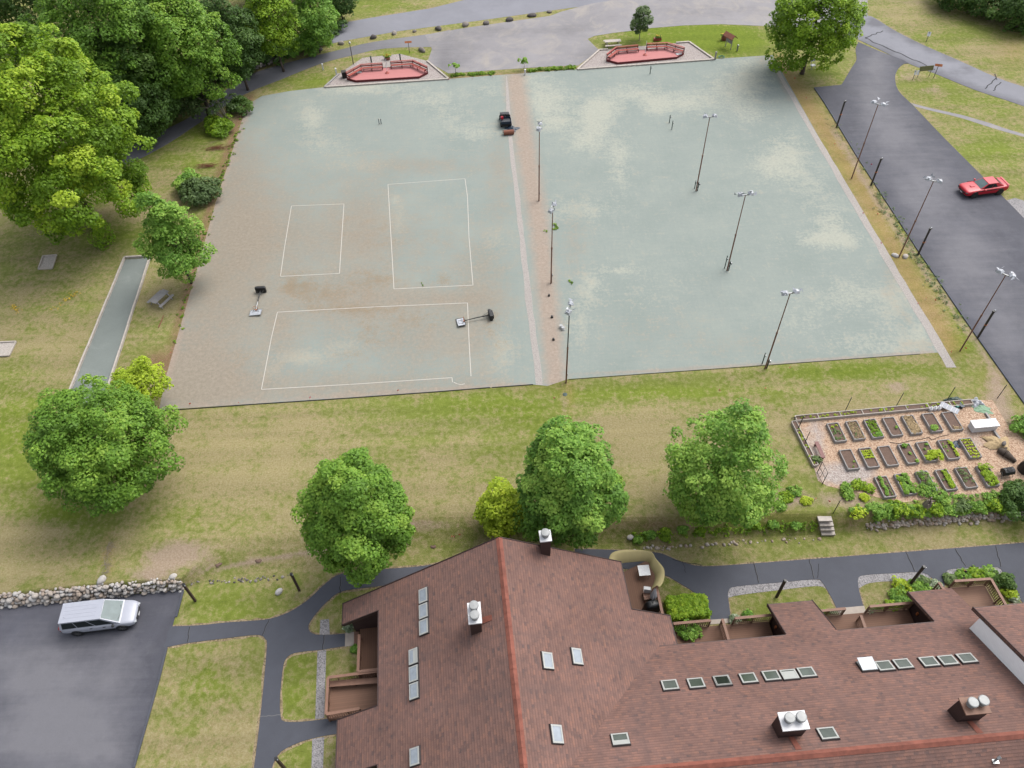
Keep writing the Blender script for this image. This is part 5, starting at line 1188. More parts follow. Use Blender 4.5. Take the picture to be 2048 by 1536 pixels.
# ------------------------------------------------------------------ utility cart, tarp and roller on the middle strip
t = thing('utility_cart', 'dark four wheeled utility cart parked on the middle strip', 'utility cart', at((1011, 246)), rad(94))
m = MB(); m.box((0, 0, .42), (2.5, 1.2, .22)); m.box((1.05, 0, .62), (.55, 1.15, .28)); m.build('body', MAT['black'], t, bevel=.06)
m = MB(); m.box((-.72, 0, .64), (1.15, 1.25, .06))
for c, d in (((-.72, .62, .8), (1.15, .05, .3)), ((-.72, -.62, .8), (1.15, .05, .3)), ((-1.28, 0, .8), (.05, 1.25, .3)), ((-.16, 0, .8), (.05, 1.25, .3))): m.box(c, d)
m.build('cargo_bed', MAT['bluegrey'], t, bevel=.015)
for y in (-.3, .3): MB().box((.12, y, .72), (.5, .5, .16)).box((-.1, y, .98), (.12, .5, .42)).build('seat', MAT['tyre'], t, bevel=.05)
MB().tube((.75, .3, .75), (.55, .3, 1.02), .02, .02, 8).lathe([(.17, -.015), (.19, 0), (.17, .015)], 16, (.54, .3, 1.03)).build('steering_wheel', MAT['black'], t)
for x in (-.78, .85):
    for y in (-.58, .58):
        wv = MB().tube((x, y - .12, .28), (x, y + .12, .28), .28, .28, 18).build('wheel', MAT['tyre'], t, bevel=.04)
MB().tube((1.34, -.4, .55), (1.34, .4, .55), .03, .03, 8).tube((1.2, -.4, .5), (1.34, -.4, .55), .03, .03, 8).tube((1.2, .4, .5), (1.34, .4, .55), .03, .03, 8).build('bumper', MAT['metal'], t)
m = MB()
for k in range(12):
    rg = random.Random(k); m.beam((-1.2 + rg.random() * .3, -.5 + k * .09, .72 + .06 * rg.random()), (-.25, -.45 + k * .08, .74), .03, .03)
tagged(m.build('tool_bundle', MAT['metal']), 'bundle of rods and hand tools in the bed of the utility cart', 'tools').matrix_world = Matrix.Translation(t.location) @ Matrix.Rotation(rad(94), 4, 'Z')
t2 = thing('fuel_can', 'small red fuel can on the utility cart', 'fuel can', at((1004, 238), .82), .4)
MB().box((0, 0, .17), (.34, .22, .34)).build('body', MAT['carred'], t2, bevel=.04); MB().tube((.08, 0, .33), (.2, 0, .46), .035, .02, 8).build('spout', MAT['black'], t2); MB().beam((-.12, 0, .38), (.06, 0, .38), .04, .04).build('handle', MAT['carred'], t2)
def tarp(name, px, rx, ry, h, mat, label, seed, rz=0.0):
    rng = np.random.default_rng(seed); n = 26; k1 = rng.normal(size=(7, 2)) * 2.6; ph = rng.random(7) * 6
    V = []; F = []
    for i in range(n):
        for j in range(n):
            x, y = i / (n - 1) * 2 - 1, j / (n - 1) * 2 - 1
            f = np.sin(k1 @ np.array([x, y]) * 2 + ph); e = 1 + .18 * math.sin(4 * math.atan2(y, x) + ph[0]) + .1 * math.sin(7 * math.atan2(y, x) + ph[1])
            z = max(.012, h * (1 - .9 * max(abs(x), abs(y)) ** 2) * (.55 + .25 * abs(f[:4].sum()) / 2) + .02 * f[4])
            V.append((x * rx * e, y * ry * e, z))
    for i in range(n - 1):
        for j in range(n - 1): a = i * n + j; F.append((a, a + n, a + n + 1, a + 1))
    o = MB().add(V, F).build(name, MAT[mat], smooth=True); o.location = at(px, .01) if not isinstance(px, Vector) else px; o.rotation_euler.z = rz
    return tagged(o, label, 'tarp')
tarp('tarp', (1024, 257), .75, .5, .3, 'bluegrey', 'crumpled dark blue tarp sliding off the utility cart', 4, -.5)
t = thing('drum_roller', 'rusty lawn roller drum lying behind the utility cart', 'roller', at((1017.5, 269)), rad(6))
MB().tube((-.6, 0, .3), (.6, 0, .3), .3, .3, 28).build('drum', MAT['terracotta'], t); MB().tube((-.62, 0, .3), (-.6, 0, .3), .26, .26, 24).tube((.6, 0, .3), (.62, 0, .3), .26, .26, 24).build('end_plate', MAT['rust'], t)
MB().tube((-.72, 0, .3), (.72, 0, .3), .03, .03, 8).tube((-.72, 0, .3), (-.72, .45, .34), .025, .025, 8).tube((.72, 0, .3), (.72, .45, .34), .025, .025, 8).tube((-.72, .45, .34), (.72, .45, .34), .025, .025, 8).build('pull_frame', MAT['rust'], t)

# small litter on the middle strip
for px, r, m_, nm, lab in (((1104, 635), .13, 'black', 'bucket', 'black upturned bucket on the middle strip, above the pair of white cans'), ((1107, 680), .12, 'black', 'bucket', 'black upturned bucket on the middle strip, below the pair of white cans'), ((1098, 592), .11, 'black', 'bucket', 'black upturned bucket nearest the halfway light pole')):
    t = thing(nm, lab, 'bucket', at(px), 0, 'black buckets on the middle strip'); MB().lathe([(r, 0), (r * 1.02, .03), (r * .8, .22), (r * .3, .235)], 16).build('body', MAT[m_], t); MB().tube((-r, 0, .03), (0, r * 1.3, .01), .008, .008, 6).build('handle', MAT['metal'], t)
for px, lab in (((1122, 655), 'white paint can on the middle strip, upper of the pair'), ((1126, 659), 'white paint can on the middle strip, lower of the pair')):
    t = thing('paint_can', lab, 'paint can', at(px), 0, 'white paint cans on the middle strip'); MB().tube((0, 0, 0), (0, 0, .28), .15, .15, 18).build('body', MAT['white'], t); MB().lathe([(.13, 0), (.155, .01), (.155, .03), (.12, .03)], 18, (0, 0, .27)).build('lid', MAT['metal'], t)
rg = random.Random(4)
FL = [(318, 822), (380, 812), (480, 810), (620, 800), (795, 785), (345, 710), (897, 158 + 4), (910, 161), (945, 160), (985, 158), (1590, 160), (1612, 200), (1640, 240), (1667, 292), (1708, 355), (1740, 332), (1753, 431), (1724, 429), (1760, 489), (1850, 601), (1870, 605), (1835, 610), (1900, 706), (1928, 699), (1437, 783), (1528, 781), (1580, 738), (910, 1075), (922, 1073), (903, 1078), (1110, 800), (1628, 1002), (1655, 1005), (1585, 984), (1620, 112), (1600, 130)]
for i, px in enumerate(FL):
    t = thing('marker_flag', 'small bright wire marker flag stuck in the ground at the court or lawn edge', 'marker flag', atg(px), rg.uniform(0, 6), 'small wire marker flags')
    MB().tube((0, 0, -.05), (0, 0, .32), .008, .008, 6).build('wire', MAT['metal'], t); MB().box((.08, 0, .27), (.16, .012, .12)).build('pennant', MAT['flag' if i % 3 else 'pinkflag'], t)
# black edging along the near side of the courts
for pts, lab in (([(318, 822), (500, 809), (700, 796), (880, 783), (980, 775)], 'black plastic edging along the near side of the left court'), ([(984, 775), (1066, 769)], 'black hose end lying at the near side of the left court'), ([(1137, 759), (1300, 747), (1500, 733), (1700, 718), (1840, 708)], 'thin dark edging along the near side of the right court')):
    m = MB(); P = [at(p, .02) for p in pts]
    m.path(P, [.045 if pts[0][0] < 1100 else .025] * len(P), 6); tagged(m.build('court_edging', MAT['black']), lab, 'edging')
# ------------------------------------------------------------------ red spectator decks with benches
def red_deck(front, backL, backR, sideL, sideR, gapL, gapR, label, loc):
    t = thing('viewing_deck', label, 'deck', loc, 0, 'red eight sided viewing decks behind the courts')
    zf = .28; f0, f1 = at(front[0], zf), at(front[1], zf); L = f1 - f0; ax = Vector((L.x, L.y, 0)).normalized(); ay = Vector((-ax.y, ax.x, 0))
    def pt(px, z): return at(px, z)
    zt = 1.05
    B = {k: pt(p, zt) for k, p in dict(bl=backL, br=backR, sl=sideL, sr=sideR, gl=gapL, gr=gapR).items()}
    ring_ = [f0, f1, B['sr'], B['br'], B['bl'], B['sl']]
    P = [Vector((p.x, p.y, zf)) for p in ring_]
    MB().prism(P, .05, uv=[(p.dot(ay), p.dot(ax)) for p in P]).build('floor', MAT['red'], t, world=True)
    m = MB(); Q = P + [P[0]]
    for a, b in zip(Q[:-1], Q[1:]):
        d = (b - a).normalized(); n = Vector((d.y, -d.x, 0)); m.beam(a + n * .03 + Vector((0, 0, -.14)), b + n * .03 + Vector((0, 0, -.14)), .05, .36)
    m.build('skirt', MAT['redtrim'], t, world=True)
    ctr = sum(P, Vector()) / 6
    def bench(pts):
        bk = MB(); st = MB(); lg = MB()
        for i_, (a, b) in enumerate(zip(pts[:-1], pts[1:])):
            e_ = .006 * i_; a, b = Vector((a.x, a.y, e_)), Vector((b.x, b.y, e_)); d = (b - a).normalized(); n = Vector((-d.y, d.x, 0))
            if n.dot(ctr - a) < 0: n = -n
            up = lambda z: Vector((0, 0, z))
            bk.beam(a + up(zt), b + up(zt), .2, .05); bk.beam(a + up(zt - .22), b + up(zt - .22), .04, .16)
            st.beam(a + n * .36 + up(zf + .43), b + n * .36 + up(zf + .43), .4, .05)
            k = max(2, int((b - a).length / 1.4))
            for i in range(k + 1):
                q = a.lerp(b, i / k); lg.beam(q + up(zf - .2), q + up(zt), .09, .09); lg.beam(q + n * .5 + up(zf), q + n * .5 + up(zf + .42), .08, .08); lg.beam(q + up(zf + .36), q + n * .5 + up(zf + .36), .05, .1)
        o = bk.build('backrest', MAT['redrail'], t, world=True); st.build('seat', MAT['redrail'], t, world=True); lg.build('bench_leg', MAT['redtrim'], t, world=True)
    bench([B['sl'], B['bl'], B['gl']]); bench([B['gr'], B['br'], B['sr']])
    return t
red_deck(((712, 161), (838, 153)), (721, 129), (825, 120), (692, 145), (854, 133), (764, 126), (781, 123), 'red deck with two benches behind the left court', at((775, 146)))
red_deck(((1236, 125), (1353, 114)), (1232, 94), (1334, 85), (1214, 108), (1369, 95), (1276, 90), (1294, 87), 'red deck with two benches behind the right court, white table near it', at((1292, 108)))
for px, lab in (((774.5, 146), 'white parasol pole standing on the left red deck'), ((1290, 110), 'white parasol pole standing on the right red deck')):
    t = thing('parasol_pole', lab, 'pole', at(px, .28), 0, 'white parasol poles of the red decks'); MB().tube((0, 0, 0), (.05, .1, 1.9), .035, .03, 10).build('pole', MAT['white'], t); MB().lathe([(.3, 0), (.3, .05), (.06, .1), (.05, .25)], 18).build('foot', MAT['redrail'], t)
for px, lab in (((717, 145), 'white folded chair lying on the left red deck'), ((1358, 108), 'white board lying on the right red deck')):
    t = thing('white_board', lab, 'board', at(px, .31), .3); MB().box((0, 0, .03), (.8, .45, .05)).build('panel', MAT['white'], t, bevel=.01); MB().tube((-.38, -.2, .06), (.38, -.2, .06), .015, .015, 6).tube((-.38, .2, .06), (.38, .2, .06), .015, .015, 6).build('frame', MAT['metal'], t)
# timber kerbs of the gravel beds
for pts, lab in (([(649, 174.5), (897, 158), (854, 122)], 'pale timber kerb round the left gravel bed'), ([(678, 148), (649, 174.5)], 'dark timber kerb at the left end of the left gravel bed'), ([(1199, 100), (1155, 139), (1428, 119), (1378, 84), (1352, 86)], 'pale timber kerb round the right gravel bed'), ([(1199, 100), (1216, 99)], 'short pale timber kerb behind the right red deck')):
    m = MB(); P = [at(p, .06) for p in pts]
    for i_, (a, b) in enumerate(zip(P[:-1], P[1:])):
        e_ = Vector((0, 0, .006 * i_)); a = a + e_; b = b + e_; n = max(1, int((b - a).length / 2.4))
        for k in range(n): m.beam(a.lerp(b, k / n), a.lerp(b, (k + .985) / n), .24, .22)
    tagged(m.build('timber_kerb', MAT['timber' if 'pale' in lab else 'greytimber']), lab, 'kerb')
# trash bin
t = thing('trash_bin', 'black square bin at the left end of the left red deck', 'bin', at((689.5, 155)), .3); MB().box((0, 0, .42), (.62, .62, .84)).build('body', MAT['black'], t, bevel=.03); MB().box((0, 0, .87), (.68, .68, .07)).build('lid', MAT['darkpost'], t, bevel=.02)
# picnic tables
def picnic(px, rz, label, L=1.9, px2=None):
    t = thing('picnic_table', label, 'picnic table', at(px), rz)
    m = MB()
    for k in range(5): m.box((0, (k - 2) * .155, .75), (L, .145, .04))
    m.build('tabletop', MAT['greytimber'] if L < 2 else MAT['timber'], t)
    for s in (-1, 1):
        b = MB()
        for k in range(2): b.box((0, s * (.68 + .15 * k), .44), (L, .14, .04))
        b.build('bench_seat', MAT['greytimber'] if L < 2 else MAT['timber'], t)
    for s in (-1, 1):
        f = MB(); x = s * L * .36; f.beam((x, -.3, .73), (x, -.72, .0), .09, .05); f.beam((x, .3, .73), (x, .72, 0), .09, .05); f.beam((x + .05, -.82, .4), (x + .05, .82, .4), .05, .1); f.beam((x + .05, -.35, .69), (x + .05, .35, .69), .05, .08); f.build('trestle', MAT['greytimber'], t)
picnic((324, 604), rad(64), 'weathered grey picnic table beside the bocce lane', 1.95)
picnic((1224.5, 92), rad(4), 'pale picnic table on the grass behind the right red deck', 2.3)
# bocce lane
MAT['lane'] = asphalt('lane_dust', srgb(140, 148, 144), .1, .16, pale=srgb(160, 166, 162))
BO = [(251, 519), (296, 516), (203, 812), (132, 800)]
sheet('bocce_lane', BO, MAT['lane'], .02, label='grey green bocce lane between pale timber boards')
for a, b, lab in (((249, 515), (131, 801), 'pale timber board along the left side of the bocce lane'), ((249, 515), (299, 512), 'pale timber board across the far end of the bocce lane'), ((300, 514), (203, 814), 'pale timber board along the right side of the bocce lane')):
    A, B = at(a, .12), at(b, .12); n = max(1, int((B - A).length / 3)); m = MB()
    for k in range(n): m.beam(A.lerp(B, k / n) + Vector((.02 * (k % 2), 0, 0)), A.lerp(B, (k + .99) / n) + Vector((.02 * (k % 2), 0, 0)), .16, .26)
    tagged(m.build('lane_board', MAT['timber']), lab, 'timber board', 'boards round the bocce lane')
MAT['palesand'] = gravel('pale_sand', srgb(206, 196, 186), srgb(222, 214, 206), 24)
for P, lab in (([(86, 512), (113, 510), (104, 537), (77, 538)], 'pale sand box on the left lawn, upper one'), ([(-9, 685), (32, 683), (18, 711), (-22, 713)], 'pale sand box cut by the left edge of the photo')):
    ctr = at((sum(p[0] for p in P) / 4, sum(p[1] for p in P) / 4)); t = thing('sand_box', lab, 'sand box', ctr, 0, 'sand boxes on the left lawn'); W = [at(p, .1) for p in P]; m = MB()
    for i_, (a, b) in enumerate(zip(W, W[1:] + W[:1])): m.beam(a + Vector((0, 0, .004 * i_)), b + Vector((0, 0, .004 * i_)), .12, .14)
    m.build('frame', MAT['timber'], t, world=True); MB().prism([Vector((p.x, p.y, .07)) for p in [at(q, .07) for q in P]][::-1], .06).build('sand', MAT['palesand'], t, world=True)
q0, q1 = at((317, 655), .03), at((327, 631), .03); tagged(MB().path([q0, q0.lerp(q1, .5) + Vector((.03, 0, .02)), q1], [.05, .045, .03], 8).build('fallen_stick', MAT['terracotta']), 'brown stick lying on the grass below the picnic table', 'stick')

# ------------------------------------------------------------------ signs and small posts at the far side
def sign(name, label, px, h, panel, pw, ph, mat, rz=0.0, post='darkpost', two=False, tilt=0.0):
    t = thing(name, label, 'sign', at(px), rz)
    for s in ((-1, 1) if two else (0,)): MB().tube((s * pw * .42, 0, -.1), (s * pw * .42, 0, h), .04, .035, 8).build('post', MAT[post], t)
    m = MB(); m.box((0, -.03, h - ph / 2), (pw, .04, ph), 0, tilt=('X', tilt)); m.build('panel', MAT[mat], t, bevel=.01); return t
sign('sign_post', 'orange topped black post sign on the grass left of the turning area', (819, 106), 1.7, None, .95, .26, 'orange', .1, tilt=-.7)
sign('sign_post', 'orange topped post sign beside the right hand road', (1867, 156), 1.9, None, .9, .3, 'orange', -.3, tilt=-.6)
sign('road_sign', 'small white sign on the grass beyond the right hand road', (1852, 84), 1.4, None, .42, .55, 'white', -.4, 'greenpaint', tilt=-.5)
t = sign('road_sign', 'twin panelled white sign at the parking lot entrance', (1825, 160), 1.3, None, .24, .55, 'white', -.2, tilt=-.4); MB().box((.3, -.03, 1.05), (.24, .04, .55), 0, tilt=('X', -.4)).build('panel', MAT['white'], t, bevel=.01)
sign('banner_frame', 'olive banner stretched between two thin posts at the parking lot entrance', (1846, 154), 1.5, None, 1.9, .62, 'banner', .12, 'banner', two=True, tilt=-.2)
t = thing('lamp_post', 'thin grey lamp post behind the left red deck', 'lamp post', at((707, 129))); MB().tube((0, 0, -.1), (0, 0, 2.9), .06, .045, 10).build('post', MAT['darkpost'], t); MB().lathe([(.06, 0), (.16, .05), (.16, .22), (.04, .32)], 14, (0, 0, 2.9)).build('lamp_head', MAT['metal'], t)
for px, h, m_, lab in (((646.5, 140), .8, 'white', 'white utility pedestal on the grass beside the driveway'), ((673.5, 151), .95, 'white', 'white utility pedestal nearest the black bin'), ((743, 125), .8, 'greenpaint', 'grey green utility pedestal behind the left bench'), ((801, 121), .85, 'greenpaint', 'grey green utility pedestal behind the right bench of the left deck'), ((1474, 102), .8, 'metal', 'grey path light post on the grass beside the notice shelter'), ((1430, 119), 1.0, 'greytimber', 'grey water post at the corner of the right gravel bed'), ((1050, 150), .7, 'white', 'white marker post at the far end of the middle strip')):
    t = thing('utility_post', lab, 'post', at(px), .3); MB().box((0, 0, h / 2), (.17, .17, h)).build('body', MAT[m_], t, bevel=.02); MB().lathe([(.13, 0), (.13, .06), (.03, .12)], 14, (0, 0, h)).build('cap', MAT[m_], t)
m = MB(); c = at((1443, 114), .05)
for k in range(3):
    n = 22
    for i in range(n):
        a0, a1 = 6.283 * i / n, 6.283 * (i + 1) / n; r = .22 + .06 * k; m.tube(c + Vector((math.cos(a0) * r * 1.3, math.sin(a0) * r, .03 * k)), c + Vector((math.cos(a1) * r * 1.3, math.sin(a1) * r, .03 * k)), .02, .02, 6, cap=False)
tagged(m.build('garden_hose', MAT['teal']), 'coiled green garden hose beside the grey water post', 'hose')
t = thing('notice_shelter', 'brown roofed notice shelter on the grass between deck and maple', 'notice shelter', at((1456, 96)), .5)
for s in (-1, 1): MB().tube((0, s * .55, -.1), (0, s * .55, 1.7), .06, .06, 8).build('post', MAT['greytimber'], t)
MB().box((0, 0, 1.15), (.06, 1.05, .8)).build('board', MAT['greytimber'], t)
m = MB()
for s in (-1, 1): m.add([(0, -.95, 2.05), (0, .95, 2.05), (s * .55, .95, 1.62), (s * .55, -.95, 1.62), (0, -.95, 1.98), (0, .95, 1.98), (s * .55, .95, 1.55), (s * .55, -.95, 1.55)], [(0, 1, 2, 3), (4, 7, 6, 5), (3, 2, 6, 7), (0, 3, 7, 4), (1, 5, 6, 2)])
m.build('roof', MAT['terracotta'], t)
def planter(px, r, h, lab, box=False):
    t = thing('flower_planter', lab, 'planter', at(px), .1)
    if box: MB().box((0, 0, h / 2), (1.1, .4, h)).build('box', MAT['redrail'], t, bevel=.02)
    else: MB().lathe([(r * .8, 0), (r, h * .5), (r * .85, h)], 18).build('barrel', MAT['terracotta'], t)
    rng = np.random.default_rng(int(px[0])); L = [(rng.normal() * r * .7, rng.normal() * .12, h + .1 + .1 * rng.random(), .16, 0) for _ in range(12)]
    put(leaf_mesh('foliage', LEAF['green'], L, 30, .09, rng, np.array([0, 0, h * .5]), tint=(.5, .2)), 'foliage', t)
    put(leaf_mesh('flowers', MAT['yellow'], [(q[0], q[1], q[2] + .12, .12, 0) for q in L], 7, .07, rng, np.array([0, 0, h * .5])), 'flowers', t)
planter((1314.5, 81), .45, .4, 'red planter box of yellow and white flowers behind the right deck', True); planter((1447.5, 80), .4, .6, 'brown barrel planter of yellow flowers at the notice shelter')
planter((775, 119), .4, .35, 'small planter of yellow flowers behind the gap of the left benches')
t = thing('lawn_chair', 'pale blue metal chair frame under the round maple', 'chair', at((1624, 137)), .4)
for x in (-.3, .3): MB().tube((x, -.3, 0), (x, .35, 1.35), .025, .025, 8).tube((x, .35, 0), (x, -.1, .5), .025, .025, 8).build('side_frame', MAT['film'], t)
MB().box((0, 0, .46), (.62, .5, .03)).build('seat', MAT['film'], t); MB().box((0, .26, 1.05), (.6, .03, .3), 0, tilt=('X', -.45)).build('backrest', MAT['film'], t)

# ------------------------------------------------------------------ brown wooden lamp posts along the lower paths
def wood_post(base, h, lab, lean=(0, 0)):
    t = thing('path_light', lab, 'path light', atg(base), .2, 'brown wooden path lights')
    MB().box((0, 0, h / 2 - .1), (.16, .16, h + .2)).build('post', MAT['brownpost'], t, bevel=.01); MB().box((0, 0, h - .02), (.2, .2, .14)).build('lamp_head', MAT['black'], t, bevel=.015); MB().box((.09, -.09, h - .03), (.06, .06, .08)).build('lens', MAT['headlamp'], t)
for b, h, lab in (((599, 1181), 2.6, 'brown wooden path light on the lawn left of the dense maple'), ((391, 1202), 2.6, 'brown wooden path light at the end of the boulder wall'), ((570, 1538), 2.3, 'brown wooden path light at the bottom edge of the photo'), ((1553, 1194), 2.6, 'brown wooden path light on the lawn near the hedge'), ((1818, 1171), 2.9, 'brown wooden path light among the bright plants')): wood_post(b, h, lab)
# ------------------------------------------------------------------ cars
def loft_body(st, crown, n_side=1):
    V = []; F = []; K = 12
    for x, w, zb, zt in st:
        zm = zb + (zt - zb) * .55
        half = [(.80 * w, zb), (.965 * w, zb + .10), (w, zm), (.975 * w, zt - .07), (.88 * w, zt), (.45 * w, zt + crown)]
        V += [(x, -y, z) for y, z in half] + [(x, y, z) for y, z in half[::-1]]
    for i in range(len(st) - 1):
        for k in range(K): a = i * K + k; b = i * K + (k + 1) % K; F.append((a, b, b + K, a + K))
    F += [tuple(range(K - 1, -1, -1)), tuple(range((len(st) - 1) * K, len(st) * K))]
    return MB().add(V, F[:-2] + [F[-2][::-1], F[-1][::-1]][:0] + F[-2:])
def car(name, label, cat, loc, rz, paint, st, cab, roofz, wheels, wr, halfw, glassmat='glass', van=False):
    t = thing(name, label, cat, loc, rz)
    body = loft_body(st, .035); o = body.build('body', MAT[paint], t, smooth=True, sub=2)
    bm = bmesh.new(); bm.from_mesh(o.data); bmesh.ops.recalc_face_normals(bm, faces=bm.faces[:]); bm.to_mesh(o.data); bm.free()
    xb0, xb1, wb, zb, xr0, xr1, wr_ = cab
    lo = [(xb0, -wb, zb), (xb1, -wb * .96, zb), (xb1, wb * .96, zb), (xb0, wb, zb)]; hi = [(xr0, -wr_, roofz), (xr1, -wr_, roofz), (xr1, wr_, roofz), (xr0, wr_, roofz)]
    lerp = lambda a, b, k: tuple(p + (q - p) * k for p, q in zip(a, b))
    def face(i, j, a, b, c, d, push):      # a panel of glass on one side of the cabin
        p = [lerp(lerp(lo[i], lo[j], u), lerp(hi[i], hi[j], u), v) for u, v in ((a, c), (b, c), (b, d), (a, d))]
        n = (Vector(p[1]) - Vector(p[0])).cross(Vector(p[3]) - Vector(p[0])).normalized(); ctr = Vector(((xb0 + xb1) / 2, 0, 1.1))
        if n.dot(Vector(p[0]) - ctr) < 0: n = -n
        return [Vector(q) + n * push for q in p] + [Vector(q) - n * .01 for q in p]
    def pane(nm, i, j, a, b, c, d, push=.012, m=glassmat):
        q = face(i, j, a, b, c, d, push); return MB().add(q, [(0, 1, 2, 3), (0, 4, 5, 1), (1, 5, 6, 2), (2, 6, 7, 3), (3, 7, 4, 0)]).build(nm, MAT[m], t)
    c = MB().add(lo + hi, [(0, 1, 5, 4), (1, 2, 6, 5), (2, 3, 7, 6), (3, 0, 4, 7)]); c.build('pillars', MAT[paint], t, bevel=.02)
    rf = MB().prism([(xr0 - .05, -wr_ - .015, roofz + .03), (xr1 + .03, -wr_ - .015, roofz + .03), (xr1 + .03, wr_ + .015, roofz + .03), (xr0 - .05, wr_ + .015, roofz + .03)], .1)
    if van:
        for y in (-.42, -.14, .14, .42): rf.box(((xr0 + xr1) / 2 - .1, y, roofz + .03), (xr1 - xr0 - .5, .05, .02))
    ro_ = rf.build('roof', MAT[paint], t, bevel=.045, smooth=False)
    pane('windscreen', 1, 2, .05, .95, .08, .96, m='screen_glass'); pane('rear_window', 3, 0, .08, .92, .15, .93)
    L = xb1 - xb0
    if van:
        for i, j, f in ((0, 1, 0), (3, 2, 0)):
            pane('side_window', i, j, .05, .30, .12, .88); pane('side_window', i, j, .315, .60, .12, .88); pane('side_window', i, j, .62, .93, .1, .86)
    else:
        for i, j in ((0, 1), (3, 2)): pane('side_window', i, j, .30, .52, .2, .9); pane('side_window', i, j, .54, .93, .12, .9)
    for x in wheels:
        for s in (-1, 1):
            y = s * (halfw - .12)
            wa = MB().tube((x, s * (halfw - .16), wr + .03), (x, s * (halfw + .012), wr + .03), wr * 1.14, wr * 1.14, 24).build('wheel_arch', MAT['black'], t)
            wv = MB().tube((x, y - .11, wr), (x, y + .11 + .03 * s, wr), wr, wr, 24)
            wo = wv.build('wheel', MAT['tyre'], t, bevel=.03)
            r = MB(); yy = y + s * .135
            r.tube((x, yy - .02 * s, wr), (x, yy, wr), wr * .22, wr * .2, 12)
            if van: r.tube((x, yy - .06 * s, wr), (x, yy - .025 * s, wr), wr * .68, wr * .68, 20)
            for k in range(7):
                an = k * 6.283 / 7; r.beam((x, yy - .01 * s, wr), (x + math.cos(an) * wr * .66, yy - .01 * s, wr + math.sin(an) * wr * .66), .05, .03)
            ro = r.build('rim', MAT['rim' if van else 'darkpost'], t); ro.parent = wo
    front = st[-1]; rear = st[0]
    for s in (-1, 1):
        MB().box((st[-1][0] - .14, s * st[-1][1] * .82, front[3] - .1), (.26, .36, .14), -s * .45).build('headlight', MAT['headlamp' if van else 'black'], t, bevel=.03)
        MB().box((rear[0] + .1, s * rear[1] * .92, rear[3] - .06), (.16, .22, .42 if van else .14), 0).build('tail_light', MAT['lens'], t, bevel=.02)
        MB().box((xb1 - .35 if not van else xb1 - .45, s * (halfw + .08), zb + .06), (.16, .2, .14)).build('mirror', MAT['black' if van else paint], t, bevel=.03)
        for k, xd in enumerate((-.35, .55) if van else (-.35,)):
            MB().box((xd, s * (halfw + .005), zb - .14), (.18, .03, .04)).build('door_handle', MAT['black'], t)
        MB().box(((wheels[0] + wheels[1]) / 2, s * (halfw - .01), .33), (abs(wheels[1] - wheels[0]) - .95, .05, .07)).build('side_sill', MAT['black'], t)
    MB().box((front[0] - .03, 0, front[2] + .2), (.1, front[1] * 1.25, .16)).build('grille', MAT['black'], t, bevel=.02)
    MB().box((front[0] + .025, 0, front[2] + .07), (.02, .32, .11)).build('number_plate', MAT['white'], t)
    if van:
        for s in (-1, 1): MB().beam((xb1 - .1, s * .1, zb + .045), (xb1 + .02 - .18, s * .55 - .1, zb + .14), .02, .02).build('wiper', MAT['black'], t)
        MB().tube((-1.9, -.4, roofz), (-1.95, -.4, roofz + .18), .012, .006, 6).build('aerial', MAT['black'], t)
    return t
fw, rw_ = at((1943, 396)), at((1995, 389)); d = (fw - rw_); rz = math.atan2(d.y, d.x); mid = (fw + rw_) / 2; side = Vector((-d.y, d.x, 0)).normalized()
if side.y < 0: side = -side
t = car('parked_car', 'red two door coupe with a dark side stripe on the dark parking lot', 'car', mid + side * .8 - Vector((math.cos(rz), math.sin(rz), 0)) * .05 + Vector((0, 0, .03)), rz, 'carred',
    [(-2.5, .74, .46, .86), (-2.4, .88, .34, .99), (-2.0, .94, .25, 1.03), (-1.3, .955, .22, .99), (-.6, .93, .22, .95), (.3, .93, .22, .93), (1.1, .95, .22, .93), (1.9, .95, .23, .89), (2.32, .92, .26, .83), (2.5, .82, .34, .74)],
    (-2.0, .92, .80, .93, -1.05, .08, .60), 1.41, (-1.48, 1.5), .36, .95)
for s in (-1, 1): MB().box((-.1, s * .957, .83), (3.1, .012, .1)).build('side_stripe', MAT['black'], t)
MB().box((1.45, 0, .965), (.5, .3, .05)).build('bonnet_scoop', MAT['carred'], t, bevel=.02); MB().box((-2.32, 0, 1.06), (.22, 1.6, .04)).build('spoiler', MAT['carred'], t, bevel=.015)
fw, rw_ = atl((249.5, 1257)), atl((159, 1268)); d = (fw - rw_); rz = math.atan2(d.y, d.x); mid = (fw + rw_) / 2; side = Vector((-d.y, d.x, 0)).normalized()
car('minivan', 'silver minivan parked under the boulder wall', 'car', mid + side * .82 + Vector((0, 0, .03)), rz, 'silver',
    [(-2.56, .84, .42, 1.0), (-2.46, .95, .32, 1.07), (-1.6, .985, .26, 1.08), (-.4, .985, .25, 1.06), (.8, .98, .25, 1.05), (1.5, .965, .25, 1.02), (2.05, .94, .26, .94), (2.4, .88, .3, .83), (2.58, .74, .36, .7)],
    (-2.47, 1.68, .93, 1.02, -2.25, .52, .74), 1.74, (-1.5, 1.58), .35, .985, van=True)

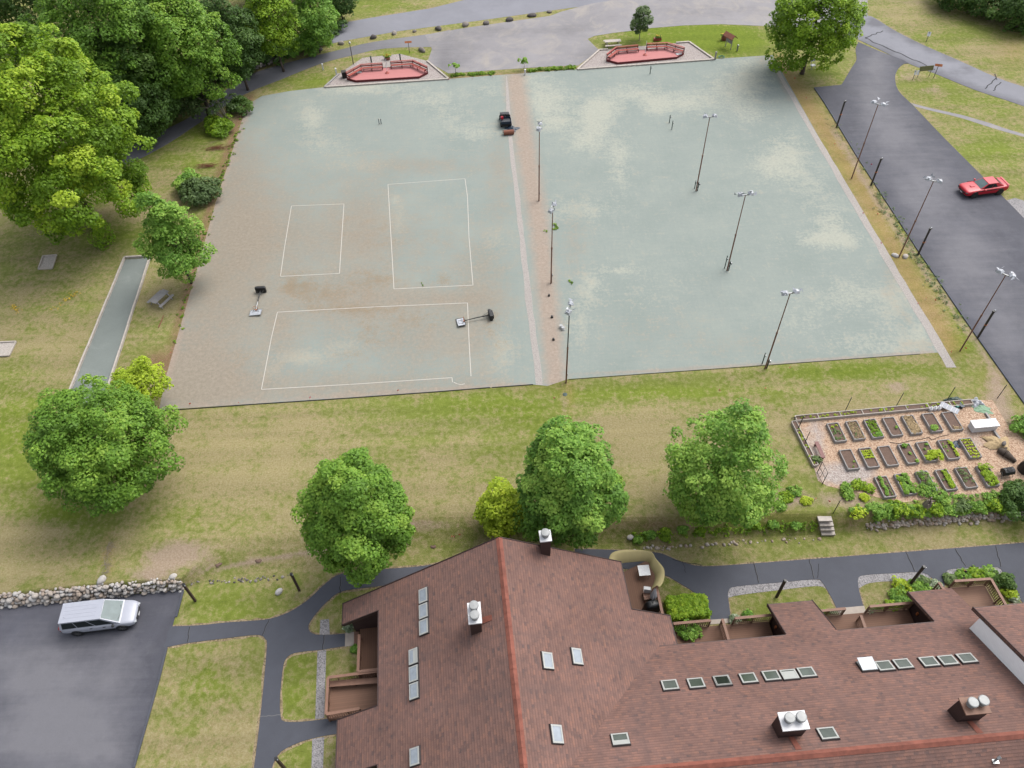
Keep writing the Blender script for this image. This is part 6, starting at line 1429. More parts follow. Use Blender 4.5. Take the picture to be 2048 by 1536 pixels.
# ------------------------------------------------------------------ vegetable garden
GP = [(1588, 842), (1605, 836), (1760, 818), (1945, 800), (1985, 800), (2015, 850), (2048, 880), (2075, 960), (2060, 985), (1980, 985), (1890, 992), (1800, 1006), (1735, 990), (1655, 972), (1636, 962), (1625, 925)]
def mulch_material():
    m, t, b = nodes('wood_chip_mulch')
    v = N(t, "TexVoronoi"); v.inputs['Scale'].default_value = 11.0; tc = N(t, "TexCoord"); t.links.new(tc.outputs['Object'], v.inputs['Vector'])
    sp = N(t, "SeparateColor"); t.links.new(v.outputs['Color'], sp.inputs[0])
    a = ramp(t, sp.outputs[0], [(0, srgb(168, 132, 106)), (.4, srgb(206, 172, 144)), (1, srgb(226, 198, 170))]); g = ramp(t, sp.outputs[1], [(0, srgb(164, 148, 140)), (.5, srgb(194, 180, 172)), (1, srgb(214, 204, 198))])
    k = ramp(t, mth(t, 'ADD', attr(t, 'stony'), mth(t, 'SUBTRACT', mth(t, 'MULTIPLY', noise(t, .7, 5, .7), .9), .45)), [(.3, 0.0), (.7, 1.0)])
    t.links.new(mix(t, k, a, g), b.inputs['Base Color']); b.inputs['Roughness'].default_value = .95; bump(t, b, v.outputs['Distance'], .7, .05); return m
MAT['mulch'] = mulch_material()
sheet('mulch', GP, MAT['mulch'], .010, grid=1.0, attrs=dict(stony=lambda x, y: blobs(x, y, [(1630, 880, 30, 50, .7), (1680, 950, 60, 26, .8), (1720, 945, 50, 16, .5), (1950, 880, 26, 30, .6), (1900, 860, 30, 10, .4)])), label='pinkish wood chip mulch of the vegetable garden')
d4 = lambda p: (1560 + p[0] / 4.1967, 770 + p[1] / 4.1967)
ROWS = [
 [(402, 318), (490, 312), (555, 465), (462, 480), 'sparse'], [(550, 300), (645, 295), (715, 450), (630, 462), 'dry'], [(700, 285), (800, 278), (872, 435), (785, 447), 'weedy'], [(860, 270), (945, 262), (1038, 420), (948, 432), 'bare1'], [(1018, 255), (1118, 250), (1195, 400), (1108, 412), 'straw'], [(1190, 235), (1290, 232), (1368, 385), (1278, 395), 'corner'], [(1362, 225), (1440, 220), (1545, 370), (1452, 382), 'bare2'],
 [(500, 545), (597, 540), (668, 695), (572, 708), 'bare3'], [(660, 530), (755, 525), (838, 680), (745, 693), 'lettuce'], [(818, 515), (920, 508), (1000, 665), (902, 680), 'empty'], [(985, 498), (1090, 492), (1170, 645), (1078, 660), 'clumps'], [(1148, 480), (1240, 475), (1322, 628), (1225, 640), 'rhubarb'], [(1322, 462), (1425, 455), (1508, 610), (1415, 622), 'edge'], [(1505, 450), (1600, 445), (1695, 595), (1600, 610), 'yellow'],
 [(785, 775), (890, 765), (985, 925), (885, 942), 'row1'], [(950, 750), (1060, 740), (1145, 905), (1055, 920), 'full'], [(1130, 735), (1235, 725), (1330, 880), (1230, 890), 'messy'], [(1297, 715), (1400, 708), (1495, 865), (1398, 882), 'half'], [(1465, 697), (1560, 690), (1668, 850), (1568, 862), 'thin'], [(1645, 685), (1745, 670), (1850, 835), (1745, 850), 'dense']]
LBL = dict(sparse='raised bed with pale sparse seedlings, first in the far row', dry='raised bed of dry pale stubble, second in the far row', weedy='raised bed grown over with low green weeds in the far row', bare1='raised bed of dark soil with one small plant, left of the straw bed', straw='raised bed covered with pale straw', corner='raised bed with a green bush in its near corner and thin stakes', bare2='raised bed of bare soil with straw at its near end, last in the far row',
           bare3='raised bed of bare soil beside the garden bench and gate', lettuce='raised bed with yellow green lettuces in its far half', empty='raised bed of empty brown soil in the middle row', clumps='raised bed with three separate green clumps', rhubarb='raised bed half hidden by a huge leafy rhubarb', edge='raised bed with a green row along its right edge', yellow='raised bed dotted with yellow green seedlings, last in the middle row',
           row1='raised bed with one row of leafy plants, first in the near row', full='raised bed full of broad green plants', messy='raised bed with tall straggling plants beside the grey stump', half='raised bed half filled with bright green carrots', thin='raised bed with thin feathery plants in the near row', dense='raised bed overflowing with dense bright green plants')
W = []
for q in ROWS:
    c = sum((at(d4(p), .3) for p in q[:4]), Vector()) / 4; a = at(d4(q[3]), .3) - at(d4(q[0]), .3); b_ = at(d4(q[1]), .3) - at(d4(q[0]), .3); a2 = at(d4(q[2]), .3) - at(d4(q[1]), .3)
    W.append((c, math.atan2((a + a2).y, (a + a2).x), a.length, b_.length))
bl = float(np.median([q[2] for q in W])); bw = float(np.median([q[3] for q in W])); ang = float(np.median([q[1] for q in W]))
def bed_proto(c, rz, lab):
    t = thing('raised_bed', lab, 'raised bed', c, rz, 'raised beds of the vegetable garden'); m = MB()
    for s in (-1, 1): m.box((0, s * (bw / 2 - .03), .15), (bl, .06, .3)); m.box((s * (bl / 2 - .03), 0, .15), (.06, bw - .12, .3))
    for i in (-1, 1):
        for j in (-1, 1): m.box((i * (bl / 2 - .08), j * (bw / 2 - .08), .16), (.09, .09, .34))
    m.build('frame', MAT['greytimber'], t)
    n = 16; V = []; F = []; rng = np.random.default_rng(3)
    for i in range(n + 1):
        for j in range(9): V.append(((i / n - .5) * (bl - .12), (j / 8 - .5) * (bw - .12), .235 + rng.normal() * .012))
    for i in range(n):
        for j in range(8): a = i * 9 + j; F.append((a, a + 9, a + 10, a + 1))
    MB().add(V, F).build('soil', MAT['soil'], t, smooth=True)
    return t
proto = None; R1 = np.random.default_rng(77)
def crop(t, kind):
    """x runs from the far end of the bed to its near end"""
    hx, hy = bl / 2 - .12, bw / 2 - .12; L = []; P = []
    U = lambda a, b: a + (b - a) * R1.random()
    if kind == 'straw': return [('straw', 'straw', [(U(-hx, hx), U(-hy, hy), .25, .14, 0) for _ in range(110)], 24, .05)]
    if kind == 'sparse': P = [('foliage', LEAF['grey'], [(U(-.3, hx), U(-hy, hy), .27, .08, .2) for _ in range(22)], 16, .05), ('foliage', LEAF['lime'], [(-hx * .6, -.15, .3, .13, 0), (-hx * .75, .2, .3, .1, 0)], 30, .06)]
    if kind == 'dry': P = [('straw', MAT['straw'], [(U(-hx, hx), U(-hy, hy), .25, .16, 0) for _ in range(60)], 16, .035), ('foliage', LEAF['grey'], [(U(-hx, hx), U(-hy, hy), .26, .08, .1) for _ in range(18)], 10, .04)]
    if kind == 'weedy': P = [('foliage', LEAF['yellowgreen'], [(U(-hx, hx), U(-hy, hy), .28, .1, -.1) for _ in range(50)], 22, .05), ('foliage', LEAF['green'], [(U(.5, hx), U(-.1, hy), .32, .14, 0) for _ in range(10)], 26, .06)]
    if kind == 'bare1': P = [('foliage', LEAF['green'], [(.15, .2, .32, .14, .1)], 40, .06)]
    if kind == 'corner': P = [('foliage', LEAF['green'], [(U(.45, .85), U(-hy, 0), .36, .17, .2) for _ in range(7)], 40, .07)]
    if kind == 'bare2': P = [('straw', MAT['straw'], [(U(.55, hx), U(-.2, hy), .25, .1, 0) for _ in range(14)], 16, .05)]
    if kind == 'bare3': P = [('foliage', LEAF['green'], [(.25, .25, .29, .09, .2), (.7, .05, .27, .07, .2)], 20, .05)]
    if kind == 'lettuce': P = [('foliage', LEAF['lime'], [(-.62 + .2 * i + U(-.03, .03), -.33 + .165 * j, .29, .085, .1) for i in range(4) for j in range(5)], 22, .055)]
    if kind == 'empty': return []
    if kind == 'clumps': P = [('foliage', LEAF['green'], [(-.7 + U(-.1, .1), U(-.2, .25), .36, .15, .1) for _ in range(5)] + [(0, .1, .3, .12, .2), (.8, .3, .33, .14, .2), (.72, .36, .3, .1, .2)], 34, .07)]
    if kind == 'rhubarb': P = [('foliage', LEAF['lime'], [(U(.25, .95), U(-.35, .75), .45, .26, -.1) for _ in range(13)], 26, .14), ('foliage', LEAF['green'], [(-.6, .25, .32, .14, .1), (-.2, -.1, .3, .1, 0)], 30, .06)]
    if kind == 'edge': P = [('foliage', LEAF['lime'], [(U(-.7, .95), .36 + U(-.05, .08), .32, .12, -.1) for _ in range(14)], 26, .06), ('foliage', LEAF['green'], [(U(-.8, .4), U(-.3, 0), .27, .06, .2) for _ in range(9)], 12, .045)]
    if kind == 'yellow': P = [('foliage', LEAF['lime'], [(-.8 + .28 * i + U(-.06, .06), -.3 + .2 * j + U(-.05, .05), .28, .075, .25) for i in range(7) for j in range(4)], 18, .055)]
    if kind == 'row1': P = [('foliage', LEAF['green'], [(-.85 + .14 * i, -.12 + .05 * math.sin(i), .32, .13, .1) for i in range(12)], 30, .065), ('foliage', LEAF['grey'], [(U(-.8, .8), .22, .28, .07, .2) for i in range(8)], 14, .05)]
    if kind == 'full': P = [('foliage', LEAF['green'], [(U(-hx, hx), U(-hy, hy), .36, .15, .1) for _ in range(30)], 34, .09), ('foliage', LEAF['lime'], [(U(-hx, hx), -hy + .05, .32, .1, 0) for _ in range(12)], 24, .06)]
    if kind == 'messy': P = [('foliage', LEAF['green'], [(U(-hx, hx), U(-hy, hy), U(.3, .6), .17, .05) for _ in range(26)], 26, .06), ('foliage', LEAF['grey'], [(U(-hx, hx), U(-hy, hy), U(.3, .7), .15, .1) for _ in range(10)], 20, .05)]
    if kind == 'half': P = [('foliage', LEAF['yellowgreen'], [(U(-hx, hx), U(.02, .34), .34, .11, .25) for _ in range(32)], 34, .05), ('foliage', LEAF['grey'], [(0, -.25, .3, .1, .1)], 24, .05)]
    if kind == 'thin': P = [('foliage', LEAF['grey'], [(U(-.9, .6), U(-.3, .3), U(.3, .5), .14, 0) for _ in range(16)], 26, .045)]
    if kind == 'dense': P = [('foliage', LEAF['yellowgreen'], [(U(-hx - .1, hx), U(-hy, hy + .1), U(.32, .48), .17, .2) for _ in range(46)], 36, .06)]
    return P
for k, q in enumerate(ROWS):
    c, rz, l_, w2 = W[k]; c = Vector((c.x, c.y, 0))
    kind = q[4]
    if proto is None: t = proto = bed_proto(c, ang, LBL[kind]); 
    else:
        t = thing('raised_bed', LBL[kind], 'raised bed', c, ang, 'raised beds of the vegetable garden')
        for ch in list(proto.children):
            if ch.name.split('.')[0] in ('frame', 'soil'): e = ch.copy(); COL.objects.link(e); e.parent = t
    for nm, mt, L, per, sz in crop(t, kind):
        mt = MAT[mt] if isinstance(mt, str) else mt
        put(leaf_mesh(nm, mt, L, per, sz, R1, np.array([0, 0, 0.]), tint=(.45, .25), flat=.7), nm, t)
# long beds along the fence
def long_bed(pa, pb, wd, lab, n, seed):
    a, b = at(pa, .28), at(pb, .28); d = (b - a).normalized(); s = Vector((-d.y, d.x, 0)); t = thing('long_bed', lab, 'raised bed', Vector(((a + b) / 2).xy.to_3d()), math.atan2(d.y, d.x), 'long beds along the garden fence'); L = (b - a).length; m = MB()
    for q in (-1, 1): m.box((0, q * wd / 2, .15), (L, .06, .3))
    for k in range(n + 1): m.box(((k / n - .5) * L, 0, .15), (.06, wd - .06, .3))
    m.build('frame', MAT['timber'], t); MB().box((0, 0, .12), (L - .04, wd - .08, .22)).build('soil', MAT['soil'], t)
    rng = np.random.default_rng(seed); put(leaf_mesh('foliage', LEAF['lime'], [((rng.random() - .5) * L * .95, rng.normal() * wd * .2, .28, .09, -.1) for _ in range(int(L * 3))], 16, .05, rng, np.array([0, 0, 0.]), tint=(.3, .25)), 'foliage', t)
long_bed((1592, 836), (1944, 803), .5, 'long narrow raised bed along the far side of the garden', 8, 1)
long_bed((1588, 842), (1632, 930), .4, 'long narrow raised bed along the left side of the garden', 5, 2)
def wire_post(base, top_, lab, r=.03):
    b = at(base); MBx = MB(); h = 1.75; dp = None
    t = thing('fence_post', lab, 'fence post', b, 0, 'thin dark fence posts of the garden'); MBx.tube((0, 0, -.1), (0, 0, h), r, r, 8).build('post', MAT['black'], t); MB().box((0, r, h - .1), (.03, .02, .12)).box((0, r, .5), (.03, .02, .12)).build('clip', MAT['metal'], t)
for p, lab in (((548, 215), 'thin dark fence post behind the long bed, left one'), ((975, 178), 'thin dark fence post behind the long bed, middle one'), ((1400, 130), 'thin dark fence post behind the long bed, beside the green tarp roll'), ((203, 500), 'thin dark fence post on the left side of the garden'), ((1825, 110), 'thin dark fence post near the parking lot corner'), ((450, 1070), 'thin dark fence post at the top of the garden steps')): wire_post(d4(p), None, lab)
t = thing('corner_brace', 'dark braced corner post of the garden fence', 'fence post', at(d4((148, 380)))); MB().tube((0, 0, -.1), (0, 0, 1.9), .035, .035, 8).build('post', MAT['black'], t); q1 = at(d4((100, 275)), 0) - t.location; q2 = at(d4((225, 248)), 0) - t.location
MB().tube((0, 0, 1.85), q1, .025, .025, 8).tube((0, 0, 1.85), q2, .025, .025, 8).build('brace', MAT['black'], t)
# gate frame standing open
ga, gb = at(d4((310, 740))), at(d4((355, 832))); t = thing('garden_gate', 'dark metal garden gate frame standing open beside the bench', 'gate', ga); m = MB(); v2 = gb - ga
for k in (0, 1): m.tube(v2 * k, v2 * k + Vector((0, 0, 1.55)), .03, .03, 8)
for z in (.1, .8, 1.55): m.tube(Vector((0, 0, z)), v2 + Vector((0, 0, z)), .022, .022, 8)
m.tube(v2 * .5 + Vector((0, 0, .1)), v2 * .5 + Vector((0, 0, 1.55)), .016, .016, 8); m.build('frame', MAT['maroon' if False else 'darkpost'], t); MB().box(v2 + Vector((0, 0, .8)), (.1, .06, .12)).build('latch', MAT['metal'], t)
a, b = at(d4((305, 475)), .42), at(d4((365, 610)), .42); t = thing('garden_bench', 'long maroon plank bench inside the garden fence', 'bench', Vector(((a + b) / 2).xy.to_3d()), math.atan2((b - a).y, (b - a).x)); L = (b - a).length
MB().box((0, 0, .42), (L, .32, .05)).build('seat', MAT['maroon'], t, bevel=.01)
for s in (-1, 1): MB().box((s * L * .42, 0, .2), (.06, .28, .4)).build('leg', MAT['maroon'], t)
t = thing('storage_chest', 'white lidded storage chest in the garden', 'chest', at(d4((1690, 365))), rad(4)); MB().prism([(-1.03, -.36, .62), (1.03, -.36, .62), (1.03, .36, .62), (-1.03, .36, .62)], .6).build('body', MAT['white'], t, bevel=.03)
m = MB(); m.box((0, 0, .68), (2.16, .82, .1))
for k in range(9): m.box((-.95 + k * .2375, 0, .735), (.1, .8, .02))
m.build('lid', MAT['white'], t, bevel=.02); MB().box((0, -.43, .66), (.2, .04, .1)).build('latch', MAT['greytimber'], t)
t = thing('compost_tumbler', 'small black compost tumbler drum on a frame', 'composter', at(d4((1888, 755))), rad(8)); m = MB()
n = 8
m.tube((-.42, 0, .5), (.42, 0, .5), .33, .33, 8); m.build('drum', MAT['black'], t, bevel=.02); MB().box((0, -.02, .83), (.4, .3, .03)).build('hatch', MAT['tyre'], t); m = MB()
for s in (-1, 1): m.tube((s * .46, -.3, 0), (s * .46, 0, .5), .02, .02, 8).tube((s * .46, .3, 0), (s * .46, 0, .5), .02, .02, 8)
m.build('stand', MAT['metal'], t)
t = thing('compost_bin', 'big black compost bin cut by the right edge of the photo', 'composter', at((2051, 940))); MB().lathe([(.62, 0), (.6, .3), (.5, .85), (.46, .9)], 24).build('body', MAT['black'], t); MB().lathe([(.5, .9), (.48, .96), (.1, 1.04)], 24).build('lid', MAT['tyre'], t)
for p in ((1258, 212), (1294, 208), (1328, 204)): pass
for p, lab in (((1258, 214), 'white plastic jug at the left of its row by the long bed'), ((1293, 209), 'white plastic jug in the middle of its row by the long bed'), ((1328, 206), 'white plastic jug at the right of its row by the long bed')):
    t = thing('plastic_jug', lab, 'jug', at(d4(p)), .3, 'white jugs along the long bed'); MB().lathe([(.15, 0), (.17, .05), (.17, .28), (.06, .4), (.05, .44)], 16).build('body', MAT['white'], t, smooth=False); MB().tube((0, 0, .44), (0, 0, .48), .055, .055, 12).build('cap', MAT['film'], t)
t = thing('white_plank', 'long white board leaning on the long bed behind the white jugs', 'board', at(d4((1420, 195)), .3), math.atan2((at(d4((1490, 225))) - at(d4((1350, 160)))).y, (at(d4((1490, 225))) - at(d4((1350, 160)))).x)); MB().box((0, 0, .06), (1.5, .5, .05), 0, tilt=('X', .35)).build('panel', MAT['film'], t, bevel=.01); m = MB()
for k in range(4): m.box((-.55 + k * .36, 0, .09), (.05, .48, .03), 0, tilt=('X', .35))
m.build('rib', MAT['white'], t)
t = thing('watering_can', 'teal watering can beside the long white board', 'watering can', at(d4((1480, 190))), .6); MB().lathe([(.15, 0), (.15, .22), (.12, .27)], 18).build('body', MAT['teal'], t); MB().tube((.12, 0, .1), (.36, 0, .32), .025, .02, 8).lathe([(.05, .31), (.06, .34)], 12, (.37, 0, 0)).build('spout', MAT['teal'], t); MB().tube((-.14, 0, .05), (-.24, 0, .2), .015, .015, 6).tube((-.24, 0, .2), (-.1, 0, .3), .015, .015, 6).build('handle', MAT['teal'], t)
t = thing('bucket', 'dark blue bucket beside the teal watering can', 'bucket', at(d4((1518, 192)))); MB().lathe([(.13, 0), (.17, .3), (.18, .31)], 18).build('body', MAT['bluegrey'], t); MB().tube((-.17, 0, .3), (0, .16, .36), .008, .008, 6).tube((0, .16, .36), (.17, 0, .3), .008, .008, 6).build('handle', MAT['metal'], t)
tarp('tarp', d4((1690, 200)), .75, .45, .12, 'greentarp', 'pale green folded tarp at the far right corner of the garden', 14, -.5)
tarp('tarp', d4((1455, 130)), .7, .3, .4, 'greenpaint', 'dark green rolled tarp behind the long bed', 15, .1)
tarp('tarp', d4((1640, 150)), .45, .4, .55, 'film', 'white heap of plastic sheeting at the end of the long bed', 16, .3)
tarp('straw_heap', d4((1820, 490)), .95, .65, .5, 'straw', 'heap of pale straw right of the yellow seedling bed', 17)['category'] = 'straw heap'
lst = []
rg = random.Random(9)
t = thing('log_pile', 'dark rotting log with stones on it below the straw heap', 'log', at(d4((1880, 590)))); MB().path([(-.3, .45, .15), (0, 0, .28), (.55, -.75, .12)], [.24, .3, .14], 12).path([(-.1, .3, .2), (.3, .5, .35)], [.12, .07], 8).build('log', MAT['bark'], t, smooth=True); q = at(d4((1872, 545))); stones('stone', [(q.x, q.y + .3, .5, .2)], 'greystone', 90, 'flat grey stone lying on the dark rotting log', 'stone')
for a, b, lab in (((1725, 235), (1760, 285), 'grey timber edging behind the white chest'), ((1795, 385), (1848, 462), 'grey timber edging between chest and straw heap')): tagged(MB().beam(at(d4(a), .1), at(d4(b), .1), .16, .18).build('timber_edging', MAT['greytimber']), lab, 'timber')
t = thing('tree_stump', 'tall grey jagged dead stump among the garden plants', 'stump', atg((1852, 1012))); m = MB()
for k in range(7):
    an = k * .9; x, y = math.cos(an) * .2, math.sin(an) * .2; m.tube((x, y, -.2), (x * .9, y * .9, .75 + .3 * math.sin(k * 2.1)), .17, .05, 8)
m.build('trunk', MAT['stump'], t); MB().tube((.2, .1, .3), (.5, .1, .55), .06, .03, 8).build('branch_stub', MAT['stump'], t)
m = MB(); P = [at(d4(p), .03) for p in ((920, 480), (1000, 492), (1080, 470), (1180, 455), (1250, 440), (1275, 462), (1320, 440), (1420, 415))]; m.path(P, [.025] * len(P), 6); tagged(m.build('garden_hose', MAT['bark']), 'brown hose snaking between the far and middle rows of beds', 'hose')
tarp('cloth', d4((1470, 500)), .3, .35, .15, 'bluegrey', 'dark blue green cloth heap between two beds of the middle row', 19)['category'] = 'cloth'
for p, lab in (((1300, 255), 'thin bamboo stake in the far part of the corner bush bed'), ((1335, 330), 'thin bamboo stake beside the corner bush of its bed')): tagged(MB().tube(at(d4(p), 0), at(d4(p), 1.0), .014, .01, 6).build('garden_stake', MAT['bark']), lab, 'stake', 'stakes in the corner bush bed')
# steps in the bank
t = None
fu, fl = atg((1652, 1030)), atg((1657, 1068)); t = thing('garden_steps', 'four pale timber steps in the grass bank below the garden', 'steps', fl)
for k, (x, y) in enumerate([(1650, 1037), (1652.5, 1046.5), (1654, 1055.5), (1656, 1064.5)]):
    q = atg((x, y)); z0 = fl.z + (3.6 - k) / 4 * (0 - fl.z) ; q = at((x, y), z0); MB().box((q.x - fl.x, q.y - fl.y, z0 - fl.z - .1), (1.05, .42, .2), -.03).build('tread', MAT['timber'], t, bevel=.01)
# ------------------------------------------------------------------ bank and border plants
BANK = 'plants on the bank below the garden'
PL = [((1690, 978), .55, .6, 'green', 'feathery green plant at the garden corner, left of the steps bed'), ((1712, 972), .6, .6, 'yellowgreen', 'yellow green fern in the bed left of the near row'), ((1735, 978), .5, .5, 'yellowgreen', 'yellow green fern nearest the first bed of the near row'), ((1697, 992), .5, .45, 'green', 'broad leaved green plant under the feathery corner plant'), ((1727, 996), .3, .3, 'lime', 'small lime plant in the bark bed left of the near row'),
      ((1795, 1020), .9, .7, 'yellowgreen', 'yellow green daylily clump left of the grey stump'), ((1760, 1024), .8, .5, 'green', 'low green plant on the bank above the field stones, leftmost'), ((1715, 1026), .7, .4, 'lime', 'lime green low plant on the bank right of the steps'), ((1830, 1024), .9, .7, 'yellowgreen', 'yellow green daylily clump below the grey stump'), ((1868, 1018), .9, .7, 'yellowgreen', 'tall yellow green daylily right of the grey stump'), ((1895, 1020), .8, .6, 'green', 'green daylily clump right of the yellow green ones'), ((1925, 1012), .8, .6, 'grey', 'grey green lupin clump with pale flowers'), ((1955, 1016), .8, .6, 'green', 'green daylily clump under the lupins'), ((1985, 1008), .8, .6, 'yellowgreen', 'yellow green daylily clump near the dark right shrub'), ((2005, 1018), .8, .5, 'green', 'green daylily clump at the right end of the bank'), ((1875, 992), .7, .5, 'green', 'straggling green plant at the feet of the near row beds'), ((1845, 984), .7, .8, 'green', 'tall straggling plant just behind the grey stump'),
      ((1590, 985), .6, .4, 'green', 'green perennial in the bark bed left of the steps, right one'), ((1572, 996), .6, .35, 'yellowgreen', 'yellow green perennial in the bark bed right of the locust'), ((1612, 1003), .4, .3, 'lime', 'lime perennial in the bark bed left of the steps'), ((1558, 1012), .5, .3, 'green', 'small green perennial at the foot of the locust'), ((1631, 922), .35, .5, 'grey', 'grey green round bush at the near end of the garden bench')]
for k, (px, r, h, lf, lab) in enumerate(PL): shrub('border_plant', lab, 'plant', px, r * .86, h * .8, lf, 300 + k, size=.075, group=BANK, tint=(.5, .3), cover=1.15, lobe=.16, stems=False, ry=r * .8)
shrub('shrub', 'large dark shrub at the right edge below the garden', 'shrub', (2036, 1012), 1.5, 1.5, 'dark', 351, size=.12, tint=(.5, .25))
shrub('shrub', 'green shrub at the right edge beside the mulch', 'shrub', (2050, 862), 1.2, .9, 'green', 352, size=.11, tint=(.3, .25), cover=1.6)
for k, px in enumerate([(1300, 1068), (1330, 1062), (1365, 1058), (1400, 1062), (1275, 1080), (1510, 1050), (1545, 1048), (1330, 1076), (1590, 1050)]):
    shrub('bank_weed', ['low weed on the bank right of the round maple', 'low weed on the bank between maple and locust', 'low weed under the left boughs of the locust', 'low weed under the middle of the locust', 'low weed nearest the round maple', 'low weed right of the locust trunk', 'low weed in the middle between locust and steps', 'low weed at the foot of the bank between maple and locust', 'low weed left of the steps'][k], 'plant', px, .36, .22, ['green', 'yellowgreen'][k % 2], 370 + k, size=.09, group='weeds on the bank', tint=(.3, .3), cover=1.3, stems=False, lobe=.14)
DECKP = 'plants along the low decks'
a = atl((1372, 1222))
rz_h = math.atan2(r_[1], r_[0])
rng = np.random.default_rng(50); t = thing('clipped_hedge', 'clipped yellow green yew hedge block beside the long deck', 'hedge', a, rz_h); L = []
for i in range(12):
    for j in range(6):
        for k in range(3):
            if k < 2 and 0 < i < 11 and 0 < j < 5: continue
            L.append(((i / 11 - .5) * 2.5 + rng.normal() * .04, (j / 5 - .5) * 1.25 + rng.normal() * .04, .25 + k * .32 + rng.normal() * .04, .24, rng.normal() * .12))
put(leaf_mesh('foliage', LEAF['yellowgreen'], L, 75, .075, rng, np.array([0, 0, .3]), tint=(.5, .25)), 'foliage', t); m = MB()
for k in range(5): m.tube((-.9 + k * .45, 0, -.05), (-.9 + k * .45, .1, .6), .04, .02, 6)
m.build('stem', MAT['bark'], t)
for k, (px, dz, r, h, lf, lab, tn) in enumerate([((1378, 1262), .46, .8, .5, 'green', 'feathery fern behind the deck rail below the hedge', .5), ((1470, 1240), 0, .32, .4, 'white', 'white edged hosta at the end of the rail right of the hedge', .3), ((1495, 1233), 0, .35, .4, 'green', 'dark green low plant in front of the rail near the first porch', .2), ((1648, 1229), 0, .3, .4, 'green', 'green low plant at the first porch corner', .3), ((1664, 1231), 0, .3, .4, 'white', 'white edged hosta at the pale concrete pad', .4), ((1740, 1232), 0, .3, .4, 'white', 'white edged hosta at the rail right of the concrete pad', .3), ((1757, 1222), 0, .35, .45, 'green', 'dark green low plant at the rail right of the concrete pad', .3),
      ((1800, 1176), 0, .65, .55, 'lime', 'lime green spirea at the upper left of the bright planting', .3), ((1795, 1192), 0, .6, .6, 'green', 'green leafy plant in the middle left of the bright planting', .5), ((1800, 1207), 0, .65, .55, 'green', 'dark green leafy plant against the right porch wall', .3), ((1783, 1216), 0, .5, .5, 'yellowgreen', 'yellow green plant at the lawn corner of the bright planting', .5), ((1830, 1180), 0, .75, .5, 'green', 'round green juniper around the wooden path light', .45), ((1850, 1186), 0, .65, .45, 'green', 'green juniper right of the wooden path light', .5), ((1870, 1172), 0, .45, .4, 'white', 'white edged hosta left of the pale upper deck', .35), ((1848, 1164), 0, .4, .4, 'grey', 'grey green hosta between path and juniper', .4),
      ((1896, 1160), 0, .45, .4, 'grey', 'blue grey hosta at the corner of the pale upper deck', .6), ((1925, 1153), 0, .6, .4, 'green', 'green grassy clump behind the pale deck rail, left one', .5), ((1952, 1151), 0, .6, .4, 'yellowgreen', 'yellow green grassy clump behind the pale deck rail', .5), ((1975, 1149), 0, .55, .4, 'green', 'green grassy clump behind the pale deck rail, right one', .6), ((2006, 1168), 0, .75, .9, 'dark', 'dark glossy rhododendron at the corner of the pale deck', .6), ((2018, 1190), 0, .5, .5, 'lime', 'lime green plant below the rhododendron', .2), ((2026, 1199), 0, .35, .4, 'white', 'white edged hosta below the rhododendron', .3), ((1990, 1184), -.0, .0, .0, 'lime', '', 0)]):
    if not lab: continue
    p = atl(px, dz); shrub('border_plant', lab, 'plant', px, r, h, lf, 400 + k, size=.085, group=DECKP, tint=(tn, .3), cover=1.9, stems=False, wpos=(p.x, p.y, p.z))
t = thing('garden_figure', 'small dark bird ornament with an orange beak in the upper border', 'ornament', atl((1927, 1148)), 2.6); MB().tube((0, 0, 0), (0, 0, .35), .012, .012, 6).lathe([(.02, .3), (.09, .36), (.1, .44), (.03, .52)], 12).build('body', MAT['black'], t); MB().tube((.06, 0, .48), (.28, 0, .5), .03, .005, 8).build('beak', MAT['orange'], t)
p = atl((698, 1255)); shrub('border_plant', 'white flowering plant under the left porch corner', 'plant', (698, 1255), .32, .4, 'white', 450, size=.08, tint=(.25, .25), cover=1.6, stems=False, wpos=(p.x, p.y, p.z))
p = atl((711, 1300)); shrub('border_plant', 'small reddish plant beside the left deck rail', 'plant', (711, 1300), .25, .35, 'green', 451, size=.07, tint=(.2, .25), cover=1.4, stems=False, wpos=(p.x, p.y, p.z))

# ------------------------------------------------------------------ ground cover nobody could count
def cover_patch(name, label, spots, leaf, per, size, seed, tint=(.4, .3), mat=None):
    rng = np.random.default_rng(seed); L = []
    for (ax, ay), (bx, by), wd, n, r, h in spots:
        for _ in range(n):
            k = rng.random(); q = atg((ax + (bx - ax) * k + rng.normal() * wd, ay + (by - ay) * k + rng.normal() * wd * .55)); L.append((q.x, q.y, q.z + h * rng.random() * .6, r * (.5 + rng.random()), rng.normal() * .16))
    L = np.array(L); c = L[:, :3].mean(0); c[2] = 0; L[:, :3] -= c
    o = put(leaf_mesh(name, mat or LEAF[leaf], L, per, size, rng, np.array([0, 0, -30.]), tint=tint, up=.5), name, None, c)
    o['kind'] = 'stuff'; o['label'] = label
cover_patch('ground_cover', 'mixed low green plants filling the bank below the garden', [((1745, 1030), (2035, 1008), 9, 260, .2, .35), ((1700, 1022), (1800, 1012), 8, 50, .15, .2), ((1900, 1026), (2040, 1014), 5, 90, .2, .35), ((1860, 996), (2000, 990), 6, 60, .12, .15)], 'green', 26, .075, 61, (.55, .4))
cover_patch('ground_cover', 'low weeds on the bank between the round maple and the steps', [((1255, 1075), (1640, 1050), 9, 200, .11, .12)], 'yellowgreen', 14, .06, 62, (.25, .35))
cover_patch('weeds', 'rough green and brown weeds along the kerb of the parking lot', [((1655, 230), (1730, 345), 7, 60, .13, .1), ((1745, 370), (1840, 525), 8, 120, .15, .14), ((1845, 530), (1925, 660), 8, 80, .14, .12)], 'grey', 9, .06, 63, (.2, .4))
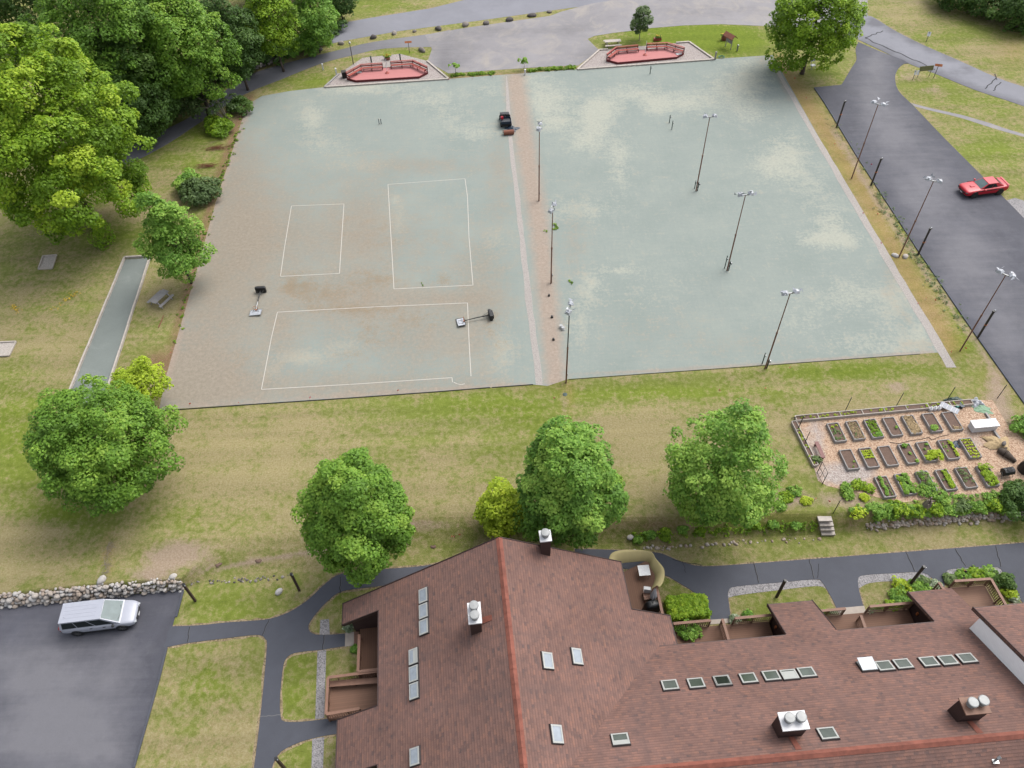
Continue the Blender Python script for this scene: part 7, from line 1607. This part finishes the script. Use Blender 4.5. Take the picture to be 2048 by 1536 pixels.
cover_patch('grass_tufts', 'uncut grass strip between the two red decks', [((905, 151), (990, 147), 2.2, 60, .2, .2), ((1058, 142), (1150, 136), 2.2, 90, .22, .25)], 'yellowgreen', 18, .1, 64, (.2, .3))
cover_patch('wildflowers', 'yellow dandelions scattered in two drifts on the left lawn', [((28, 612), (34, 622), 4, 26, .1, .05), ((128, 602), (156, 585), 4, 30, .1, .05), ((110, 615), (125, 608), 5, 10, .1, .05)], None, 5, .05, 65, mat=MAT['yellow'])
cover_patch('weeds', 'small weed tufts growing on the worn middle strip of the courts', [((1109, 447), (1113, 460), 3, 14, .12, .05), ((1090, 462), (1096, 466), 3, 5, .1, .05), ((1140, 563), (1144, 567), 2, 7, .1, .05), ((838, 569), (850, 572), 3, 4, .08, .04)], 'yellowgreen', 9, .07, 66, (.15, .3))
cover_patch('weeds', 'dry weeds and leaf litter along the left edge of the left court', [((484, 240), (430, 400), 4, 60, .14, .12), ((425, 420), (345, 690), 4, 50, .12, .1)], 'yellowgreen', 12, .08, 67, (.1, .3))
# ------------------------------------------------------------------ furniture of the corner deck and its cream screen
zd = -.55
sc = curve([(1222, 1128), (1231, 1112), (1262, 1106), (1300, 1106), (1310, 1120), (1321, 1140), (1318, 1160), (1313, 1172)], 5); out = [at(p, .95) for p in sc]; cdk = at((1270, 1160), .95); m = MB(); V = []; uv = []
n = len(out); dacc = 0
for i, p in enumerate(out):
    d = (cdk - p).normalized(); d.z = 0; bulge = .12 * math.sin(i / (n - 1) * math.pi * 3)
    V += [p - d * (.22 + bulge), p - d * .02 + Vector((0, 0, .12)), p + d * .34 + Vector((0, 0, -.75)), p + d * .3 + Vector((0, 0, -.75)) ]
F = []
for i in range(n - 1):
    a = i * 4; F += [(a, a + 4, a + 5, a + 1), (a + 1, a + 5, a + 6, a + 2)]
for i, p in enumerate(out): pass
m.add(V, F)
for i in range(n):
    for k in range(4): m.uv[i * 4 + k] = (i * .16, k * .4)
tagged(m.build('privacy_screen', MAT['cream'], smooth=True), 'cream fabric privacy screen draped round the corner deck rail', 'screen')
t = thing('patio_table', 'square white topped patio table at the screened corner deck', 'table', at((1286, 1150), zd), .05); MB().box((0, 0, .72), (.78, .78, .03)).build('tabletop', MAT['film'], t, bevel=.01); m = MB()
for i in (-1, 1):
    m.box((0, i * .39, .715), (.82, .04, .05)); m.box((i * .39, 0, .715), (.04, .74, .05))
m.build('rim', MAT['metal'], t)
for i in (-1, 1):
    for j in (-1, 1): MB().tube((i * .34, j * .34, 0), (i * .34, j * .34, .7), .02, .02, 8).build('leg', MAT['metal'], t)
t = thing('patio_chair', 'white patio chair on the corner deck beside the closed parasol', 'chair', at((1293, 1185), zd), 1.4); MB().box((0, 0, .43), (.5, .5, .05)).build('seat', MAT['white'], t, bevel=.02); MB().box((-.25, 0, .72), (.05, .5, .55)).build('backrest', MAT['white'], t, bevel=.02)
for i in (-1, 1):
    for j in (-1, 1): MB().tube((i * .22, j * .22, 0), (i * .2, j * .2, .42), .02, .02, 8).build('leg', MAT['white'], t)
t = thing('side_table', 'low wooden side table beside the closed parasol', 'table', at((1294, 1196), zd), .1); m = MB()
for k in range(4): m.box((0, -.24 + .16 * k, .45), (.62, .15, .03))
m.build('tabletop', MAT['railcap'], t)
for i in (-1, 1):
    for j in (-1, 1): MB().box((i * .27, j * .27, .22), (.05, .05, .44)).build('leg', MAT['railcap'], t)
t = thing('closed_parasol', 'closed white parasol standing at the corner deck rail', 'parasol', at((1304, 1203), zd)); MB().tube((0, 0, 0), (0, 0, 2.1), .022, .022, 10).build('pole', MAT['brownpost'], t); m = MB(); prof = []
V = []; F = []; nn = 16
for zz, rr in ((.75, .2), (1.1, .17), (1.6, .1), (2.0, .03)):
    for k in range(nn): an = 6.283 * k / nn; q = rr * (1 + .35 * (k % 2)); V.append((math.cos(an) * q, math.sin(an) * q, zz + (.05 if k % 2 else 0)))
for i in range(3):
    for k in range(nn): F.append((i * nn + k, i * nn + (k + 1) % nn, (i + 1) * nn + (k + 1) % nn, (i + 1) * nn + k))
MB().add(V, F).build('canopy', MAT['white'], t); MB().lathe([(.26, 0), (.26, .06), (.05, .12)], 20).build('base', MAT['black'], t)
t = thing('covered_grill', 'barbecue under a black cover at the near end of the corner deck', 'grill', at((1302, 1220), zd), .3); V = []; F = []; nn = 20
for zz, a, b in ((.05, .62, .36), (.4, .56, .32), (.8, .55, .31), (1.0, .42, .28), (1.12, .3, .2), (1.14, .05, .04)):
    for k in range(nn):
        an = 6.283 * k / nn; cx = abs(math.cos(an)) ** .5 * math.copysign(1, math.cos(an)); cy = abs(math.sin(an)) ** .5 * math.copysign(1, math.sin(an)); f = 1 + .05 * math.sin(an * 5 + zz * 3); V.append((cx * a * f, cy * b * f, zz))
for i in range(5):
    for k in range(nn): F.append((i * nn + k, i * nn + (k + 1) % nn, (i + 1) * nn + (k + 1) % nn, (i + 1) * nn + k))
MB().add(V, F).build('cover', MAT['black'], t, smooth=True)
for s in (-1, 1): MB().tube((s * .42, -.1, .08), (s * .42, .1, .08), .08, .08, 12).build('wheel', MAT['tyre'], t)
# small odds on the lawn
t = thing('valve_box', 'round green valve box lid in the bare strip at the court corner', 'lid', atg((1130, 789))); MB().lathe([(.2, 0), (.2, .03), (.12, .045)], 18).build('lid', MAT['greenpaint'], t); MB().box((0, 0, .05), (.12, .03, .02)).build('handle', MAT['black'], t)
for px, lab in (((436, 1128), 'dark soil hole dug near the middle of the bare strip'), ((516, 1120), 'dark soil hole dug nearer the dense maple'), ((866, 1092), 'dark soil hole beside the roof edge')):
    q = atg(px); V = [(0, 0, .01)]; nn = 14; rg = random.Random(int(px[0]))
    for k in range(nn): an = 6.283 * k / nn; r = .17 * rg.uniform(.8, 1.2); V.append((math.cos(an) * r, math.sin(an) * r * .8, .035))
    for k in range(nn): an = 6.283 * k / nn; r = .27 * rg.uniform(.8, 1.2); V.append((math.cos(an) * r, math.sin(an) * r * .8, -.02))
    F = [(0, 1 + k, 1 + (k + 1) % nn) for k in range(nn)] + [(1 + k, 1 + nn + k, 1 + nn + (k + 1) % nn, 1 + (k + 1) % nn) for k in range(nn)]
    o = MB().add(V, F).build('soil_hole', MAT['soil']); o.location = q; tagged(o, lab, 'soil hole')
m = MB(); rg = random.Random(3)
for k in range(55):
    s = rg.random(); q = atg((222 - s * 14 + rg.gauss(0, 3), 1085 + s * 68 + rg.gauss(0, 2)), .03); an = rg.uniform(0, 3.1); L = rg.uniform(.15, .5); d = Vector((math.cos(an), math.sin(an), .08)) * L; m.tube(q - d, q + d, .01, .006, 5)
tagged(m.build('brush_heap', MAT['palebark']), 'thin line of brown twigs on the lawn below the broad maple', 'brush heap')
